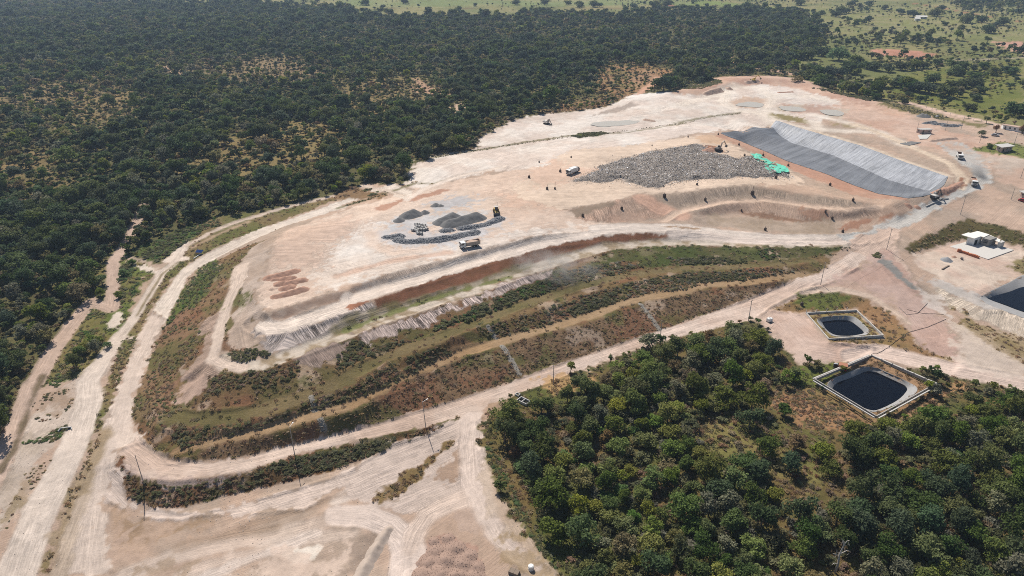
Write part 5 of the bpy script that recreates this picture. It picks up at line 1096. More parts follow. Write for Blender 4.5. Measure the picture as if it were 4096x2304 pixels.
# ------------------------------------------------------------------ heaps
def heap_mesh(name, cones, mat, slope=.68, step=.45, rough=.12, seed=1, floor=.12, lumps=0.0):
    """a heap of loose stuff: cones = (x, y, height) and ridges = (x, y, h, x2, y2, h2) in world metres, set on the ground; origin returned"""
    pts = [];
    for c in cones:
        pts.append(c[:2]);
        if len(c) > 3: pts.append(c[3:5])
    hm = max(max(c[2], c[5] if len(c) > 3 else 0) for c in cones); a = np.array(pts); R = hm / slope + .6
    lo = a.min(0) - R; hi = a.max(0) + R; ctr = (lo + hi) / 2
    nx = int((hi[0] - lo[0]) / step) + 2; ny = int((hi[1] - lo[1]) / step) + 2
    X, Y = np.meshgrid(np.linspace(lo[0], hi[0], nx), np.linspace(lo[1], hi[1], ny), indexing='ij')
    H = np.full(X.shape, -9.0)
    for c in cones:
        if len(c) > 3: d, al, _ = seg_dist(X, Y, [c[:2], c[3:5]]); L = math.hypot(c[3] - c[0], c[4] - c[1]); top = c[2] + (c[5] - c[2]) * al / max(L, .01)
        else: d = np.hypot(X - c[0], Y - c[1]); top = c[2]
        q = top - slope * np.sqrt(d * d + (.22 * top) ** 2) + slope * .22 * top * .6
        H = np.maximum(H, q)
    H = H + (fbm(X, Y, 2.2, 3, seed) - .5) * 2 * rough * np.clip(H, 0.2, 1.5) + (fbm(X, Y, .9, 2, seed + 3) - .5) * lumps
    g = heights(X.ravel(), Y.ravel()).reshape(X.shape); base = height(*ctr)
    Z = g + np.maximum(H, -.08)
    idx = np.arange(nx * ny).reshape(nx, ny); F = np.stack([idx[:-1, :-1], idx[1:, :-1], idx[1:, 1:], idx[:-1, 1:]], -1).reshape(-1, 4)
    mx = np.max(H.ravel()[F], axis=1); F = F[mx > floor * .2]
    V = np.stack([X - ctr[0], Y - ctr[1], Z - base], -1).reshape(-1, 3)
    used, inv = np.unique(F.ravel(), return_inverse=True)
    me = np_mesh(name, V[used], inv.reshape(-1, 4), [mat])
    o = link(bpy.data.objects.new(name, me)); o.location = (ctr[0], ctr[1], base)
    return o

def wpt(txt):
    return pts2(txt)

ROCK_V = np.array([(1, 0, .1), (-1, .1, -.1), (.1, 1, 0), (-.1, -1, .1), (.1, 0, .85), (0, 0, -.7), (.62, .6, .5), (-.6, .5, .5), (-.55, -.6, .45), (.6, -.6, .5)])
ROCK_F = np.array([(4, 6, 7), (4, 7, 8), (4, 8, 9), (4, 9, 6), (0, 2, 6), (2, 1, 7), (1, 3, 8), (3, 0, 9), (6, 2, 7), (7, 1, 8), (8, 3, 9), (9, 0, 6), (0, 5, 2), (2, 5, 1), (1, 5, 3), (3, 5, 0)])
def stones_mesh(name, P, size, mat, origin):
    n = len(P); s = np.asarray(size).reshape(n, 1, 1); r = np.random.default_rng(n)
    a = r.uniform(0, 6.28, n); c, sn = np.cos(a), np.sin(a)
    V = ROCK_V[None] * r.uniform(.7, 1.3, (n, len(ROCK_V), 1)) * s * np.array([1, .8, .7])
    X = V[..., 0] * c[:, None] - V[..., 1] * sn[:, None]; Y = V[..., 0] * sn[:, None] + V[..., 1] * c[:, None]
    V = np.stack([X, Y, V[..., 2]], -1) + (np.asarray(P) - np.asarray(origin))[:, None, :]
    F = (ROCK_F[None] + (np.arange(n) * len(ROCK_V))[:, None, None]).reshape(-1, 3)
    return np_mesh(name, V.reshape(-1, 3), F, [mat], smooth=False)
# ------------------------------------------------------------------ lined cell
def cell_material(name, base, rough, vary, folds, grain):
    m, nt, b = nodes_of(name); L = nt.links; M = lambda op, a, c=None: math_node(nt, op, a, c)
    g = nd(nt, 'ShaderNodeNewGeometry'); oi = nd(nt, 'ShaderNodeObjectInfo'); p = g.outputs['Position']; at = nd(nt, 'ShaderNodeAttribute', attribute_name='sheet').outputs['Vector']
    mp = nd(nt, 'ShaderNodeMapping'); L.new(at, mp.inputs[0]); mp.inputs['Scale'].default_value = grain
    fold = noise(nt, mp.outputs[0], 1.0, 4, .65, '2D'); cloud = noise(nt, p, .09, 4, .65); fine = noise(nt, p, 1.6, 3, .7)
    f = M('ADD', M('ADD', -.28 - vary * .5, M('MULTIPLY', oi.outputs['Random'], vary)), M('ADD', M('ADD', M('MULTIPLY', cloud, .95), M('MULTIPLY', fold, folds)), M('MULTIPLY', fine, .42)))  # crease darks and sheen streaks of the folds go into the colour too
    rgb = nd(nt, 'ShaderNodeRGB'); rgb.outputs[0].default_value = (*base, 1)
    sc = nd(nt, 'ShaderNodeVectorMath', operation='SCALE'); L.new(rgb.outputs[0], sc.inputs[0]); L.new(f, sc.inputs['Scale']); L.new(sc.outputs[0], b.inputs['Base Color'])
    b.inputs['Roughness'].default_value = rough; b.inputs['Specular IOR Level'].default_value = .5
    bump = nd(nt, 'ShaderNodeBump'); bump.inputs['Strength'].default_value = .5; bump.inputs['Distance'].default_value = .6
    L.new(M('ADD', fold, M('MULTIPLY', fine, .4)), bump.inputs['Height']); L.new(bump.outputs[0], b.inputs['Normal'])
    return m
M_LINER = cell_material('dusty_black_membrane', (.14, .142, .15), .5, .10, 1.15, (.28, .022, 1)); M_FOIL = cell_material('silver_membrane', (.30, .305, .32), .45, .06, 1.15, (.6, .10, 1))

def resample(line, n):
    a = np.array(line); s = np.concatenate([[0], np.cumsum(np.hypot(*(a[1:] - a[:-1]).T))]); t = np.linspace(0, s[-1], n)
    return np.stack([np.interp(t, s, a[:, 0]), np.interp(t, s, a[:, 1])], 1)
def ruled_panels(parent, la, lb, count, ns, name, mat, lift=.1):
    A = resample(la, count * 3 + 1); B = resample(lb, count * 3 + 1); o0 = Vector(parent.location); steplen = float(np.hypot(*(A[-1] - A[0]))) / (count * 3)
    for k in range(count):
        V = []; F = []; S = []
        for i in range(4):
            a, b = A[k * 3 + i], B[k * 3 + i]; wd = float(np.hypot(*(b - a)))
            for j in range(ns + 1):
                f = j / ns; x, y = a * (1 - f) + b * f
                e = .06 if i in (0, 3) else .0; S += [(k * 3 + i) * steplen, f * wd, 0.0]
                V.append((x - o0.x, y - o0.y, height(x, y) + lift + e + .04 * (k % 2) - o0.z))
        for i in range(3):
            for j in range(ns):
                q = i * (ns + 1) + j; F.append((q, q + 1, q + ns + 2, q + ns + 1))
        mb = MB(); mb.add(V, F); q = mb.build(name, mat, parent, smooth=True); q.data.attributes.new('sheet', 'FLOAT_VECTOR', 'POINT').data.foreach_set('vector', S)

near_rim = pts2("C 345,972 480,1048 640,1116 820,1198 1100,1308 1290,1400 1480,1438 1690,1444"); toe = [on_plane(*p)[:2] for p in fill_z(parse("C 690,950,13.2 850,1040,13.1 1150,1130,13 1560,1310,12.9 1850,1392,12.8"))]
far_top = [on_plane(*p)[:2] for p in fill_z(parse("C 740,869,18.6 1000,951,18.3 1350,1051,18 1700,1181,17.6 1985,1279,17.2"))]
c = pts2("C 1100,1200")[0]; cell = thing('lined_cell', (c[0], c[1], 13), 0, 'excavated waste cell lined with dark floor membrane and silver slope membrane', 'waste cell')
rim2 = [on_plane(*p)[:2] for p in fill_z(parse("C 335,964,19.2 470,1014,19 640,1085,18.7 820,1165,18.3 1100,1257,17.8 1290,1337,17.2 1480,1402,16.9 1690,1433,16.8 1800,1418,16.85"))]
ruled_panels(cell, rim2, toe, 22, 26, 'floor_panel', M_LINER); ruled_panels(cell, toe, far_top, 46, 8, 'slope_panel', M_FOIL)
end_top = [on_plane(*p)[:2] for p in fill_z(parse("C 350,960,19 690,906,18.7 740,870,18.6"))]; end_toe = [on_plane(*p)[:2] for p in fill_z(parse("C 350,963,19 480,985,13.6 690,952,13.3"))]
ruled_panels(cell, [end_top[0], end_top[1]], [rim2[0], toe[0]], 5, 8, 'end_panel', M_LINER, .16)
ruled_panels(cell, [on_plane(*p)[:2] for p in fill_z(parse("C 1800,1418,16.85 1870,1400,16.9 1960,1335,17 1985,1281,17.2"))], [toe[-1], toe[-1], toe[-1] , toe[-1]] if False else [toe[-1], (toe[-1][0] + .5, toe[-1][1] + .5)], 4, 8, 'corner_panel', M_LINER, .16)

# ------------------------------------------------------------------ refuse, netting, stone heaps
hp = np.array(pts2("Q 440,525 640,440 700,395 900,330 1240,245 1600,180 1700,200 1750,260 2000,320 2120,300 2300,400 2480,480 2330,500 2100,485 1700,500 1400,540 1250,590 1100,570 880,515 700,540 560,530"))
lo, hi = hp.min(0) - 2, hp.max(0) + 2; ctr = hp.mean(0)
nx, ny = int((hi[0] - lo[0]) / .8), int((hi[1] - lo[1]) / .8)
X, Y = np.meshgrid(np.linspace(lo[0], hi[0], nx), np.linspace(lo[1], hi[1], ny), indexing='ij')
d, _, _ = seg_dist(X, Y, [tuple(q) for q in hp] + [tuple(hp[0])]); d = np.where(inside(X, Y, hp), d, -d) + (fbm(X, Y, 6, 4, 701) - .5) * 9
HH = np.minimum(1.0, np.maximum(d, -.2) * .28) + (fbm(X, Y, 7, 3, 711) - .5) * 2.2 * np.clip(d / 3, 0, 1)
bz = height(*ctr); Z = heights(X.ravel(), Y.ravel()).reshape(X.shape) + HH - .05
idx = np.arange(nx * ny).reshape(nx, ny); F = np.stack([idx[:-1, :-1], idx[1:, :-1], idx[1:, 1:], idx[:-1, 1:]], -1).reshape(-1, 4); F = F[(d.ravel()[F] > 0).any(1)]
V = np.stack([X - ctr[0], Y - ctr[1], Z - bz], -1).reshape(-1, 3)
M_REFBASE = plain('compacted_refuse', (.23, .20, .175), .95, .05, vary=.45, scale=1.3)
ref = link(bpy.data.objects.new('refuse_heap', np_mesh('refuse_heap', V, F, [M_REFBASE]))); ref.location = (ctr[0], ctr[1], bz)
tag(ref, 'grey heap of mixed refuse spread over the upper tier', 'refuse heap')
def item_material():
    m, nt, b = nodes_of('loose_refuse'); L = nt.links; g = nd(nt, 'ShaderNodeNewGeometry'); cr = nd(nt, 'ShaderNodeValToRGB'); L.new(g.outputs['Random Per Island'], cr.inputs[0])
    e = cr.color_ramp; e.interpolation = 'CONSTANT'
    for i, (p, c) in enumerate([(0, (.06, .06, .065)), (.10, (.44, .385, .33)), (.30, (.27, .225, .185)), (.46, (.62, .585, .55)), (.62, (.38, .31, .25)), (.80, (.66, .66, .66)), (.89, (.33, .27, .2)), (.94, (.10, .16, .28)), (.965, (.13, .09, .07)), (.985, (.75, .74, .70))]):
        el = e.elements[i] if i < 2 else e.elements.new(p); el.position = p; el.color = (*c, 1)
    f = math_node(nt, 'MAXIMUM', math_node(nt, 'ADD', -1.5, math_node(nt, 'MULTIPLY', noise(nt, g.outputs['Position'], .17, 5, .72), 5.2)), .2); sc = nd(nt, 'ShaderNodeVectorMath', operation='SCALE'); L.new(cr.outputs[0], sc.inputs[0]); L.new(f, sc.inputs['Scale'])
    L.new(sc.outputs[0], b.inputs['Base Color']); b.inputs['Roughness'].default_value = .6
    return m
n = 30000; rx = RNG.uniform(lo[0], hi[0], n * 3); ry = RNG.uniform(lo[1], hi[1], n * 3)
dd, _, _ = seg_dist(rx, ry, [tuple(q) for q in hp] + [tuple(hp[0])]); ok = (np.where(inside(rx, ry, hp), dd, -dd) > -.6 - RNG.exponential(1.6, rx.size)); rx, ry = rx[ok][:n], ry[ok][:n]
fi = np.clip(((rx - lo[0]) / (hi[0] - lo[0]) * (nx - 1)).round().astype(int), 0, nx - 1); fj = np.clip(((ry - lo[1]) / (hi[1] - lo[1]) * (ny - 1)).round().astype(int), 0, ny - 1)
C0 = np.stack([rx - ctr[0], ry - ctr[1], Z[fi, fj] - bz + RNG.uniform(.0, .28, rx.size)], 1)
V, F = leaf_quads(np.random.default_rng(5), C0, np.tile([0, 0, 1.0], (len(C0), 1)), .21, jit=.75)
it = link(bpy.data.objects.new('loose_refuse', np_mesh('loose_refuse', V, F, [item_material()], smooth=False)), ref); it['kind'] = 'stuff'
bg = RNG.choice(len(C0), 1500, replace=False); it = link(bpy.data.objects.new('refuse_bags', stones_mesh('refuse_bags', C0[bg], RNG.uniform(.12, .42, 1500), item_material(), (0, 0, 0))), ref); it['kind'] = 'stuff'
# green netting
M_NET = plain('green_netting', (.14, .52, .38), .85, .1, vary=.4, scale=1.2)
def sheet_over(txt, seed, label, amp=.5):
    p = np.array(pts2(txt)); lo, hi = p.min(0), p.max(0); c = p.mean(0); st = .5
    X, Y = np.meshgrid(np.arange(lo[0], hi[0] + st, st), np.arange(lo[1], hi[1] + st, st), indexing='ij')
    g = heights(X.ravel(), Y.ravel()).reshape(X.shape) + 1.1 + (fbm(X, Y, 2.4, 3, seed) - .5) * amp * 3
    X2 = X + (fbm(X, Y, 3, 2, seed + 5) - .5) * 1.8; Y2 = Y + (fbm(X, Y, 3, 2, seed + 9) - .5) * 1.8
    m = inside(X.ravel(), Y.ravel(), p) & (fbm(X.ravel(), Y.ravel(), 2.2, 3, seed + 20) > .36)
    ix = np.arange(X.size).reshape(X.shape); F = np.stack([ix[:-1, :-1], ix[1:, :-1], ix[1:, 1:], ix[:-1, 1:]], -1).reshape(-1, 4); F = F[m[F].all(1)]
    z0 = height(*c); V = np.stack([X2 - c[0], Y2 - c[1], g - z0], -1).reshape(-1, 3); used, inv = np.unique(F.ravel(), return_inverse=True)
    o = link(bpy.data.objects.new('green_netting', np_mesh('green_netting', V[used], inv.reshape(-1, 4), [M_NET]))); o.location = (c[0], c[1], z0)
    tag(o, label, 'netting', 'green netting on the refuse')
sheet_over("Q 2105,285 2200,290 2330,370 2290,400 2200,380 2140,330", 801, 'upper crumpled green netting on the refuse, end towards the excavator')
sheet_over("Q 2210,370 2350,360 2480,435 2460,468 2290,475 2235,425", 821, 'lower crumpled green netting at the refuse corner above the vent drum')

def cone(t, h): x, y = wpt(t)[0]; return (x, y, h)
def ridge(t, h, h2): (a, b), (c, d) = wpt(t); return (a, b, h, c, d, h2)
for cs, lab, mat, sd in (
    ([cone("T 410,525", 1.7), ridge("T 560,450 660,420", 2.6, 2.7), cone("T 850,390", 1.5)], 'dark grey gravel pile in three humps behind the concrete pipes', M_GRAVEL, 3),
    ([cone("T 1035,270", 1.6), cone("T 1120,275", 1.1)], 'small dark gravel pile, farthest of the piles on the platform', M_GRAVEL, 5),
    ([ridge("T 1130,560 1330,470", 2.5, 2.6), ridge("T 1270,600 1720,480", 2.7, 3.0), cone("T 1790,480", 2.0)], 'largest dark gravel pile in the middle of the platform', M_GRAVEL, 7),
    ([cone("U 780,480", 2.4), cone("U 840,485", 2.2)], 'dark grey gravel cone beside the pink road near the gate', M_GRAVEL, 11), ([cone("U 1030,480", 1.0)], 'low grey gravel pile right of the dark gravel cone near the gate', M_STONE, 13),
    ([cone("W 1060,750", 1.5)], 'blue-grey gravel pile in the yard before the white building', M_STONE, 17),
    ([ridge("U 930,890 1330,850", 1.0, 1.2)], 'long pale sand mound in front of the small hut', M_SOILP, 19),
    ([ridge("Y 1570,670 1980,560", 1.2, 1.1)], 'reddish soil heap, farthest of the heaps on the platform corner', M_SOILR, 23), ([ridge("Y 1640,700 1740,690", .7, .6), ridge("Y 1790,690 1950,670", .9, .8)], 'reddish soil heap, second row from the far one on the platform corner', M_SOILR, 25),
    ([ridge("Y 1720,775 1830,760", 1.0, .9), ridge("Y 1860,770 2110,710", 1.0, 1.0)], 'reddish soil heap, middle row of the platform corner heaps', M_SOILR, 27), ([ridge("Y 1800,850 1920,820", .9, .9)], 'short reddish soil heap between the longer rows on the platform corner', M_SOILR, 29),
    ([ridge("Y 1650,985 1900,930", .8, 1.0), ridge("Y 1900,930 2120,860", 1.0, 1.1)], 'longest reddish soil heap, nearest row on the platform corner', M_SOILR, 31), ([cone("Y 1600,860", .7), cone("Y 1680,840", .5)], 'pale low soil heap at the platform edge beside the reddish rows', M_SOILP, 33),
    ([cone("V 560,720", .9), cone("V 700,745", .8)], 'pair of dark soil clumps beside the haul road bend', M_SOILR, 35),
    ([ridge("V 1000,500 1280,430", 1.2, .9), ridge("V 1280,430 1440,330", .9, .6)], 'reddish soil bank along the trench behind the roadside excavator', M_SOILR, 37),
    ([ridge("C 230,690 330,660", 1.8, 2.4), cone("C 400,650", 2.0)], 'pale earth block left standing at the far cut', M_SOILP, 39),
    ([ridge("C 530,600 600,590", 1.6, 1.8)], 'pale soil pile under the far excavator', M_SOILP, 41), ([ridge("C 760,672 860,668", .7, .6)], 'thin brown soil ridge in the middle of the far cut', M_SOILR, 43),
    ([ridge("Q 1700,250 1760,225", 1.6, 1.5)], 'brown soil heap beside the excavator on the refuse', M_SOILR, 45),
    ([ridge("B 2230,870 2290,880", 1.2, .9)], 'grassy soil bank beside the pale pool', M_SOILP, 47),
    ([ridge("H 150,1470 270,1270", 1.1, 1.1), ridge("H 270,1270 370,1110", 1.1, .8)], 'long grey earth berm beside the forked track at the bottom', plain('grey_soil', (.40, .325, .27), 1, .02, vary=.3, scale=1.5), 51),
    ([cone("W 1195,690", .5)], 'little dark soil heap right of the blue-grey gravel', M_SOILR, 49)):
    o = heap_mesh('gravel_pile' if mat in (M_GRAVEL, M_STONE) else 'soil_heap', cs, mat, seed=sd, slope=.7 if mat != M_SOILR else .5, step=.35 if mat in (M_SOILR, M_GRAVEL) else .5, rough=.14, lumps=.22 if mat is M_GRAVEL else .45)
    tag(o, lab, 'heap', 'heaps of gravel and soil on the site')

def stony(name, cs, lab, mat, n, smin, smax, seed, spread=1.0, cat='stone heap', slope=.6):
    o = heap_mesh(name, cs, mat, seed=seed, slope=slope, step=.4, rough=.25, lumps=.3)
    me = o.data; tri = [p for p in me.polygons]; r = np.random.default_rng(seed); loc = np.array(o.location)
    ar = np.array([p.area for p in tri]); ck = r.choice(len(tri), n, p=ar / ar.sum()); P = np.array([np.mean([me.vertices[v].co for v in tri[k].vertices], 0) for k in ck]) + loc + r.uniform(-.3, .3, (n, 3)) * [1, 1, .12] * spread
    s = link(bpy.data.objects.new('stones', stones_mesh('stones', P, r.uniform(smin, smax, n) ** 1.2, mat, loc)), o); s['kind'] = 'stuff'
    return tag(o, lab, cat, 'heaps of broken stone')
wr = [ridge("T 180,810 400,800", .9, 1.5), ridge("T 400,860 560,900", 1.3, .9), ridge("T 560,890 800,870", 1.0, 1.3), ridge("T 800,870 1100,860", 1.4, 1.4), ridge("T 1100,850 1400,800", 1.5, 1.3), ridge("T 1400,790 1700,740", 1.3, 1.2), ridge("T 1180,700 1290,690", 1.2, 1.0), ridge("T 1480,660 1640,640", 1.2, 1.2), ridge("T 1640,640 1900,590", 1.2, .9), ridge("T 1900,590 2110,500", .9, 1.3), cone("T 2130,490", 1.2), cone("T 1700,720", 1.4)]
stony('stone_windrow', wr, 'long winding row of broken grey stone on the platform', M_STONE, 5200, .14, .40, 61)
stony('stone_heap', [ridge("U 830,595 980,580", .9, 1.0), ridge("U 980,610 1150,620", .9, 1.1), ridge("U 1150,640 1330,640", 1.2, 1.2), cone("U 1400,630", .8)], 'row of broken grey stone below the pink road near the gate', M_STONE, 1500, .18, .5, 63)
stony('rubble_heap', [cone("H %d,%d" % (x, y), h) for x, y, h in ((700, 1200, .5), (800, 1180, .6), (720, 1280, .9), (850, 1260, 1.0), (950, 1310, .8), (660, 1360, 1.0), (790, 1350, 1.4), (900, 1380, 1.3), (1000, 1390, .8), (640, 1440, 1.1), (740, 1450, 1.5), (860, 1470, 1.6), (970, 1470, 1.2), (700, 1540, 1.5), (900, 1560, 1.6))], 'reddish rubble heap beside the forked track at the bottom edge', plain('red_rubble', (.31, .215, .17), .95, .05, vary=.3), 3200, .06, .18, 65, slope=.36)
def chute(t, lab, w=1.6, n=160, m=M_CONC):
    a, b = wpt(t); return stony('stone_chute', [(a[0], a[1], .28, b[0], b[1], .28)], lab, m, n, .08, .24, int(a[0] * 7) & 255, cat='drain', slope=.35)
M_STONEG = plain('drain_stone', (.25, .225, .19), .95, .05, vary=.35)
for t, lab in (("E 1195,1150 1320,1350", 'grey stone chute down the brown slope, middle of the mound front'), ("E 2195,845 2335,1030", 'grey stone chute down the brown slope beside the lone roadside tree'), ("G 2255,150 2285,250", 'grey stone chute on the second tier near the left end'), ("G 2320,310 2350,385", 'grey stone chute just above the road near the left end'), ("E 1095,1010 1150,1090", 'grey stone chute between the benches, mid mound')):
    chute(t, lab, m=M_STONEG)

# ------------------------------------------------------------------ water
def water_material(name, col, rough=.06, spec=.5):
    m, nt, b = nodes_of(name); b.inputs['Base Color'].default_value = (*col, 1); b.inputs['Roughness'].default_value = rough; b.inputs['Specular IOR Level'].default_value = spec; b.inputs['IOR'].default_value = 1.33
    g = nd(nt, 'ShaderNodeNewGeometry'); bump = nd(nt, 'ShaderNodeBump'); bump.inputs['Strength'].default_value = .02; bump.inputs['Distance'].default_value = .05
    nt.links.new(noise(nt, g.outputs['Position'], 1.6, 3, .6), bump.inputs['Height']); nt.links.new(bump.outputs[0], b.inputs['Normal'])
    return m
M_LEACH = water_material('leachate', (.002, .0028, .006), .1, .22); M_PUD = water_material('muddy_water', (.40, .36, .30), .35)
def closed_smooth(P, n=8):
    P = [np.array(p) for p in P]; out = []
    for i in range(len(P)):
        a, b, c, d = P[i - 1], P[i], P[(i + 1) % len(P)], P[(i + 2) % len(P)]
        for k in range(n):
            t = k / n; out.append(.5 * ((2 * b) + (c - a) * t + (2 * a - 5 * b + 4 * c - d) * t * t + (3 * b - a - 3 * c + d) * t ** 3))
    return np.array(out)
def inset(P, w):
    t = np.roll(P, -2, 0) - np.roll(P, 2, 0); n = np.stack([t[:, 1], -t[:, 0]], 1); n /= np.linalg.norm(n, axis=1, keepdims=True) + 1e-9
    if ((P + n * .5 - P.mean(0)) ** 2).sum() > ((P - P.mean(0)) ** 2).sum(): n = -n
    return P + n * w
M_LINING = plain('pond_membrane', (.29, .28, .27), .7, .3, vary=.25, scale=1.2)
for pd, lab, lab2 in zip(PONDS, ('dark leachate in the small oval pond inside the white fence', 'dark leachate in the larger pond inside the diamond-shaped wall', 'dark leachate in the pond cut off by the right edge'), ('grey membrane bank of the small oval pond', 'grey membrane bank of the pond inside the diamond-shaped wall', 'grey membrane bank of the pond cut off by the right edge')):
    R = closed_smooth(pd['xy']); c = R.mean(0); z = pd['z']; V = []; F = []
    def by_angle(P, n=96):
        q = P - c; a = np.arctan2(q[:, 1], q[:, 0]); o_ = np.argsort(a); a, r_ = a[o_], np.hypot(*q[o_].T); t = np.linspace(-math.pi, math.pi, n, endpoint=False)
        r2 = np.interp(t, np.concatenate([a - 2 * math.pi, a, a + 2 * math.pi]), np.concatenate([r_, r_, r_])); return np.stack([np.cos(t) * r2, np.sin(t) * r2], 1) + c
    if pd.get('water'):
        W0 = by_angle(closed_smooth([on_plane(p[0], p[1], z + pd['level'] + .12)[:2] for p in parse(pd['water'])])); R = by_angle(R)
    else: W0 = inset(R, 2.2)
    n = len(R)
    prof = [(-.06, -.1), (-.05, .2), (0, .18), (.12, .0), (1.0, pd['level'] + .12), (1.25, pd['level'] - .5)]
    for w, dz in prof:
        Q = R * (1 - w) + W0 * w - c; wr_ = fbm(Q[:, 0], Q[:, 1], 1.3, 2, 77) - .5
        for (x, y), e in zip(Q, wr_): V.append((x, y, dz + e * .12))
    for i in range(len(prof) - 1):
        for k in range(n): F.append((i * n + k, i * n + (k + 1) % n, (i + 1) * n + (k + 1) % n, (i + 1) * n + k))
    mb = MB(); mb.add(V, F); o = mb.build('pond_lining', M_LINING, smooth=True); o.location = (c[0], c[1], z); tag(o, lab2, 'lining', kind='structure')
    W = W0 * 1.08 - R * .08 - c; mb = MB(); mb.add([(x, y, 0) for x, y in W], [tuple(range(n))]); o = mb.build('pond_water', M_LEACH); o.location = (c[0], c[1], z + pd['level'] + .12)
    if o.data.polygons[0].normal.z < 0: o.data.flip_normals()
    tag(o, lab, 'water', kind='structure')
for t, lab in (("B 1830,900 1900,885 2060,872 2150,872 2190,885 2100,905 1930,920 1860,912", 'long pale pool beside the grassy soil bank'), ("C 450,758 520,738 620,745 655,760 600,778 490,772", 'grey pool in the loop of the far track'), ("C 760,778 850,770 950,788 930,808 800,800", 'shallow grey pool near the liner top'), ("C 1060,800 1160,795 1230,815 1200,840 1100,830", 'muddy shallow pool right of the grey pool')):
    p = closed_smooth(pts2(t)); p = p + (np.stack([fbm(p[:, 0], p[:, 1], 5, 2, 3), fbm(p[:, 0], p[:, 1], 5, 2, 9)], 1) - .5) * 3; c = p.mean(0); z = np.mean([height(x, y) for x, y in p]) + .14
    mb = MB(); mb.add([(x - c[0], y - c[1], 0) for x, y in p], [tuple(range(len(p)))]); o = mb.build('puddle', M_PUD); o.location = (c[0], c[1], z)
    if o.data.polygons[0].normal.z < 0: o.data.flip_normals()
    tag(o, lab, 'puddle', kind='structure')

# loose clods and stones on the bare ground in front
X, Y = jitter_points(-170, 60, 95, 240, 1.0); i, j = grid_index(X, Y); m = (ZONE[i, j] == ZN.index('bare_ground')) | ((ZONE[i, j] == ZN.index('dirt_road')) & (RNG.uniform(0, 1, X.size) < .12)) | ((ZONE[i, j] == ZN.index('dirt_track')) & (RNG.uniform(0, 1, X.size) < .12))
m &= RNG.uniform(0, 1, X.size) < np.clip((fbm(X, Y, 9, 3, 981) - .52) * 5, .015, .6); X, Y = X[m], Y[m]
o = link(bpy.data.objects.new('loose_stones', stones_mesh('loose_stones', np.stack([X, Y, heights(X, Y) + .03], 1), RNG.uniform(.04, .20, X.size) ** 1.3 * 1.4, plain('clods', (.46, .385, .325), .95, .05, vary=.35, scale=.7), (0, 0, 0)))); tag(o, 'loose clods and stones on the trampled yard in front', 'stones', kind='stuff')
# ------------------------------------------------------------------ pond walls
def pond_wall(txt, label, hw, hp, step, post_sides, mat, thick=.28, kerb=0):
    P = [Vector((x, y, height(x, y))) for x, y in pts2(txt)]; z0 = max(p.z for p in P) - .1; c = sum(P, Vector()) / len(P)
    t = thing('pond_wall', (c.x, c.y, z0), 0, label, 'wall')
    for k in range(len(P)):
        a, b = P[k] - c, P[(k + 1) % len(P)] - c; a.z = b.z = 0; L = (b - a).length; n = max(2, round(L / step)); d = (b - a) / n; u = d.normalized()
        for i in range(n):
            p, q = a + d * i, a + d * (i + 1)
            mb = MB().bar(p + u * .06 + Vector((0, 0, hw / 2 - .25)), q - u * .06 + Vector((0, 0, hw / 2 - .25)), thick, hw + .5); mb.build('wall_panel', mat, t)
            if kerb: MB().bar(p + u * .05 + Vector((u.y, -u.x, 0)) * kerb + Vector((0, 0, -.02)), q - u * .05 + Vector((u.y, -u.x, 0)) * kerb + Vector((0, 0, -.02)), .35, .3).build('kerb', M_CONC, t)
            h = hp if k in post_sides else hw + .06
            MB().box(p.x - .1, p.x + .1, p.y - .1, p.y + .1, -.3, h, .015).build('post', mat, t)
    return t
pond_wall("X 205,158 768,128 1062,412 455,452", 'low white wall with posts around the small oval pond', .62, 1.75, 4.2, (0,), M_CONCW, kerb=0)
pond_wall("X 932,628 1640,982 970,1368 290,945", 'low weathered wall around the larger diamond-shaped pond', .42, .8, 3.4, (0,), M_PURPLE, kerb=-.75)

# ------------------------------------------------------------------ white building and its yard
def plan(txt, z): return [on_plane(p[0], p[1], z)[:2] for p in parse(txt)]
zb = 7.45
c = plan("W 1700,520", zb)[0]
bld = thing('white_building', (c[0], c[1], zb), 0, 'white flat-roofed building with canopy on a pale slab', 'building')
def loc2(ps): return [(x - c[0], y - c[1]) for x, y in ps]
MB().slab(loc2(plan("W 1120,492 1640,345 2312,560 1832,732", zb + .3)), -.4, .3).build('floor_slab', M_CONCW, bld)
H = 3.5
def block(txt, h, name, mat): return MB().slab(loc2(plan(txt, zb + .3)), .3, h).build(name, mat, bld)
wl_ = block("W 1418,432 1548,475 1690,432 1560,392", H, 'wall', M_WHITE); w2 = block("W 1690,460 1830,500 1960,455 1800,410", H, 'wall', plain('dark_block_wall', (.26, .245, .225), .9, .1))  # second block's grey darkened to put its shading into the colour
w3 = block("W 1990,505 2050,520 2120,490 2060,475", 2.7, 'wall', M_CONC)
for t in ("W 1880,452", "W 1885,440", "W 2065,470"):
    x, y = loc2(plan(t, zb + .3))[0]; MB().box(x - .18, x + .18, y - .18, y + .18, .3, 2.6).build('column', M_WHITE, bld)
r1 = MB().slab(loc2(plan("W 1335,275 1460,232 1510,240 1640,205 1862,270 1757,318 1692,305 1577,345", zb + H + .25)), H, H + .25).build('roof', M_ROOFW, bld)
MB().slab(loc2(plan("W 1818,302 1885,285 2066,366 2045,417", zb + 2.95)), 2.7, 2.95).build('canopy', M_ROOFW, bld)
a, b = [Vector((*q, 0)) for q in loc2(plan("W 1560,470 1650,440", zb + .3))]
MB().bar(a + Vector((.1, -.12, 1.5)), a.lerp(b, .5) + Vector((.1, -.12, 1.5)), .12, 2.2).build('door', M_GLASS, wl_)
a, b = [Vector((*q, 0)) for q in loc2(plan("W 1700,465 1820,500", zb + .3))]
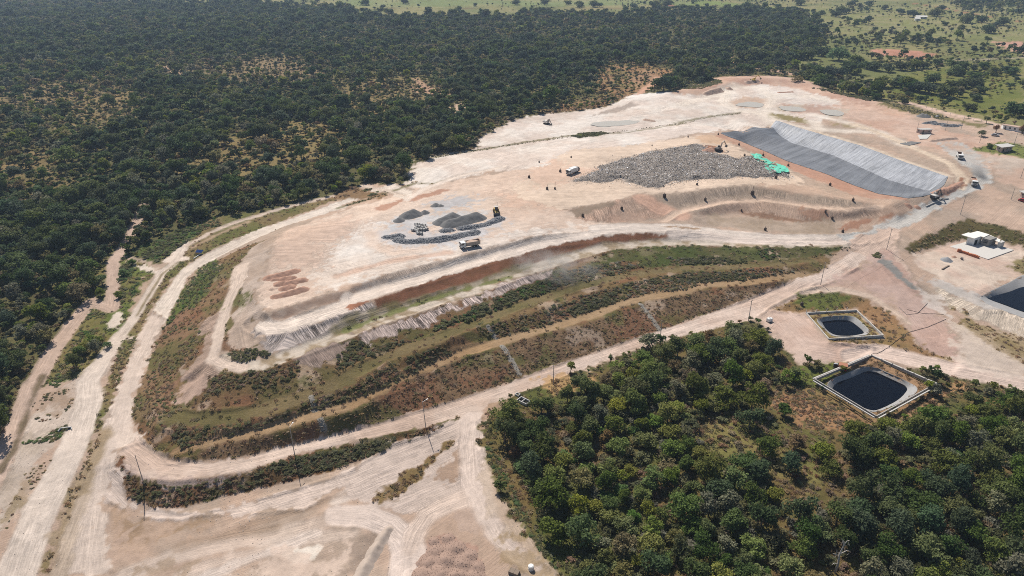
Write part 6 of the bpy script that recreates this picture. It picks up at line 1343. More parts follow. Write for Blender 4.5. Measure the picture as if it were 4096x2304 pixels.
MB().bar(a.lerp(b, .2) + Vector((0, -.1, 2.2)), a.lerp(b, .75) + Vector((0, -.1, 2.2)), .1, 1.1).build('window', M_GLASS, w2)
# brick row in front of it
P = [Vector((x, y, height(x, y))) for x, y in pts2("W 1250,590 1330,605 1655,720")]
bs = thing('brick_stack', P[0], 0, 'low uneven stack of orange bricks in front of the white building', 'brick stack')
line = resample([(p.x, p.y) for p in P], 13)
for k in range(12):
    a, b = line[k], line[k + 1]; h = [1.25, 1.3, .85, .95, .9, 1.0, .85, .95, 1.05, 1.1, 1.1, 1.0][k]; z = height(*a)
    A = Vector((*a, z + h / 2)) - P[0]; B = Vector((*b, z + h / 2)) - P[0]; u = (B - A).normalized()
    MB().bar(A + u * .03, B - u * .03, .95, h).build('brick_block', M_BRICK, bs)
p, q = [Vector((x, y, height(x, y) + .22)) for x, y in pts2("W 970,925 1100,858")]
t = thing('timber_beam', p, 0, 'dark timber beam lying in the yard below the gravel', 'beam'); MB().bar((0, 0, 0), q - p, .45, .42).build('beam_log', M_WOOD, t); MB().bar(Vector((0, 0, -.16)) + (q - p) * .1, Vector((.6, -.5, -.16)) + (q - p) * .1, .3, .1).build('bearer', M_WOOD, t)
t = thing('wheelbarrow', spot("W 1338,735"), .6, 'small dark wheelbarrow in the yard before the bricks', 'wheelbarrow')
MB().box(-.55, .5, -.35, .35, .3, .7, -.12).build('tray', M_STEELD, t); wheel(t, .65, 0, .22, .1); MB().bar((-1.1, .28, .55), (.6, .1, .3), .05, .05).bar((-1.1, -.28, .55), (.6, -.1, .3), .05, .05).build('handle', M_WOOD, t)

# ------------------------------------------------------------------ gatehouse group
def small_house(name, foot, h, label, wall, roof, over=.8, windows=3, flip=False):
    ps = pts2(foot); z = np.mean([height(x, y) for x, y in ps]); c = np.mean(ps, 0); L = [(x - c[0], y - c[1]) for x, y in ps]
    t = thing(name, (c[0], c[1], z), 0, label, 'building'); w = MB().slab(L, -.5, h).build('wall', wall, t)
    ctr = Vector((0, 0)); R = [tuple(Vector(q) + Vector(q).normalized() * over) for q in L]; MB().slab(R, h, h + .22).build('roof', roof, t)
    for k in range(len(L)):
        a, b = Vector((*L[k], 0)), Vector((*L[(k + 1) % len(L)], 0)); d = b - a; n = Vector((d.y, -d.x, 0)).normalized()
        if n.dot((a + b) / 2) < 0: n = -n
        if n.y > .3: continue
        m = max(1, min(windows, int(d.length / 2.6)))
        for i in range(m):
            f = (i + .5) / m; p = a + d * f + n * .02; u = d.normalized()
            if i == 0 and k % 2: MB().bar(p - u * .45 + Vector((0, 0, 1.05)), p + u * .45 + Vector((0, 0, 1.05)), .06, 2.0).build('door', M_GLASS, w)
            else:
                fr = MB().bar(p - u * .62 + Vector((0, 0, h * .58)), p + u * .62 + Vector((0, 0, h * .58)), .05, 1.14).build('window', M_WHITE, w); MB().bar(p - u * .52 + n * .02 + Vector((0, 0, h * .58)), p + u * .52 + n * .02 + Vector((0, 0, h * .58)), .05, .95).build('pane', M_GLASS, fr)
    return t
small_house('gatehouse', "U 2000,1035 2085,1080 2255,1050 2165,1010", 2.9, 'low house with broad grey flat roof on the green lawn', M_PINKWALL, M_GREYROOF, 1.3)
small_house('hut', "U 690,745 745,765 930,762 880,742", 2.4, 'small pink-walled hut with grey roof behind the pale slab', M_PINKWALL, M_GREYROOF, .5)
small_house('weighbridge_office', "V 2400,560 2470,600 2620,600 2560,555", 2.7, 'grey-roofed shed cut off by the right edge', M_PINKWALL, M_GREYROOF, 1.2)
small_house('low_building', "U 2085,665 2110,690 2420,745 2400,715", 2.6, 'long low white building under the pink road', M_WHITE, M_SOILP, .3, 6)
for t, lab in (("U 705,790 740,860 860,855 935,775", 'pale concrete slab in front of the small hut'),):
    ps = pts2(t); c = np.mean(ps, 0); o = MB().slab([(x - c[0], y - c[1]) for x, y in ps], -.3, .25).build('concrete_slab', M_CONC); o.location = (c[0], c[1], height(*c)); tag(o, lab, 'slab')
ps = pts2("U 390,930 560,965 760,915 600,895"); c = np.mean(ps, 0); o = MB().slab([(x - c[0], y - c[1]) for x, y in ps], -.3, .14).build('gravel_bed', M_GRAVEL); o.location = (c[0], c[1], height(*c)); tag(o, 'flat grey gravel bed beside the pale concrete slab', 'gravel bed')
parked_car(spot("U 1985,805"), heading("U 1920,800 2060,815"), 'dark silver car parked by the rust-coloured tree near the gate', M_SILVER)
parked_car(spot("V 2450,650"), heading("V 2410,640 2480,660"), 'dark red car beside the shed at the right edge', M_RED)

# far farmhouses
for t, w, lab in (("Z 1910,120", 14, 'pale long farm roof among the savanna trees'), ("Z 195,58", 8, 'reddish farmhouse roof at the far pasture, left one'), ("Z 295,50", 8, 'reddish farmhouse roof at the far pasture, right one'), ("Z 1210,128", 7, 'tiny pale hut behind the dark grove'), ("Z 1885,132", 6, 'tiny white shed left of the pale farm roof')):
    p = spot(t); f = thing('farmhouse', p, RNG.uniform(-.3, .3), lab, 'building')
    MB().box(-w / 2, w / 2, -3, 3, -.5, 2.6).build('wall', M_WHITE, f); MB().prism([(-w / 2 - .6, 2.5), (-w / 2 - .6, 2.7), (w / 2 + .6, 2.7), (w / 2 + .6, 2.5)], -3.6, 3.6).build('eaves', M_WOOD, f)
    rr = MB().add([(-w / 2 - .5, -3.5, 2.7), (w / 2 + .5, -3.5, 2.7), (w / 2 + .5, 3.5, 2.7), (-w / 2 - .5, 3.5, 2.7), (-w / 2 - .5, 0, 4.3), (w / 2 + .5, 0, 4.3)], [(0, 1, 5, 4), (2, 3, 4, 5), (1, 2, 5), (3, 0, 4), (0, 3, 2, 1)]); rr.build('roof', M_ROOFRED if 'reddish' in lab else M_ROOFW, f)
    MB().box(-.5, .5, -3.06, -3, 0, 2.0).build('door', M_WOOD, f); MB().box(w / 4 - .6, w / 4 + .6, -3.06, -3, 1.0, 2.0).build('window', M_GLASS, f)

# ------------------------------------------------------------------ machines
dump_truck(spot("T 1610,975"), heading("T 1760,945 1500,990"), 'white dump truck with tan bed driving below the stone row', M_WHITE, M_TAN, M_SOILP)
wheel_loader(spot("T 2068,400"), heading("T 2062,350 2075,420"), 'yellow wheel loader at the end of the stone row')
refuse_truck(spot("Q 445,455"), heading("Q 490,425 415,455"), 'white refuse truck with dark hopper at the tip of the heap')
excavator(spot("Q 1815,245"), heading("Q 1800,240 1890,225"), 'dark excavator with long tan boom on top of the refuse', M_STEELD, (3.3, 5.2, 6.0, 2.3), M_TAN)
excavator(spot("B 1515,900"), heading("B 1500,892 1550,905"), 'pale excavator working at the forest side of the clearing', M_CONCW, (2.6, 3.8, 4.6, 1.2), M_TAN)
excavator(spot("C 575,592"), heading("C 560,588 620,595"), 'yellow excavator on the far cut edge', M_YEL, (3.2, 5.0, 6.2, 2.6))
dump_truck(spot("V 1625,365"), heading("V 1600,270 1622,350"), 'dusty white dump truck coming down the haul road', M_WHITE, M_TAN, M_SOILR)
dump_truck(spot("U 1395,1170"), heading("U 1370,1110 1405,1180"), 'white lorry with red stripe on the gate apron', M_WHITE, M_WHITE)
excavator(spot("V 985,600"), heading("V 960,600 1090,560"), 'white and black excavator beside the trench at the haul road', M_CONCW, (2.8, 4.2, 4.8, 1.6), M_STEELD)
M_PIPEW = plain('concrete_pipe', (.46, .44, .41), .9, .1)
for t, lab in (("V 840,740 1035,650", 'long grey pipe lying on the haul road edge below the excavator'), ("V 1050,615 1210,608", 'short pale pipe beside the excavator tracks')):
    p, q = [Vector((x, y, height(x, y) + .3)) for x, y in pts2(t)]; o = thing('long_pipe', p, 0, lab, 'pipe', 'pipes beside the trench'); MB().cyl((0, 0, 0), q - p, .26).build('barrel', M_PIPEW, o); MB().cyl((q - p) * .97, q - p, .34).build('collar', M_PIPEW, o)
# concrete pipes stacked on the platform
spots = [("T 645,700", 0), ("T 700,600", 0), ("T 745,600", 0), ("T 790,610", 0), ("T 840,620", 0), ("T 715,635", 0), ("T 760,640", 0), ("T 810,655", 0), ("T 860,655", 0), ("T 700,670", 0), ("T 745,690", 0), ("T 790,690", 0), ("T 835,690", 0), ("T 880,680", 0), ("T 735,755", 0), ("T 785,758", 0), ("T 725,720", 0), ("T 690,705", 0)]
words = ['leftmost concrete pipe, standing apart', 'concrete pipe at the far left corner', 'second concrete pipe of the far row', 'third concrete pipe of the far row', 'last concrete pipe of the far row', 'first concrete pipe of the second row', 'second concrete pipe of the second row', 'third concrete pipe of the second row', 'last concrete pipe of the second row', 'first concrete pipe of the third row', 'second concrete pipe of the third row', 'third concrete pipe of the third row', 'fourth concrete pipe of the third row', 'rightmost concrete pipe of the stack', 'left of two near concrete pipes', 'right of two near concrete pipes', 'concrete pipe just behind the two near ones', 'concrete pipe left of the third row']
pa = heading("T 700,600 900,660")
for (t, lv), wd in zip(spots, words):
    o = thing('concrete_pipe', spot(t), pa + RNG.normal(0, .06), wd + ' on the platform beside the gravel', 'pipe', 'concrete pipes on the platform')
    V = []; n = 16; F = []
    for x in (-.62, .62):
        for r_ in (.56, .45):
            for k in range(n): a = 6.28318 * k / n; V.append((x, math.cos(a) * r_, .56 + math.sin(a) * r_))
    for k in range(n):
        j = (k + 1) % n; F += [(k, j, j + 2 * n, k + 2 * n), (k + n, k + 3 * n, j + 3 * n, j + n), (k, k + n, j + n, j), (k + 2 * n, j + 2 * n, j + 3 * n, k + 3 * n)]
    mb = MB(); mb.add(V, F); mb.build('barrel', M_PIPEW, o, smooth=False); MB().cyl((.5, 0, .56), (.68, 0, .56), .62, seg=16, cap=False).build('socket', M_PIPEW, o)

# ------------------------------------------------------------------ gas vents: stone-filled drums with a pipe
def vent(t, s, lab, tall=0.0):
    o = thing('gas_vent', spot(t), RNG.uniform(0, 6), lab, 'gas vent', 'gas vents on the landfill'); r = .62 * s; h = 1.25 * s
    V = []; F = []; n = 12; rings = [(-.4, r), (h * .3, r * 1.04), (h * .7, r * .98), (h, r * .92), (h * 1.12, r * .5)]
    for z, q in rings:
        for k in range(n): a = 6.28318 * k / n; w = 1 + RNG.uniform(-.1, .1); V.append((math.cos(a) * q * w, math.sin(a) * q * w, z + RNG.uniform(-.05, .05)))
    for i in range(len(rings) - 1):
        for k in range(n): F.append((i * n + k, i * n + (k + 1) % n, (i + 1) * n + (k + 1) % n, (i + 1) * n + k))
    F.append(tuple((len(rings) - 1) * n + k for k in range(n)))
    mb = MB(); mb.add(V, F); d = mb.build('drum', M_STONEDK, o); b = MB()
    for z in (h * .25, h * .8): b.cyl((0, 0, z - .05), (0, 0, z + .05), r * 1.08, seg=12, cap=False)
    b.build('hoop', M_RUST, d)
    MB().cyl((0, 0, h * .9), (0, .05, h + .9 * s + tall), .09, seg=8).build('vent_pipe', M_RUST, o)
for a in (("Q 38,495", .95, 'dark gas vent drum left of the refuse truck, out on the open platform'), ("Q 132,352", .6, 'small gas vent at the far left platform edge'), ("Q 432,306", .6, 'small gas vent farther right along the platform edge'), ("Q 330,440", .95, 'gas vent drum right beside the refuse truck'),
          ("Q 207,605", .9, 'left of two gas vents on the open tier, no tall pipe', .6), ("Q 280,602", .7, 'right of two gas vents on the open tier, with a tall pipe', 2.2), ("Q 1305,675", 1.2, 'gas vent drum on the crest above the ramp'), ("Q 1688,708", .9, 'gas vent drum in the middle of the upper slope'),
          ("Q 2128,650", 1.25, 'tall gas vent drum on the upper slope, rightmost with a long pipe', 1.2), ("Q 1610,562", .7, 'low gas vent at the foot of the refuse'), ("Q 2350,500", 1.0, 'gas vent drum under the green netting'), ("Q 2055,292", .8, 'gas vent between the refuse excavator and the netting'),
          ("Q 2003,190", .8, 'gas vent on the brown strip nearest the refuse excavator'), ("Q 2230,290", .8, 'gas vent with tall pipe on the brown strip', 1.0), ("Q 2465,385", .8, 'gas vent at the lower end of the brown strip', .6), ("Q 1810,92", .7, 'gas vent at the top corner of the lined cell'),
          ("Q 1527,115", .6, 'small gas vent on the haul crest behind the refuse'), ("Q 1190,195", .5, 'tiny gas vent along the track behind the refuse'), ("C 1130,1345", .95, 'gas vent drum on the tier beside the stone patch'), ("F 1297,95", .9, 'gas vent on the right end of the upper slope'),
          ("F 1097,178", .7, 'gas vent on the lower slope near the dark water stain'), ("F 1145,230", .8, 'gas vent at the foot of the lower slope'), ("F 1222,325", .9, 'gas vent beside the haul road bend'), ("F 660,310", .9, 'gas vent in the scrub above the haul road'),
          ("F 488,172", .6, 'small gas vent on the lower bench edge'), ("Q 905,790", .9, 'gas vent in the middle of the left ramp slope'), ("Q 540,855", .8, 'gas vent at the left foot of the ramp slope'), ("F 925,855", .9, 'black drum beside the green bank above the small pond')):
    vent(*a)

# ------------------------------------------------------------------ poles and wires
def pole(t, h, lab, lean=0.0, arm=True, lamp=False, rz=None):
    o = thing('power_pole', spot(t), RNG.uniform(0, 3) if rz is None else rz, lab, 'pole', 'poles along the roads', tilt=(0, lean))
    MB().cyl((0, 0, -.4), (0, 0, h), .13, .085, seg=10).build('shaft', M_POLE, o)
    if arm:
        a = MB().bar((-.8, 0, h - .35), (.8, 0, h - .35), .1, .12).build('crossarm', M_WOOD, o)
        for x in (-.7, 0, .7): MB().cyl((x, 0, h - .3), (x, 0, h - .08), .05, seg=6).build('insulator', M_STEELD, a)
    if lamp:
        MB().bar((0, 0, h - .1), (1.3, 0, h + .25), .06, .06).build('lamp_arm', M_SILVER, o); MB().box(1.2, 1.8, -.12, .12, h + .18, h + .3).build('lamp_head', M_WHITE, o)
    return o
POLES = [("G 1040,770", 9.6, 'leaning dark pole at the loop road bend, bottom left', -.05, False), ("G 2135,570", 9.8, 'pole at the loop road above the green bank', 0, False, True), ("H 640,375", 9.4, 'pole with lamp at the loop road before the track fork', -.05, False, True),
         ("E 1563,1425", 8, 'pole at the loop road behind the concrete tank', 0, True), ("E 2335,1120", 8.5, 'pole beside the lone roadside tree', 0, True), ("F 538,970", 8.5, 'pole at the thicket tip by the road junction', 0, True), ("F 1062,705", 9.5, 'pole on the corner above the green bank', 0, True), ("F 1540,450", 9.5, 'pole at the main road junction', 0, True),
         ("F 2075,195", 9.5, 'pole between the haul road and the grass bank', 0, True), ("V 2410,260", 8, 'pole near the right edge above the pink apron', 0, True), ("U 685,745", 7, 'thin pole left of the small hut', 0, False), ("U 1163,712", 7, 'pole below the broken stone row near the gate', 0, True),
         ("U 1420,700", 7, 'pole right of the broken stone row near the gate', 0, True), ("U 2300,950", 7, 'pole behind the flat-roofed gatehouse', 0, True), ("U 1730,915", 5, 'short pole at the apron beside the gatehouse lawn', 0, False), ("V 2250,620", 6, 'post holding the shed roof at the right edge', 0, False)]
for q in POLES: pole(*q)
def cable(pts, sag, r, name, lab, cat, mat=M_BLACKP, on_ground=False):
    V = []; F = []; path = []
    for a, b in zip(pts[:-1], pts[1:]):
        for k in range(10):
            f = k / 10; p = a.lerp(b, f)
            if on_ground: p = Vector((p.x, p.y, height(p.x, p.y) + .1))
            else: p = p - Vector((0, 0, sag * 4 * f * (1 - f)))
            path.append(p)
    path.append(pts[-1]); o0 = pts[0]; tube(V, F, [p - o0 for p in path], [r] * len(path), 5)
    mb = MB(); mb.add(V, F); o = mb.build(name, mat); o.location = o0
    return tag(o, lab, cat)
g = lambda t: [Vector((x, y, height(x, y) + .1)) for x, y in pts2(t)]
cable(g("X 935,605 1110,540 1340,365 1560,305 1765,215"), 0, .06, 'black_hose', 'black hose running from the diamond-walled pond up the pink slope', 'hose', on_ground=True)
cable(g("X 1240,80 1330,165 1450,150 1560,40"), 0, .055, 'black_hose', 'looping black hose on the pink slope', 'hose', on_ground=True)
cable(g("X 1330,105 1500,150 1740,165"), 0, .055, 'black_hose', 'black hose crossing the looping one on the pink slope', 'hose', on_ground=True)
for a, b, i in (("F 1062,705", "F 1540,450", 0), ("F 1540,450", "F 2075,195", 1), ("F 538,970", "F 1062,705", 2)):
    pa_, pb_ = spot(a) + Vector((0, 0, 9.2)), spot(b) + Vector((0, 0, 9.2))
    cable([pa_, pb_], 1.2, .025, 'overhead_wire', ['overhead wire from the green bank corner to the junction', 'overhead wire from the junction up the haul road', 'overhead wire from the thicket tip to the green bank corner'][i], 'wire')

# ------------------------------------------------------------------ small things
t = thing('pump_shed', spot("X 612,775"), heading("X 560,770 660,790"), 'red pump shed at the upper wall of the diamond-walled pond', 'shed')
MB().box(-1.2, 1.2, -.9, .9, -.2, 1.7).build('wall', M_RED, t); MB().prism([(-1.4, 1.7), (1.4, 1.7), (1.3, 1.95), (-1.3, 2.0)], -1.1, 1.1).build('roof', M_ROOFRED, t); MB().box(-.4, .4, -.94, -.88, 0, 1.5).build('door', M_STEELD, t)
for k, (q, wd) in enumerate((("X 520,745", 'left dark barrel beside the red pump shed'), ("X 545,748", 'right dark barrel beside the red pump shed'))):
    o = thing('barrel', spot(q), 0, wd, 'barrel', 'barrels beside the pump shed'); d_ = MB().cyl((0, 0, 0), (0, 0, 1.1), .38, seg=14).build('drum', M_STEELD, o); MB().cyl((0, 0, 1.1), (0, 0, 1.14), .34, seg=14).build('lid', M_SILVER, o); MB().cyl((0, 0, .35), (0, 0, .42), .41, seg=14).cyl((0, 0, .72), (0, 0, .79), .41, seg=14).build('hoop', M_STEELD, d_)
o = thing('concrete_tank', spot("H 1350,190"), heading("H 1320,165 1390,200"), 'open concrete tank with two chambers by the road fork', 'tank')
for x0, x1, y0, y1 in ((-1.9, 1.9, -1.1, -.9), (-1.9, 1.9, .9, 1.1), (-1.9, -1.7, -.9, .9), (1.7, 1.9, -.9, .9), (-.25, -.05, -.9, .9)): MB().box(x0, x1, y0, y1, -.6, .75).build('tank_wall', M_CONC, o)
MB().box(-1.7, 1.7, -.9, .9, -.5, .1).build('tank_floor', M_DARK, o)
o = thing('inspection_box', spot("H 1305,140"), heading("H 1320,165 1390,200"), 'small square concrete box just behind the open tank', 'box')
for x0, x1, y0, y1 in ((-.7, .7, -.6, -.45), (-.7, .7, .45, .6), (-.7, -.55, -.45, .45), (.55, .7, -.45, .45)): MB().box(x0, x1, y0, y1, -.3, .35).build('box_wall', M_CONC, o)
o = thing('water_drum', spot("H 1402,1400"), 0, 'white water drum standing at the bottom edge', 'drum'); d_ = MB().cyl((0, 0, 0), (0, 0, 1.15), .68, seg=18).build('drum_body', M_WHITE, o); MB().cyl((0, 0, 1.15), (0, 0, 1.32), .68, .45, seg=18).build('lid', M_WHITE, o); MB().cyl((0, 0, .5), (0, 0, .6), .71, seg=18).build('hoop', M_SILVER, d_)
o = thing('crate', spot("H 1280,1430"), heading("H 1250,1410 1330,1440"), 'grey wooden crate at the bottom edge beside the water drum', 'crate'); b_ = MB().box(-1.2, 1.2, -.7, .7, 0, .8).build('crate_body', M_WOOD, o)
for x in (-1.1, 0, 1.1): MB().box(x - .08, x + .08, -.74, .74, 0, .84).build('batten', M_WOOD, b_)
o = thing('water_tank', spot("F 690,972"), .4, 'small white box tank on the pink road bend', 'tank'); MB().box(-.95, .95, -.7, .7, .25, 1.5, .05).build('tank_body', M_WHITE, o, bevel=.08); MB().box(-.9, .9, -.65, .65, 0, .25).build('skid', M_STEELD, o); MB().cyl((0, 0, 1.5), (0, 0, 1.62), .25).build('cap', M_STEELD, o)
o = thing('blue_canopy', spot("Y 410,270"), heading("Y 360,262 480,262"), 'dark blue sheet canopy in the grass beside the loop road', 'canopy'); MB().add([(-1.4, -.9, 1.1), (1.4, -.9, 1.0), (1.5, 1.0, 1.5), (-1.4, 1.0, 1.6), (-1.4, -.9, 1.04), (1.4, -.9, .94), (1.5, 1.0, 1.44), (-1.4, 1.0, 1.54)], [(0, 1, 2, 3), (7, 6, 5, 4), (0, 4, 5, 1), (1, 5, 6, 2), (2, 6, 7, 3), (3, 7, 4, 0)]).build('sheet', M_BLUE, o)
for x, y, h in ((-1.3, -.8, 1.0), (1.3, -.8, .95), (1.3, .9, 1.4), (-1.3, .9, 1.5)): MB().cyl((x, y, -.2), (x, y, h), .05, seg=6).build('prop', M_WOOD, o)
p, q = [Vector((x, y, height(x, y) + .25)) for x, y in pts2("Y 310,355 425,278")]; o = thing('white_pipe', p, 0, 'white pipe lying below the blue canopy', 'pipe'); MB().cyl((0, 0, 0), q - p, .16).build('barrel', M_WHITE, o); MB().cyl((0, 0, 0), (q - p) * .06, .21).build('collar', M_WHITE, o)
o = thing('culvert_headwall', spot("G 480,385"), heading("G 420,395 545,375"), 'small concrete culvert in the gully between the two left roads', 'culvert'); MB().box(-1.5, 1.5, -.15, .15, -.5, .55).build('headwall', M_CONC, o); MB().box(-1.1, 1.1, -.2, -.151, -.3, .3).build('opening_shade', M_DARK, o)  # near-black plate on the headwall stands for the shade in the culvert mouth
for s in (-1, 1): MB().bar((s * 1.48, 0, 0), (s * 1.8, -.9, -.15), .2, .9).build('wing_wall', M_CONC, o)

# fence posts along the pink road near the gate
for k, t in enumerate(("U 850,330", "U 940,375", "U 1010,390", "U 1240,460", "U 1480,510", "U 1630,545", "U 1750,585", "U 1860,625")):
    o = thing('fence_post', spot(t), 0, ['first', 'second', 'third', 'fourth', 'fifth', 'sixth', 'seventh', 'eighth'][k] + ' fence post from the left along the pink gate road', 'post', 'fence posts along the gate road'); MB().box(-.09, .09, -.09, .09, -.3, 1.7).build('shaft', M_CONC, o); MB().box(-.11, .11, -.11, .11, 1.7, 1.78).build('cap', M_CONC, o)
# ------------------------------------------------------------------ savanna trees, scrub and slope vegetation
MIDT = {}
for k, (leaf, R, h, lobes, n, s, flat) in enumerate([('dark', 3.2, 4.7, 13, 1100, .34, .8), ('mid', 3.0, 4.3, 12, 1000, .34, .8), ('blue', 3.3, 4.9, 14, 1150, .34, .8), ('grey', 3.0, 4.8, 11, 800, .32, .7), ('bright', 3.4, 4.9, 14, 1150, .34, .8), ('olive', 2.9, 4.0, 11, 800, .32, .75), ('rust', 2.6, 5.0, 9, 460, .3, .9)]):
    MIDT[k] = (leaf, R, h) + tree_proto('savanna_tree', 700 + k, R, h, lobes, n, s, leaf, flat, r0=.2)
SAV = []
for sheet, txt in (('Z', "55,50,45 200,52,60 270,40,90 370,58,35 440,25,25 580,48,30 660,62,50 785,60,70 850,65,45 985,52,40 1075,85,80 1130,35,60 1150,85,40 1215,82,30 1270,95,35 1380,90,110 1360,108,60 1430,85,50 1575,40,50 1680,62,40 1780,92,50 1860,112,70 2000,105,70 2050,65,40 2200,148,70 2300,145,60 2440,165,70 2390,170,40 2330,212,80 2060,165,35 2170,192,30 760,392,105 830,390,105 900,390,95 985,388,85 1050,388,85 1120,382,95 1180,380,85 1270,360,90 1230,495,150 1340,505,170 1450,478,170 1380,390,150 1110,522,60 1190,515,80 1260,545,80 1310,562,80 1080,445,50 1480,425,80 1560,445,70 1620,455,80 1700,465,80 1780,455,80 1860,445,70 1930,440,60 2010,420,60 1660,565,85 1770,565,95 1840,585,105 1900,595,105 1960,605,105 1990,540,85 2050,625,105 2120,585,95 2180,565,85 2250,565,85 2260,515,70 2150,465,110 2130,485,70 2250,458,45 2310,445,60 2370,485,60 2450,468,60 2510,482,60 1420,575,60 1500,602,70 1560,612,60 1620,642,50 1830,632,50 1760,640,60 2290,605,60 1100,245,110 1060,245,80 350,480,80 310,560,110 540,520,70 480,540,60"),
                   ('B', "200,38,60 325,62,45 480,28,60 270,112,40 355,92,40 505,112,45 750,125,60 880,140,90 880,75,40 1060,132,110 1180,132,60 1000,45,30 1300,35,60 1500,35,60 1500,85,50 1670,35,50 1750,55,60 1850,50,80 1900,50,50 2150,62,55 2300,72,60 2390,48,100 2500,72,50 1700,85,40 1930,100,35"), ('A', "1720,15,40 1950,22,30 2200,12,60 2300,15,40"), ('U', "2350,480,310 1560,385,180 1130,300,105 830,210,70 1650,220,160 2240,300,60 480,260,120 1720,100,150")):
    for q in txt.split():
        x, y, w = map(float, q.split(',')); SAV.append((sheet, x, y, w))
SREF = [("beside the far cut", spot("C 900,560")), ("in the dark grove behind the far cut", spot("C 650,440")), ("in the green pasture right of the grove", spot("C 1900,640")), ("by the reddish clearing", spot("C 1700,400")), ("near the pale farm roof", spot("C 1800,140")), ("in the far green pasture beyond the forest", spot("B 1000,60")), ("at the far right of the savanna", spot("C 2400,250")), ("by the pink gate road", spot("C 2000,800")), ("on the red-brown knoll above the clearing", spot("B 2400,560"))]
cnt = {}
for i, (sh_, x, y, w) in enumerate(SAV):
    p = spot('%s %f,%f' % (sh_, x, y)); dist = math.sqrt(p.x ** 2 + p.y ** 2 + (CAM_H - p.z) ** 2)
    wm = w / SHEETS[sh_][2] * dist / FPX; big = w > 100
    k = (4 if (sh_ == 'Z' and x == 1380 and y == 390) else int(RNG.choice([0, 2, 0, 1])) if (wm > 9 or big) else int(RNG.choice([0, 1, 2, 3, 5])))
    pr = MIDT[k]; s = max(.55, min(3.4, wm / (2 * pr[1] * .82))); t = min(SREF, key=lambda q: (q[1] - p).length)[0]
    wd = ('big ' if s > 1.5 else 'small ' if s < .9 else '') + WORDS[pr[0]] + ' pasture tree ' + t
    plant_tree('pasture_tree', pr, p, s, RNG.uniform(0, 6.28), wd, wd.replace(' tree ', ' trees '), squash=1.0 if s < 1.6 else .82)
for t, k, s, lab in (("E 2245,1165", 3, 1.25, 'lone thin-leaved tree standing at the loop road'), ("U 2000,745", 6, 1.0, 'rust-coloured tree near the parked car'), ("U 1755,810", 3, .9, 'thin flat-topped tree on the gate apron'), ("U 1905,1010", 0, .75, 'round dark tree beside the gatehouse'), ("U 2440,760", 6, 1.1, 'rust-coloured tree at the right edge by the low white building')):
    plant_tree('roadside_tree', MIDT[k], spot(t), s, 1.0 + s, lab, 'single trees beside the roads')
for k, (t, n_, s) in enumerate((("D 540,1310", 0, 1.05), ("D 580,1230", 2, .8), ("D 610,1190", 4, .95), ("D 700,1200", 6, 1.0), ("D 660,1130", 4, .8), ("D 730,1130", 4, .7), ("D 730,790", 2, .75), ("D 900,640", 8, .8), ("D 860,800", 5, .8), ("D 960,560", 8, .7), ("D 780,1160", 8, .6))):
    plant_tree('verge_tree', NEAR[n_], spot(t), s, k, ['dark tree at the bottom of the left verge clump', 'green tree second from the bottom in the left verge clump', 'pale feathery tree in the middle of the left verge clump', 'grey-green slender tree at the right of the left verge clump', 'pale feathery tree at the top of the left verge clump', 'small pale tree beside the white dirt of the left verge', 'round green tree alone on the pink track edge', 'bright green shrub tree below the white dirt fan', 'light green shrub tree above the bare white patch', 'bright green bush tree at the end of the dirt fan', 'low bright tree at the lower white dirt patch'][k], 'trees on the left verge')
# bare dead tree in the thicket
P = spot("I 1165,1425"); V = []; F = []
tube(V, F, [(0, 0, -.5), (.2, 0, 2.2), (.1, .2, 4.4), (.6, .3, 6.2), (.5, .5, 7.6)], [.24, .2, .16, .11, .04], 7)
for a in ([(.15, .1, 3.6), (-.8, 0, 4.8), (-1.0, .1, 6.0)], [(.1, .2, 4.4), (1.3, 0, 5.2), (2.0, -.2, 5.0)], [(.6, .3, 6.2), (1.2, .4, 7.2), (1.6, .3, 7.4)], [(.2, 0, 2.2), (-1.1, -.2, 3.0), (-1.5, -.3, 2.9)], [(-.8, 0, 4.8), (-1.5, .2, 5.2)], [(.5, .5, 7.0), (0, .6, 8.0)]): tube(V, F, a, [.11, .07, .03][:len(a)], 6)
o = thing('dead_tree', P, .3, 'bare pale dead tree rising from the lower thicket', 'tree'); o.scale = (1.25, 1.25, 1.25); mb = MB(); mb.add(V, F); mb.build('trunk', M_DEADWOOD, o, smooth=True)
V = []; F = []
for k in range(26):
    b = Vector((random.uniform(-1.4, 1.9), random.uniform(-.4, .7), random.uniform(4.2, 7.4))); tube(V, F, [b, b + Vector((random.uniform(-.6, .6), random.uniform(-.4, .4), random.uniform(.2, .8)))], [.025, .008], 4)
mb = MB(); mb.add(V, F); mb.build('twigs', M_DEADWOOD, o)['kind'] = 'stuff'

# scrub over the savanna
X, Y = jitter_points(-700, 1200, 380, 1700, 6.0); m = np.abs(np.arctan2(X, Y)) < math.radians(43); X, Y = X[m], Y[m]
zn = zone_at(X, Y); m = (zn == ZN.index('pasture')); X, Y = X[m], Y[m]
dn = fbm(X, Y, 120, 3, 911); right = smooth01((X - 150) / 200.0); belt = smooth01((Y - 480) / 120) * smooth01((900 - Y) / 150)
m = RNG.uniform(0, 1, X.size) < np.clip((dn - .42) * 3.0, .05, 1) * (.15 + .55 * right + .35 * right * belt); X, Y = X[m], Y[m]
sw = RNG.choice([1, 3, 5, 6, 6, 7, 8, 2], X.size)
scatter('scrub', np.stack([X, Y, heights(X, Y)], 1), RNG.uniform(.25, .95, X.size) ** 1.2, sw, [FAR[k][5] for k in sorted(FAR)], 'scattered scrub and small trees over the savanna pasture', 'scrub')

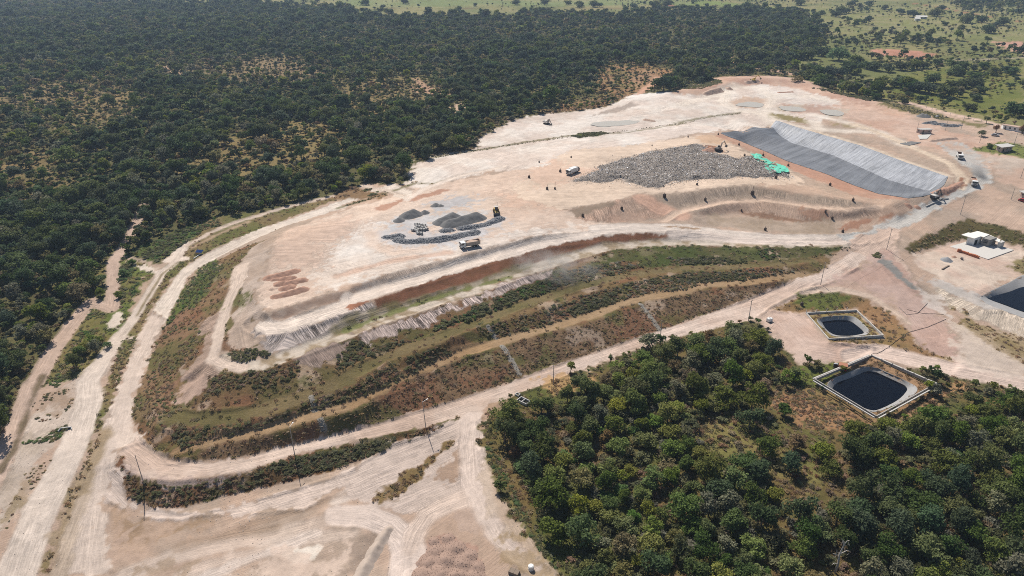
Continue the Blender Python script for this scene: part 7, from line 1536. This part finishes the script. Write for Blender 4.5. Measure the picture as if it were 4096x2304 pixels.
# denser belts where woodland thins out into savanna
sx, sy = [], []
for txt, st, pr in (("C 640,95 820,70 1060,130 1100,330 880,450 560,380 300,300", 6.5, .55), ("C 1000,240 1500,250 2100,290 2080,350 1750,360 1400,350 1050,330", 8, .6), ("C 1100,150 1450,135 1450,195 1100,200", 9, .6), ("C 2000,40 2300,10 2700,-10 2700,120 2400,110 2100,85", 9, .9), ("C 1400,420 1950,430 2000,470 1500,470", 8, .6), ("C 850,560 1000,590 1250,690 1500,725 1480,640 1250,560 1000,500 880,480", 6, .6), ("C 1150,60 1300,20 1450,80 1300,110", 10, .8), ("C 1560,560 2000,600 2250,700 2050,740 1700,680", 8, .35), ("B 2000,420 2300,400 2536,420 C 300,420 250,520 0,480 B 2300,470", 7, .5), ("C 2100,300 2536,330 2536,420 2150,420", 10, .5)):
    p = np.array(pts2(txt)); lo, hi = p.min(0), p.max(0); X, Y = np.meshgrid(np.arange(lo[0], hi[0], st), np.arange(lo[1], hi[1], st)); X = X.ravel() + RNG.uniform(-.5, .5, X.size) * st; Y = Y.ravel() + RNG.uniform(-.5, .5, Y.size) * st
    m = inside(X, Y, p) & (RNG.uniform(0, 1, X.size) < pr * np.clip(fbm(X, Y, 60, 2, 961) * 2.6 - .3, .3, 1.2)); sx.extend(X[m]); sy.extend(Y[m])
sx, sy = np.array(sx), np.array(sy)
scatter('scrub_belt', np.stack([sx, sy, heights(sx, sy)], 1), np.clip(np.exp(RNG.normal(-.02, .4, sx.size)), .35, 1.9), RNG.choice([0, 1, 2, 3, 3, 4, 5, 6, 6, 7], sx.size), [FAR[k][5] for k in sorted(FAR)], 'belts of darker scrub where the woodland thins into pasture', 'scrub')

# grass and low brush on everything the survey marks as overgrown
gx = []; gy = []
for (y0, y1, st) in ((95, 200, 1.15), (200, 290, 1.3), (290, 440, 2.0)):
    X, Y = jitter_points(-300, 320, y0, y1, st); gx.append(X); gy.append(Y)
gx = np.concatenate(gx); gy = np.concatenate(gy); i, j = grid_index(gx, gy); vg = VEG[i, j]; zz = ZONE[i, j]; cc = CR[i, j]
m = (vg > .45) & (RNG.uniform(0, 1, gx.size) < vg * np.where(zz == ZN.index('bench'), .12, np.where(zz == ZN.index('embankment_slope'), .3, .5))) & (np.abs(np.arctan2(gx, gy)) < math.radians(49)) & (zz != ZN.index('pond_lining')) & ((zz != 0) | (np.hypot(gx, gy) < 260))
for nm in ('dirt_road', 'haul_road', 'dirt_track', 'pasture'): m &= zz != ZN.index(nm)
gx, gy, cc, vg = gx[m], gy[m], cc[m], vg[m]; ratio = cc[:, 1] / cc[:, 0]; lum = cc.mean(1)
tn = ['dry', 'straw', 'olive', 'rust', 'light', 'mid']; u = RNG.uniform(0, 1, gx.size)
tw_ = np.where(ratio > 1.0, np.where(u < .4, 4, np.where(u < .75, 5, 2)), np.where(ratio > .8, np.where(u < .4, 2, np.where(u < .7, 1, np.where(u < .85, 0, 4))), np.where(lum > .17, np.where(u < .6, 1, 0), np.where(u < .6, 0, np.where(u < .8, 1, 2)))))
scatter('grass', np.stack([gx, gy, heights(gx, gy)], 1), RNG.uniform(.5, 1.15, gx.size), tw_, [TUFT[n] for n in tn], 'dry and green grass tufts on slopes and verges', 'grass')

bx, by, bw, bsz = [], [], [], []
BN = ['dark', 'mid', 'light', 'olive', 'grey', 'dry', 'rust', 'bright', 'straw']
def brush(txt, step, mix, s0, s1, prob=1.0, scale=10):
    step = step * .8; s0, s1 = s0 * .72, s1 * .72
    p = np.array(pts2(txt)); lo, hi = p.min(0), p.max(0); X, Y = np.meshgrid(np.arange(lo[0], hi[0], step), np.arange(lo[1], hi[1], step)); X = X.ravel() + RNG.uniform(-.5, .5, X.size) * step; Y = Y.ravel() + RNG.uniform(-.5, .5, Y.size) * step
    zq = zone_at(X, Y); road_ = np.isin(zq, [ZN.index(q) for q in ('dirt_road', 'haul_road', 'dirt_track', 'platform')])
    m = inside(X, Y, p) & ~road_ & (fbm(X, Y, 7, 3, 951) > (1 - prob * .9 if prob < 1 else .27)) & inside(X, Y, p); X, Y = X[m], Y[m]
    bx.extend(X); by.extend(Y); bw.extend(RNG.choice([BN.index(q) for q in mix.split()], X.size)); bsz.extend(RNG.uniform(s0, s1, X.size) * .95)
brush("G 870,620 950,720 1250,800 1500,770 1780,705 2140,585 2536,510 H 640,400 850,325 640,435 250,575 0,655 G 2200,730 1700,845 1300,940 1060,945 935,880", 1.15, 'dark mid olive rust olive dry rust', .35, .85)
brush("G 1800,720 2140,590 2536,510 H 400,450 400,520 0,655 G 2200,730", 1.2, 'dark mid olive olive', .5, 1.0)
brush("G 1150,340 1400,375 1700,350 2000,290 2300,160 2536,85 E 150,1425 400,1280 700,1155 720,1140 820,1205 640,1300 400,1425 G 2536,180 2200,270 1850,385 1500,470 1280,545", 1.15, 'mid olive olive rust dark dry rust', .4, .95)
brush("E 1000,1040 1180,970 1400,907 1700,810 1900,747 2100,697 2300,650 2536,617 F 200,607 500,597 750,587 900,610 500,670 200,688 E 2536,740 2250,768 2000,838 1850,895 1560,985 1300,1058 1120,1095", 1.3, 'rust dry olive mid dry grey', .45, 1.0)
brush("E 1650,880 1900,790 2050,740 2000,830 1850,890 1700,930", 1.3, 'dark mid olive', .5, 1.1); brush("F 0,640 300,620 600,620 560,670 200,690 0,690", 1.3, 'dark olive mid', .5, 1.0)
brush("E 670,1060 740,960 900,930 1000,860 1100,830 1250,760 1430,690 1560,680 1500,765 1300,828 1000,948 700,1044", 1.4, 'dark mid light mid bright', .7, 1.4)
brush("E 1450,690 1560,640 1750,580 1950,560 2200,500 2536,510 F 200,500 300,545 E 2536,555 2300,588 2000,635 1700,698 1500,765", 1.5, 'grey olive dry mid grey', .6, 1.2, .62)
brush("F 50,520 250,500 500,520 560,550 300,555 100,560", 1.4, 'dark mid olive', .6, 1.1); brush("F 600,450 720,445 760,500 680,530 620,500", 1.4, 'bright mid', .6, 1.0)
brush("D 1650,1200 1750,1180 1950,1190 1980,1220 1800,1262 1700,1260", 1.2, 'dark mid olive', .5, 1.0); brush("D 1560,1350 1700,1345 1900,1330 2150,1260 2180,1330 2000,1449 1700,1449 G 1600,100 1450,200", 1.4, 'rust dark olive dry', .5, 1.0, .7)
brush("E 0,1230 60,1130 170,1100 180,1180 400,1130 640,1060 600,1080 350,1185 0,1320", 1.3, 'dark mid rust olive', .5, 1.1)
brush("D 1430,610 1540,545 1640,565 1560,650 1500,770 1420,860 1300,910 1200,1020 1150,1070 1210,980 1290,820", 1.6, 'light bright mid olive', .4, .9, .75)
brush("D 1100,1150 1250,1000 1400,950 1450,1050 1400,1250 1250,1400 1050,1449 1080,1300", 1.6, 'olive rust light dry', .4, .9, .6)
brush("G 1000,120 1250,60 1280,160 1300,260 1150,320 1050,380 970,290", 1.6, 'rust olive light dry', .4, .9, .7)
brush("D 830,560 1000,480 1150,540 1350,400 1500,290 1620,280 1560,210 1380,270 1100,390 900,470", 1.8, 'mid light bright dark', .5, 1.2, .75); brush("D 820,600 960,540 980,600 900,700 830,690", 1.6, 'bright mid', .6, 1.3)
brush("D 700,760 820,700 930,720 1000,650 1050,680 930,860 800,900 700,960 640,1060 560,1180 480,1330 420,1330 560,1050", 1.8, 'bright light mid olive', .4, 1.0, .7); brush("D 740,680 800,620 860,720 950,790 820,860 780,830", 1.8, 'light bright mid olive', .5, 1.1, .7); brush("D 600,960 720,1000 640,1130 560,1080", 1.7, 'light bright', .4, 1.0, .7); brush("D 300,1400 460,1330 500,1390 400,1449", 1.6, 'mid bright', .4, .9, .7)
brush("B 690,1130 990,1085 1040,1000 1100,950 1270,870 1280,830 1130,870 950,1000 900,1070 700,1100", 1.8, 'rust dry olive dry', .5, 1.1); brush("B 1420,838 1600,818 1950,775 2100,690 2060,650 1900,720 1500,800", 1.8, 'rust dry dry straw', .5, 1.1)
brush("B 1690,985 1750,965 1900,955 1980,965 1880,985 1750,1000", 1.3, 'mid dark olive', .5, .9); brush("B 700,1135 1000,1085 1300,1040 1700,985 1700,993 1300,1050 1000,1097 720,1145", 1.5, 'olive dry mid', .3, .6); brush("B 2000,955 2536,885 C 250,843 480,813 480,820 250,850 B 2536,893 2000,963", 1.8, 'olive dry mid', .3, .55)
brush("B 2100,520 2450,520 2536,600 2536,640 2250,660 2350,580", 3, 'rust dry olive mid', .5, 1.2, .6); brush("B 2340,590 2440,570 2536,590 2536,630 2400,635", 2.2, 'mid light bright', .8, 1.6); brush("C 0,600 200,560 330,580 350,600 200,640 0,650", 2.2, 'mid olive light', .8, 1.6); brush("C 400,520 600,480 640,510 450,540", 2.6, 'mid olive', .6, 1.4, .7)
brush("B -60,1420 120,1330 160,1370 60,1430", 1.7, 'rust dry', .6, 1.2); brush("B 200,1370 290,1370 290,1410 200,1420", 1.4, 'mid light', .6, 1.2); brush("B 260,1320 420,1290 500,1320 440,1350", 2.0, 'mid olive light', .6, 1.2)
brush("D 1880,330 1960,300 2080,270 2050,290 1900,350", 1.2, 'mid olive', .4, .8); brush("E 0,140 200,85 420,15 420,25 200,100 0,155", 1.4, 'olive mid', .3, .6)
brush("H 1060,480 1120,480 1320,900 1520,1220 1650,1449 1620,1449 1480,1290 1200,850", 1.3, 'light olive mid bright', .35, .8, .8); brush("H 1050,230 1150,250 1100,420 1040,380", 1.3, 'dry olive dark', .4, .9, .7)
brush("H 300,870 500,730 700,580 850,450 860,480 720,600 540,780 420,900", 1.3, 'olive dry straw', .35, .75, .75); brush("F 1430,480 1490,455 1500,510 1450,510", 1.3, 'mid olive', .6, 1.0); brush("F 1180,430 1300,430 1290,460 1200,450", 1.6, 'olive grey', .4, .8)
brush("I 640,180 700,100 960,100 1250,210 1420,340 1300,400 900,370", 1.7, 'dry straw rust olive', .5, 1.0, .75); brush("I 1600,310 1880,120 2100,70 2080,110 1700,320", 1.6, 'straw dry olive', .4, .8, .7); brush("I 2100,110 2300,60 2536,110 2536,200 2200,130", 2, 'olive rust mid', .6, 1.2, .7)
brush("C 1500,730 1700,770 2000,850 1950,870 1650,800", 2.2, 'olive mid grey', .5, 1.0, .7); brush("C 1000,640 1300,690 1500,720 1650,745 1400,730 1100,660", 2.2, 'olive mid dark', .8, 1.6); brush("G 300,140 520,80 580,170 430,300 320,330 240,330", 1.6, 'olive dry straw mid', .3, .8, .6); brush("G 160,490 320,440 420,380 560,340 540,400 400,470", 1.2, 'mid bright olive', .4, .8, .8); brush("G 180,700 330,620 420,600 330,760 200,860", 1.6, 'olive dry straw', .3, .7, .55); brush("D 850,1100 1010,1080 930,1260 860,1440 800,1449", 1.4, 'olive dry light', .3, .7, .7); brush("G 0,720 60,600 150,420 240,200 270,150 200,330 100,560", 1.3, 'dark olive rust', .3, .7); brush("G 0,1210 60,1050 120,900 170,780 120,920 60,1100", 1.2, 'olive dark rust', .3, .7); brush("G 380,1250 450,1000 560,720 700,430 640,620 520,900 430,1150", 1.3, 'olive rust dry', .3, .6, .75); brush("G 20,1330 90,1310 100,1360 30,1390", 1.1, 'olive dark', .6, 1.0)
brush("E 600,1355 900,1240 1170,1170 1290,1115 1500,1067 1800,995 2050,895 2230,837 2536,777 F 180,747 400,727 700,697 880,670 800,705 500,825 0,1000 E 2340,1030 2150,1095 1600,1285 1150,1444 H 820,185 230,365 G 2100,505 1700,600 1500,600 1500,520 1850,445 2130,377 2536,260", 1.5, 'rust dry dry olive straw', .25, .6)
bx, by = np.array(bx), np.array(by)
scatter('brush', np.stack([bx, by, heights(bx, by)], 1), np.stack([np.array(bsz) * RNG.uniform(.9, 1.6, len(bsz)), np.array(bsz) * RNG.uniform(.9, 1.6, len(bsz)), np.array(bsz) * RNG.uniform(.45, .85, len(bsz))], 1), bw, [BUSH[n] for n in BN], 'low brush and weeds over the terraced slopes and verges', 'brush')
# ------------------------------------------------------------------ air
hz = MB().box(-17000, 17000, -600, 17000, -9.0, 134.0).build("haze", [])
hz.data.materials.clear()
mh = bpy.data.materials.new('haze'); mh.use_nodes = True; nt = mh.node_tree; nt.nodes.clear()
out = nt.nodes.new('ShaderNodeOutputMaterial'); pv = nt.nodes.new('ShaderNodeVolumePrincipled')
pv.inputs['Color'].default_value = (.60, .77, 1.0, 1); pv.inputs['Density'].default_value = .00012; pv.inputs['Anisotropy'].default_value = .25
nt.links.new(pv.outputs[0], out.inputs['Volume']); hz.data.materials.append(mh)
tag(hz, 'thin bluish haze over the far forest and pasture', 'haze', kind='stuff')
# ------------------------------------------------------------------ look-alike trees are told apart by their order in the view
ORD = 'leftmost,second from left,third from left,fourth from left,fifth from left,sixth from left,seventh from left,eighth from left,ninth from left,tenth from left,eleventh from left,twelfth from left,thirteenth from left,fourteenth from left,fifteenth from left,sixteenth from left,seventeenth from left,eighteenth from left,nineteenth from left,twentieth from left,twenty-first from left,twenty-second from left,twenty-third from left,twenty-fourth from left,twenty-fifth from left,twenty-sixth from left,twenty-seventh from left,twenty-eighth from left,twenty-ninth from left,thirtieth from left,thirty-first from left,thirty-second from left'.split(',')
by = {}
for o in PLANTED: by.setdefault(o['label'], []).append(o)
for lab, os_ in by.items():
    if len(os_) < 2: continue
    os_.sort(key=lambda o: o.location.x / max(1.0, o.location.y * math.cos(PITCH) + (CAM_H - o.location.z) * math.sin(PITCH)))
    for k, o in enumerate(os_):
        o['label'] = lab + ', ' + (ORD[k] if k < len(os_) - 1 or k < 2 else 'rightmost') if k < len(ORD) else lab + ', far right'
# ------------------------------------------------------------------ drifting dust
def dust_cloud(a, b, r, h, dens, label, col=(.86, .80, .74), seed=0):
    P, Q = spot(a), spot(b); d = Q - P; L = d.length; c = (P + Q) / 2
    o = MB().add(*ball(14, 9)).build('dust', []) ; o.data.materials.clear(); o.location = (c.x, c.y, c.z + h * .45); o.rotation_euler = (0, 0, math.atan2(d.y, d.x)); o.scale = (L / 2 + r, r, h)
    m = bpy.data.materials.new('dust'); m.use_nodes = True; nt = m.node_tree; nt.nodes.clear(); out = nt.nodes.new('ShaderNodeOutputMaterial'); pv = nt.nodes.new('ShaderNodeVolumePrincipled'); pv.inputs['Color'].default_value = (*col, 1)
    tc = nd(nt, 'ShaderNodeTexCoord'); ln = nd(nt, 'ShaderNodeVectorMath', operation='LENGTH'); nt.links.new(tc.outputs['Object'], ln.inputs[0])
    g = nd(nt, 'ShaderNodeNewGeometry'); n = noise(nt, g.outputs['Position'], .13, 3, .6)
    fall = nd(nt, 'ShaderNodeMapRange', interpolation_type='SMOOTHSTEP'); nt.links.new(ln.outputs['Value'], fall.inputs[0]); fall.inputs[1].default_value = 1.0; fall.inputs[2].default_value = .1
    nn = nd(nt, 'ShaderNodeMapRange'); nt.links.new(n, nn.inputs[0]); nn.inputs[1].default_value = .42; nn.inputs[2].default_value = .66
    nt.links.new(math_node(nt, 'MULTIPLY', math_node(nt, 'MULTIPLY', fall.outputs[0], nn.outputs[0]), dens), pv.inputs['Density']); nt.links.new(pv.outputs[0], out.inputs['Volume'])
    o.data.materials.append(m); tag(o, label, 'dust', kind='stuff')
def ball(nu, nv):
    V = [(0, 0, -1)]; F = []
    for j in range(1, nv):
        t = math.pi * j / nv - math.pi / 2
        for i in range(nu): a = 6.28318 * i / nu; V.append((math.cos(a) * math.cos(t), math.sin(a) * math.cos(t), math.sin(t)))
    V.append((0, 0, 1)); n = len(V) - 1
    for i in range(nu):
        F.append((0, 1 + (i + 1) % nu, 1 + i)); F.append((n, n - nu + i, n - nu + (i + 1) % nu))
        for j in range(nv - 2): F.append((1 + j * nu + i, 1 + j * nu + (i + 1) % nu, 1 + (j + 1) * nu + (i + 1) % nu, 1 + (j + 1) * nu + i))
    return V, F
dust_cloud("E 1330,570 ", "E 1780,700", 11, 8, .2, 'thin drifting dust over the middle of the terraced slope')
dust_cloud("V 1650,150", "V 1720,250", 5, 4, .4, 'dust trail behind the truck on the haul road')
SC.cycles.volume_step_rate = 4.0; SC.cycles.volume_max_steps = 64
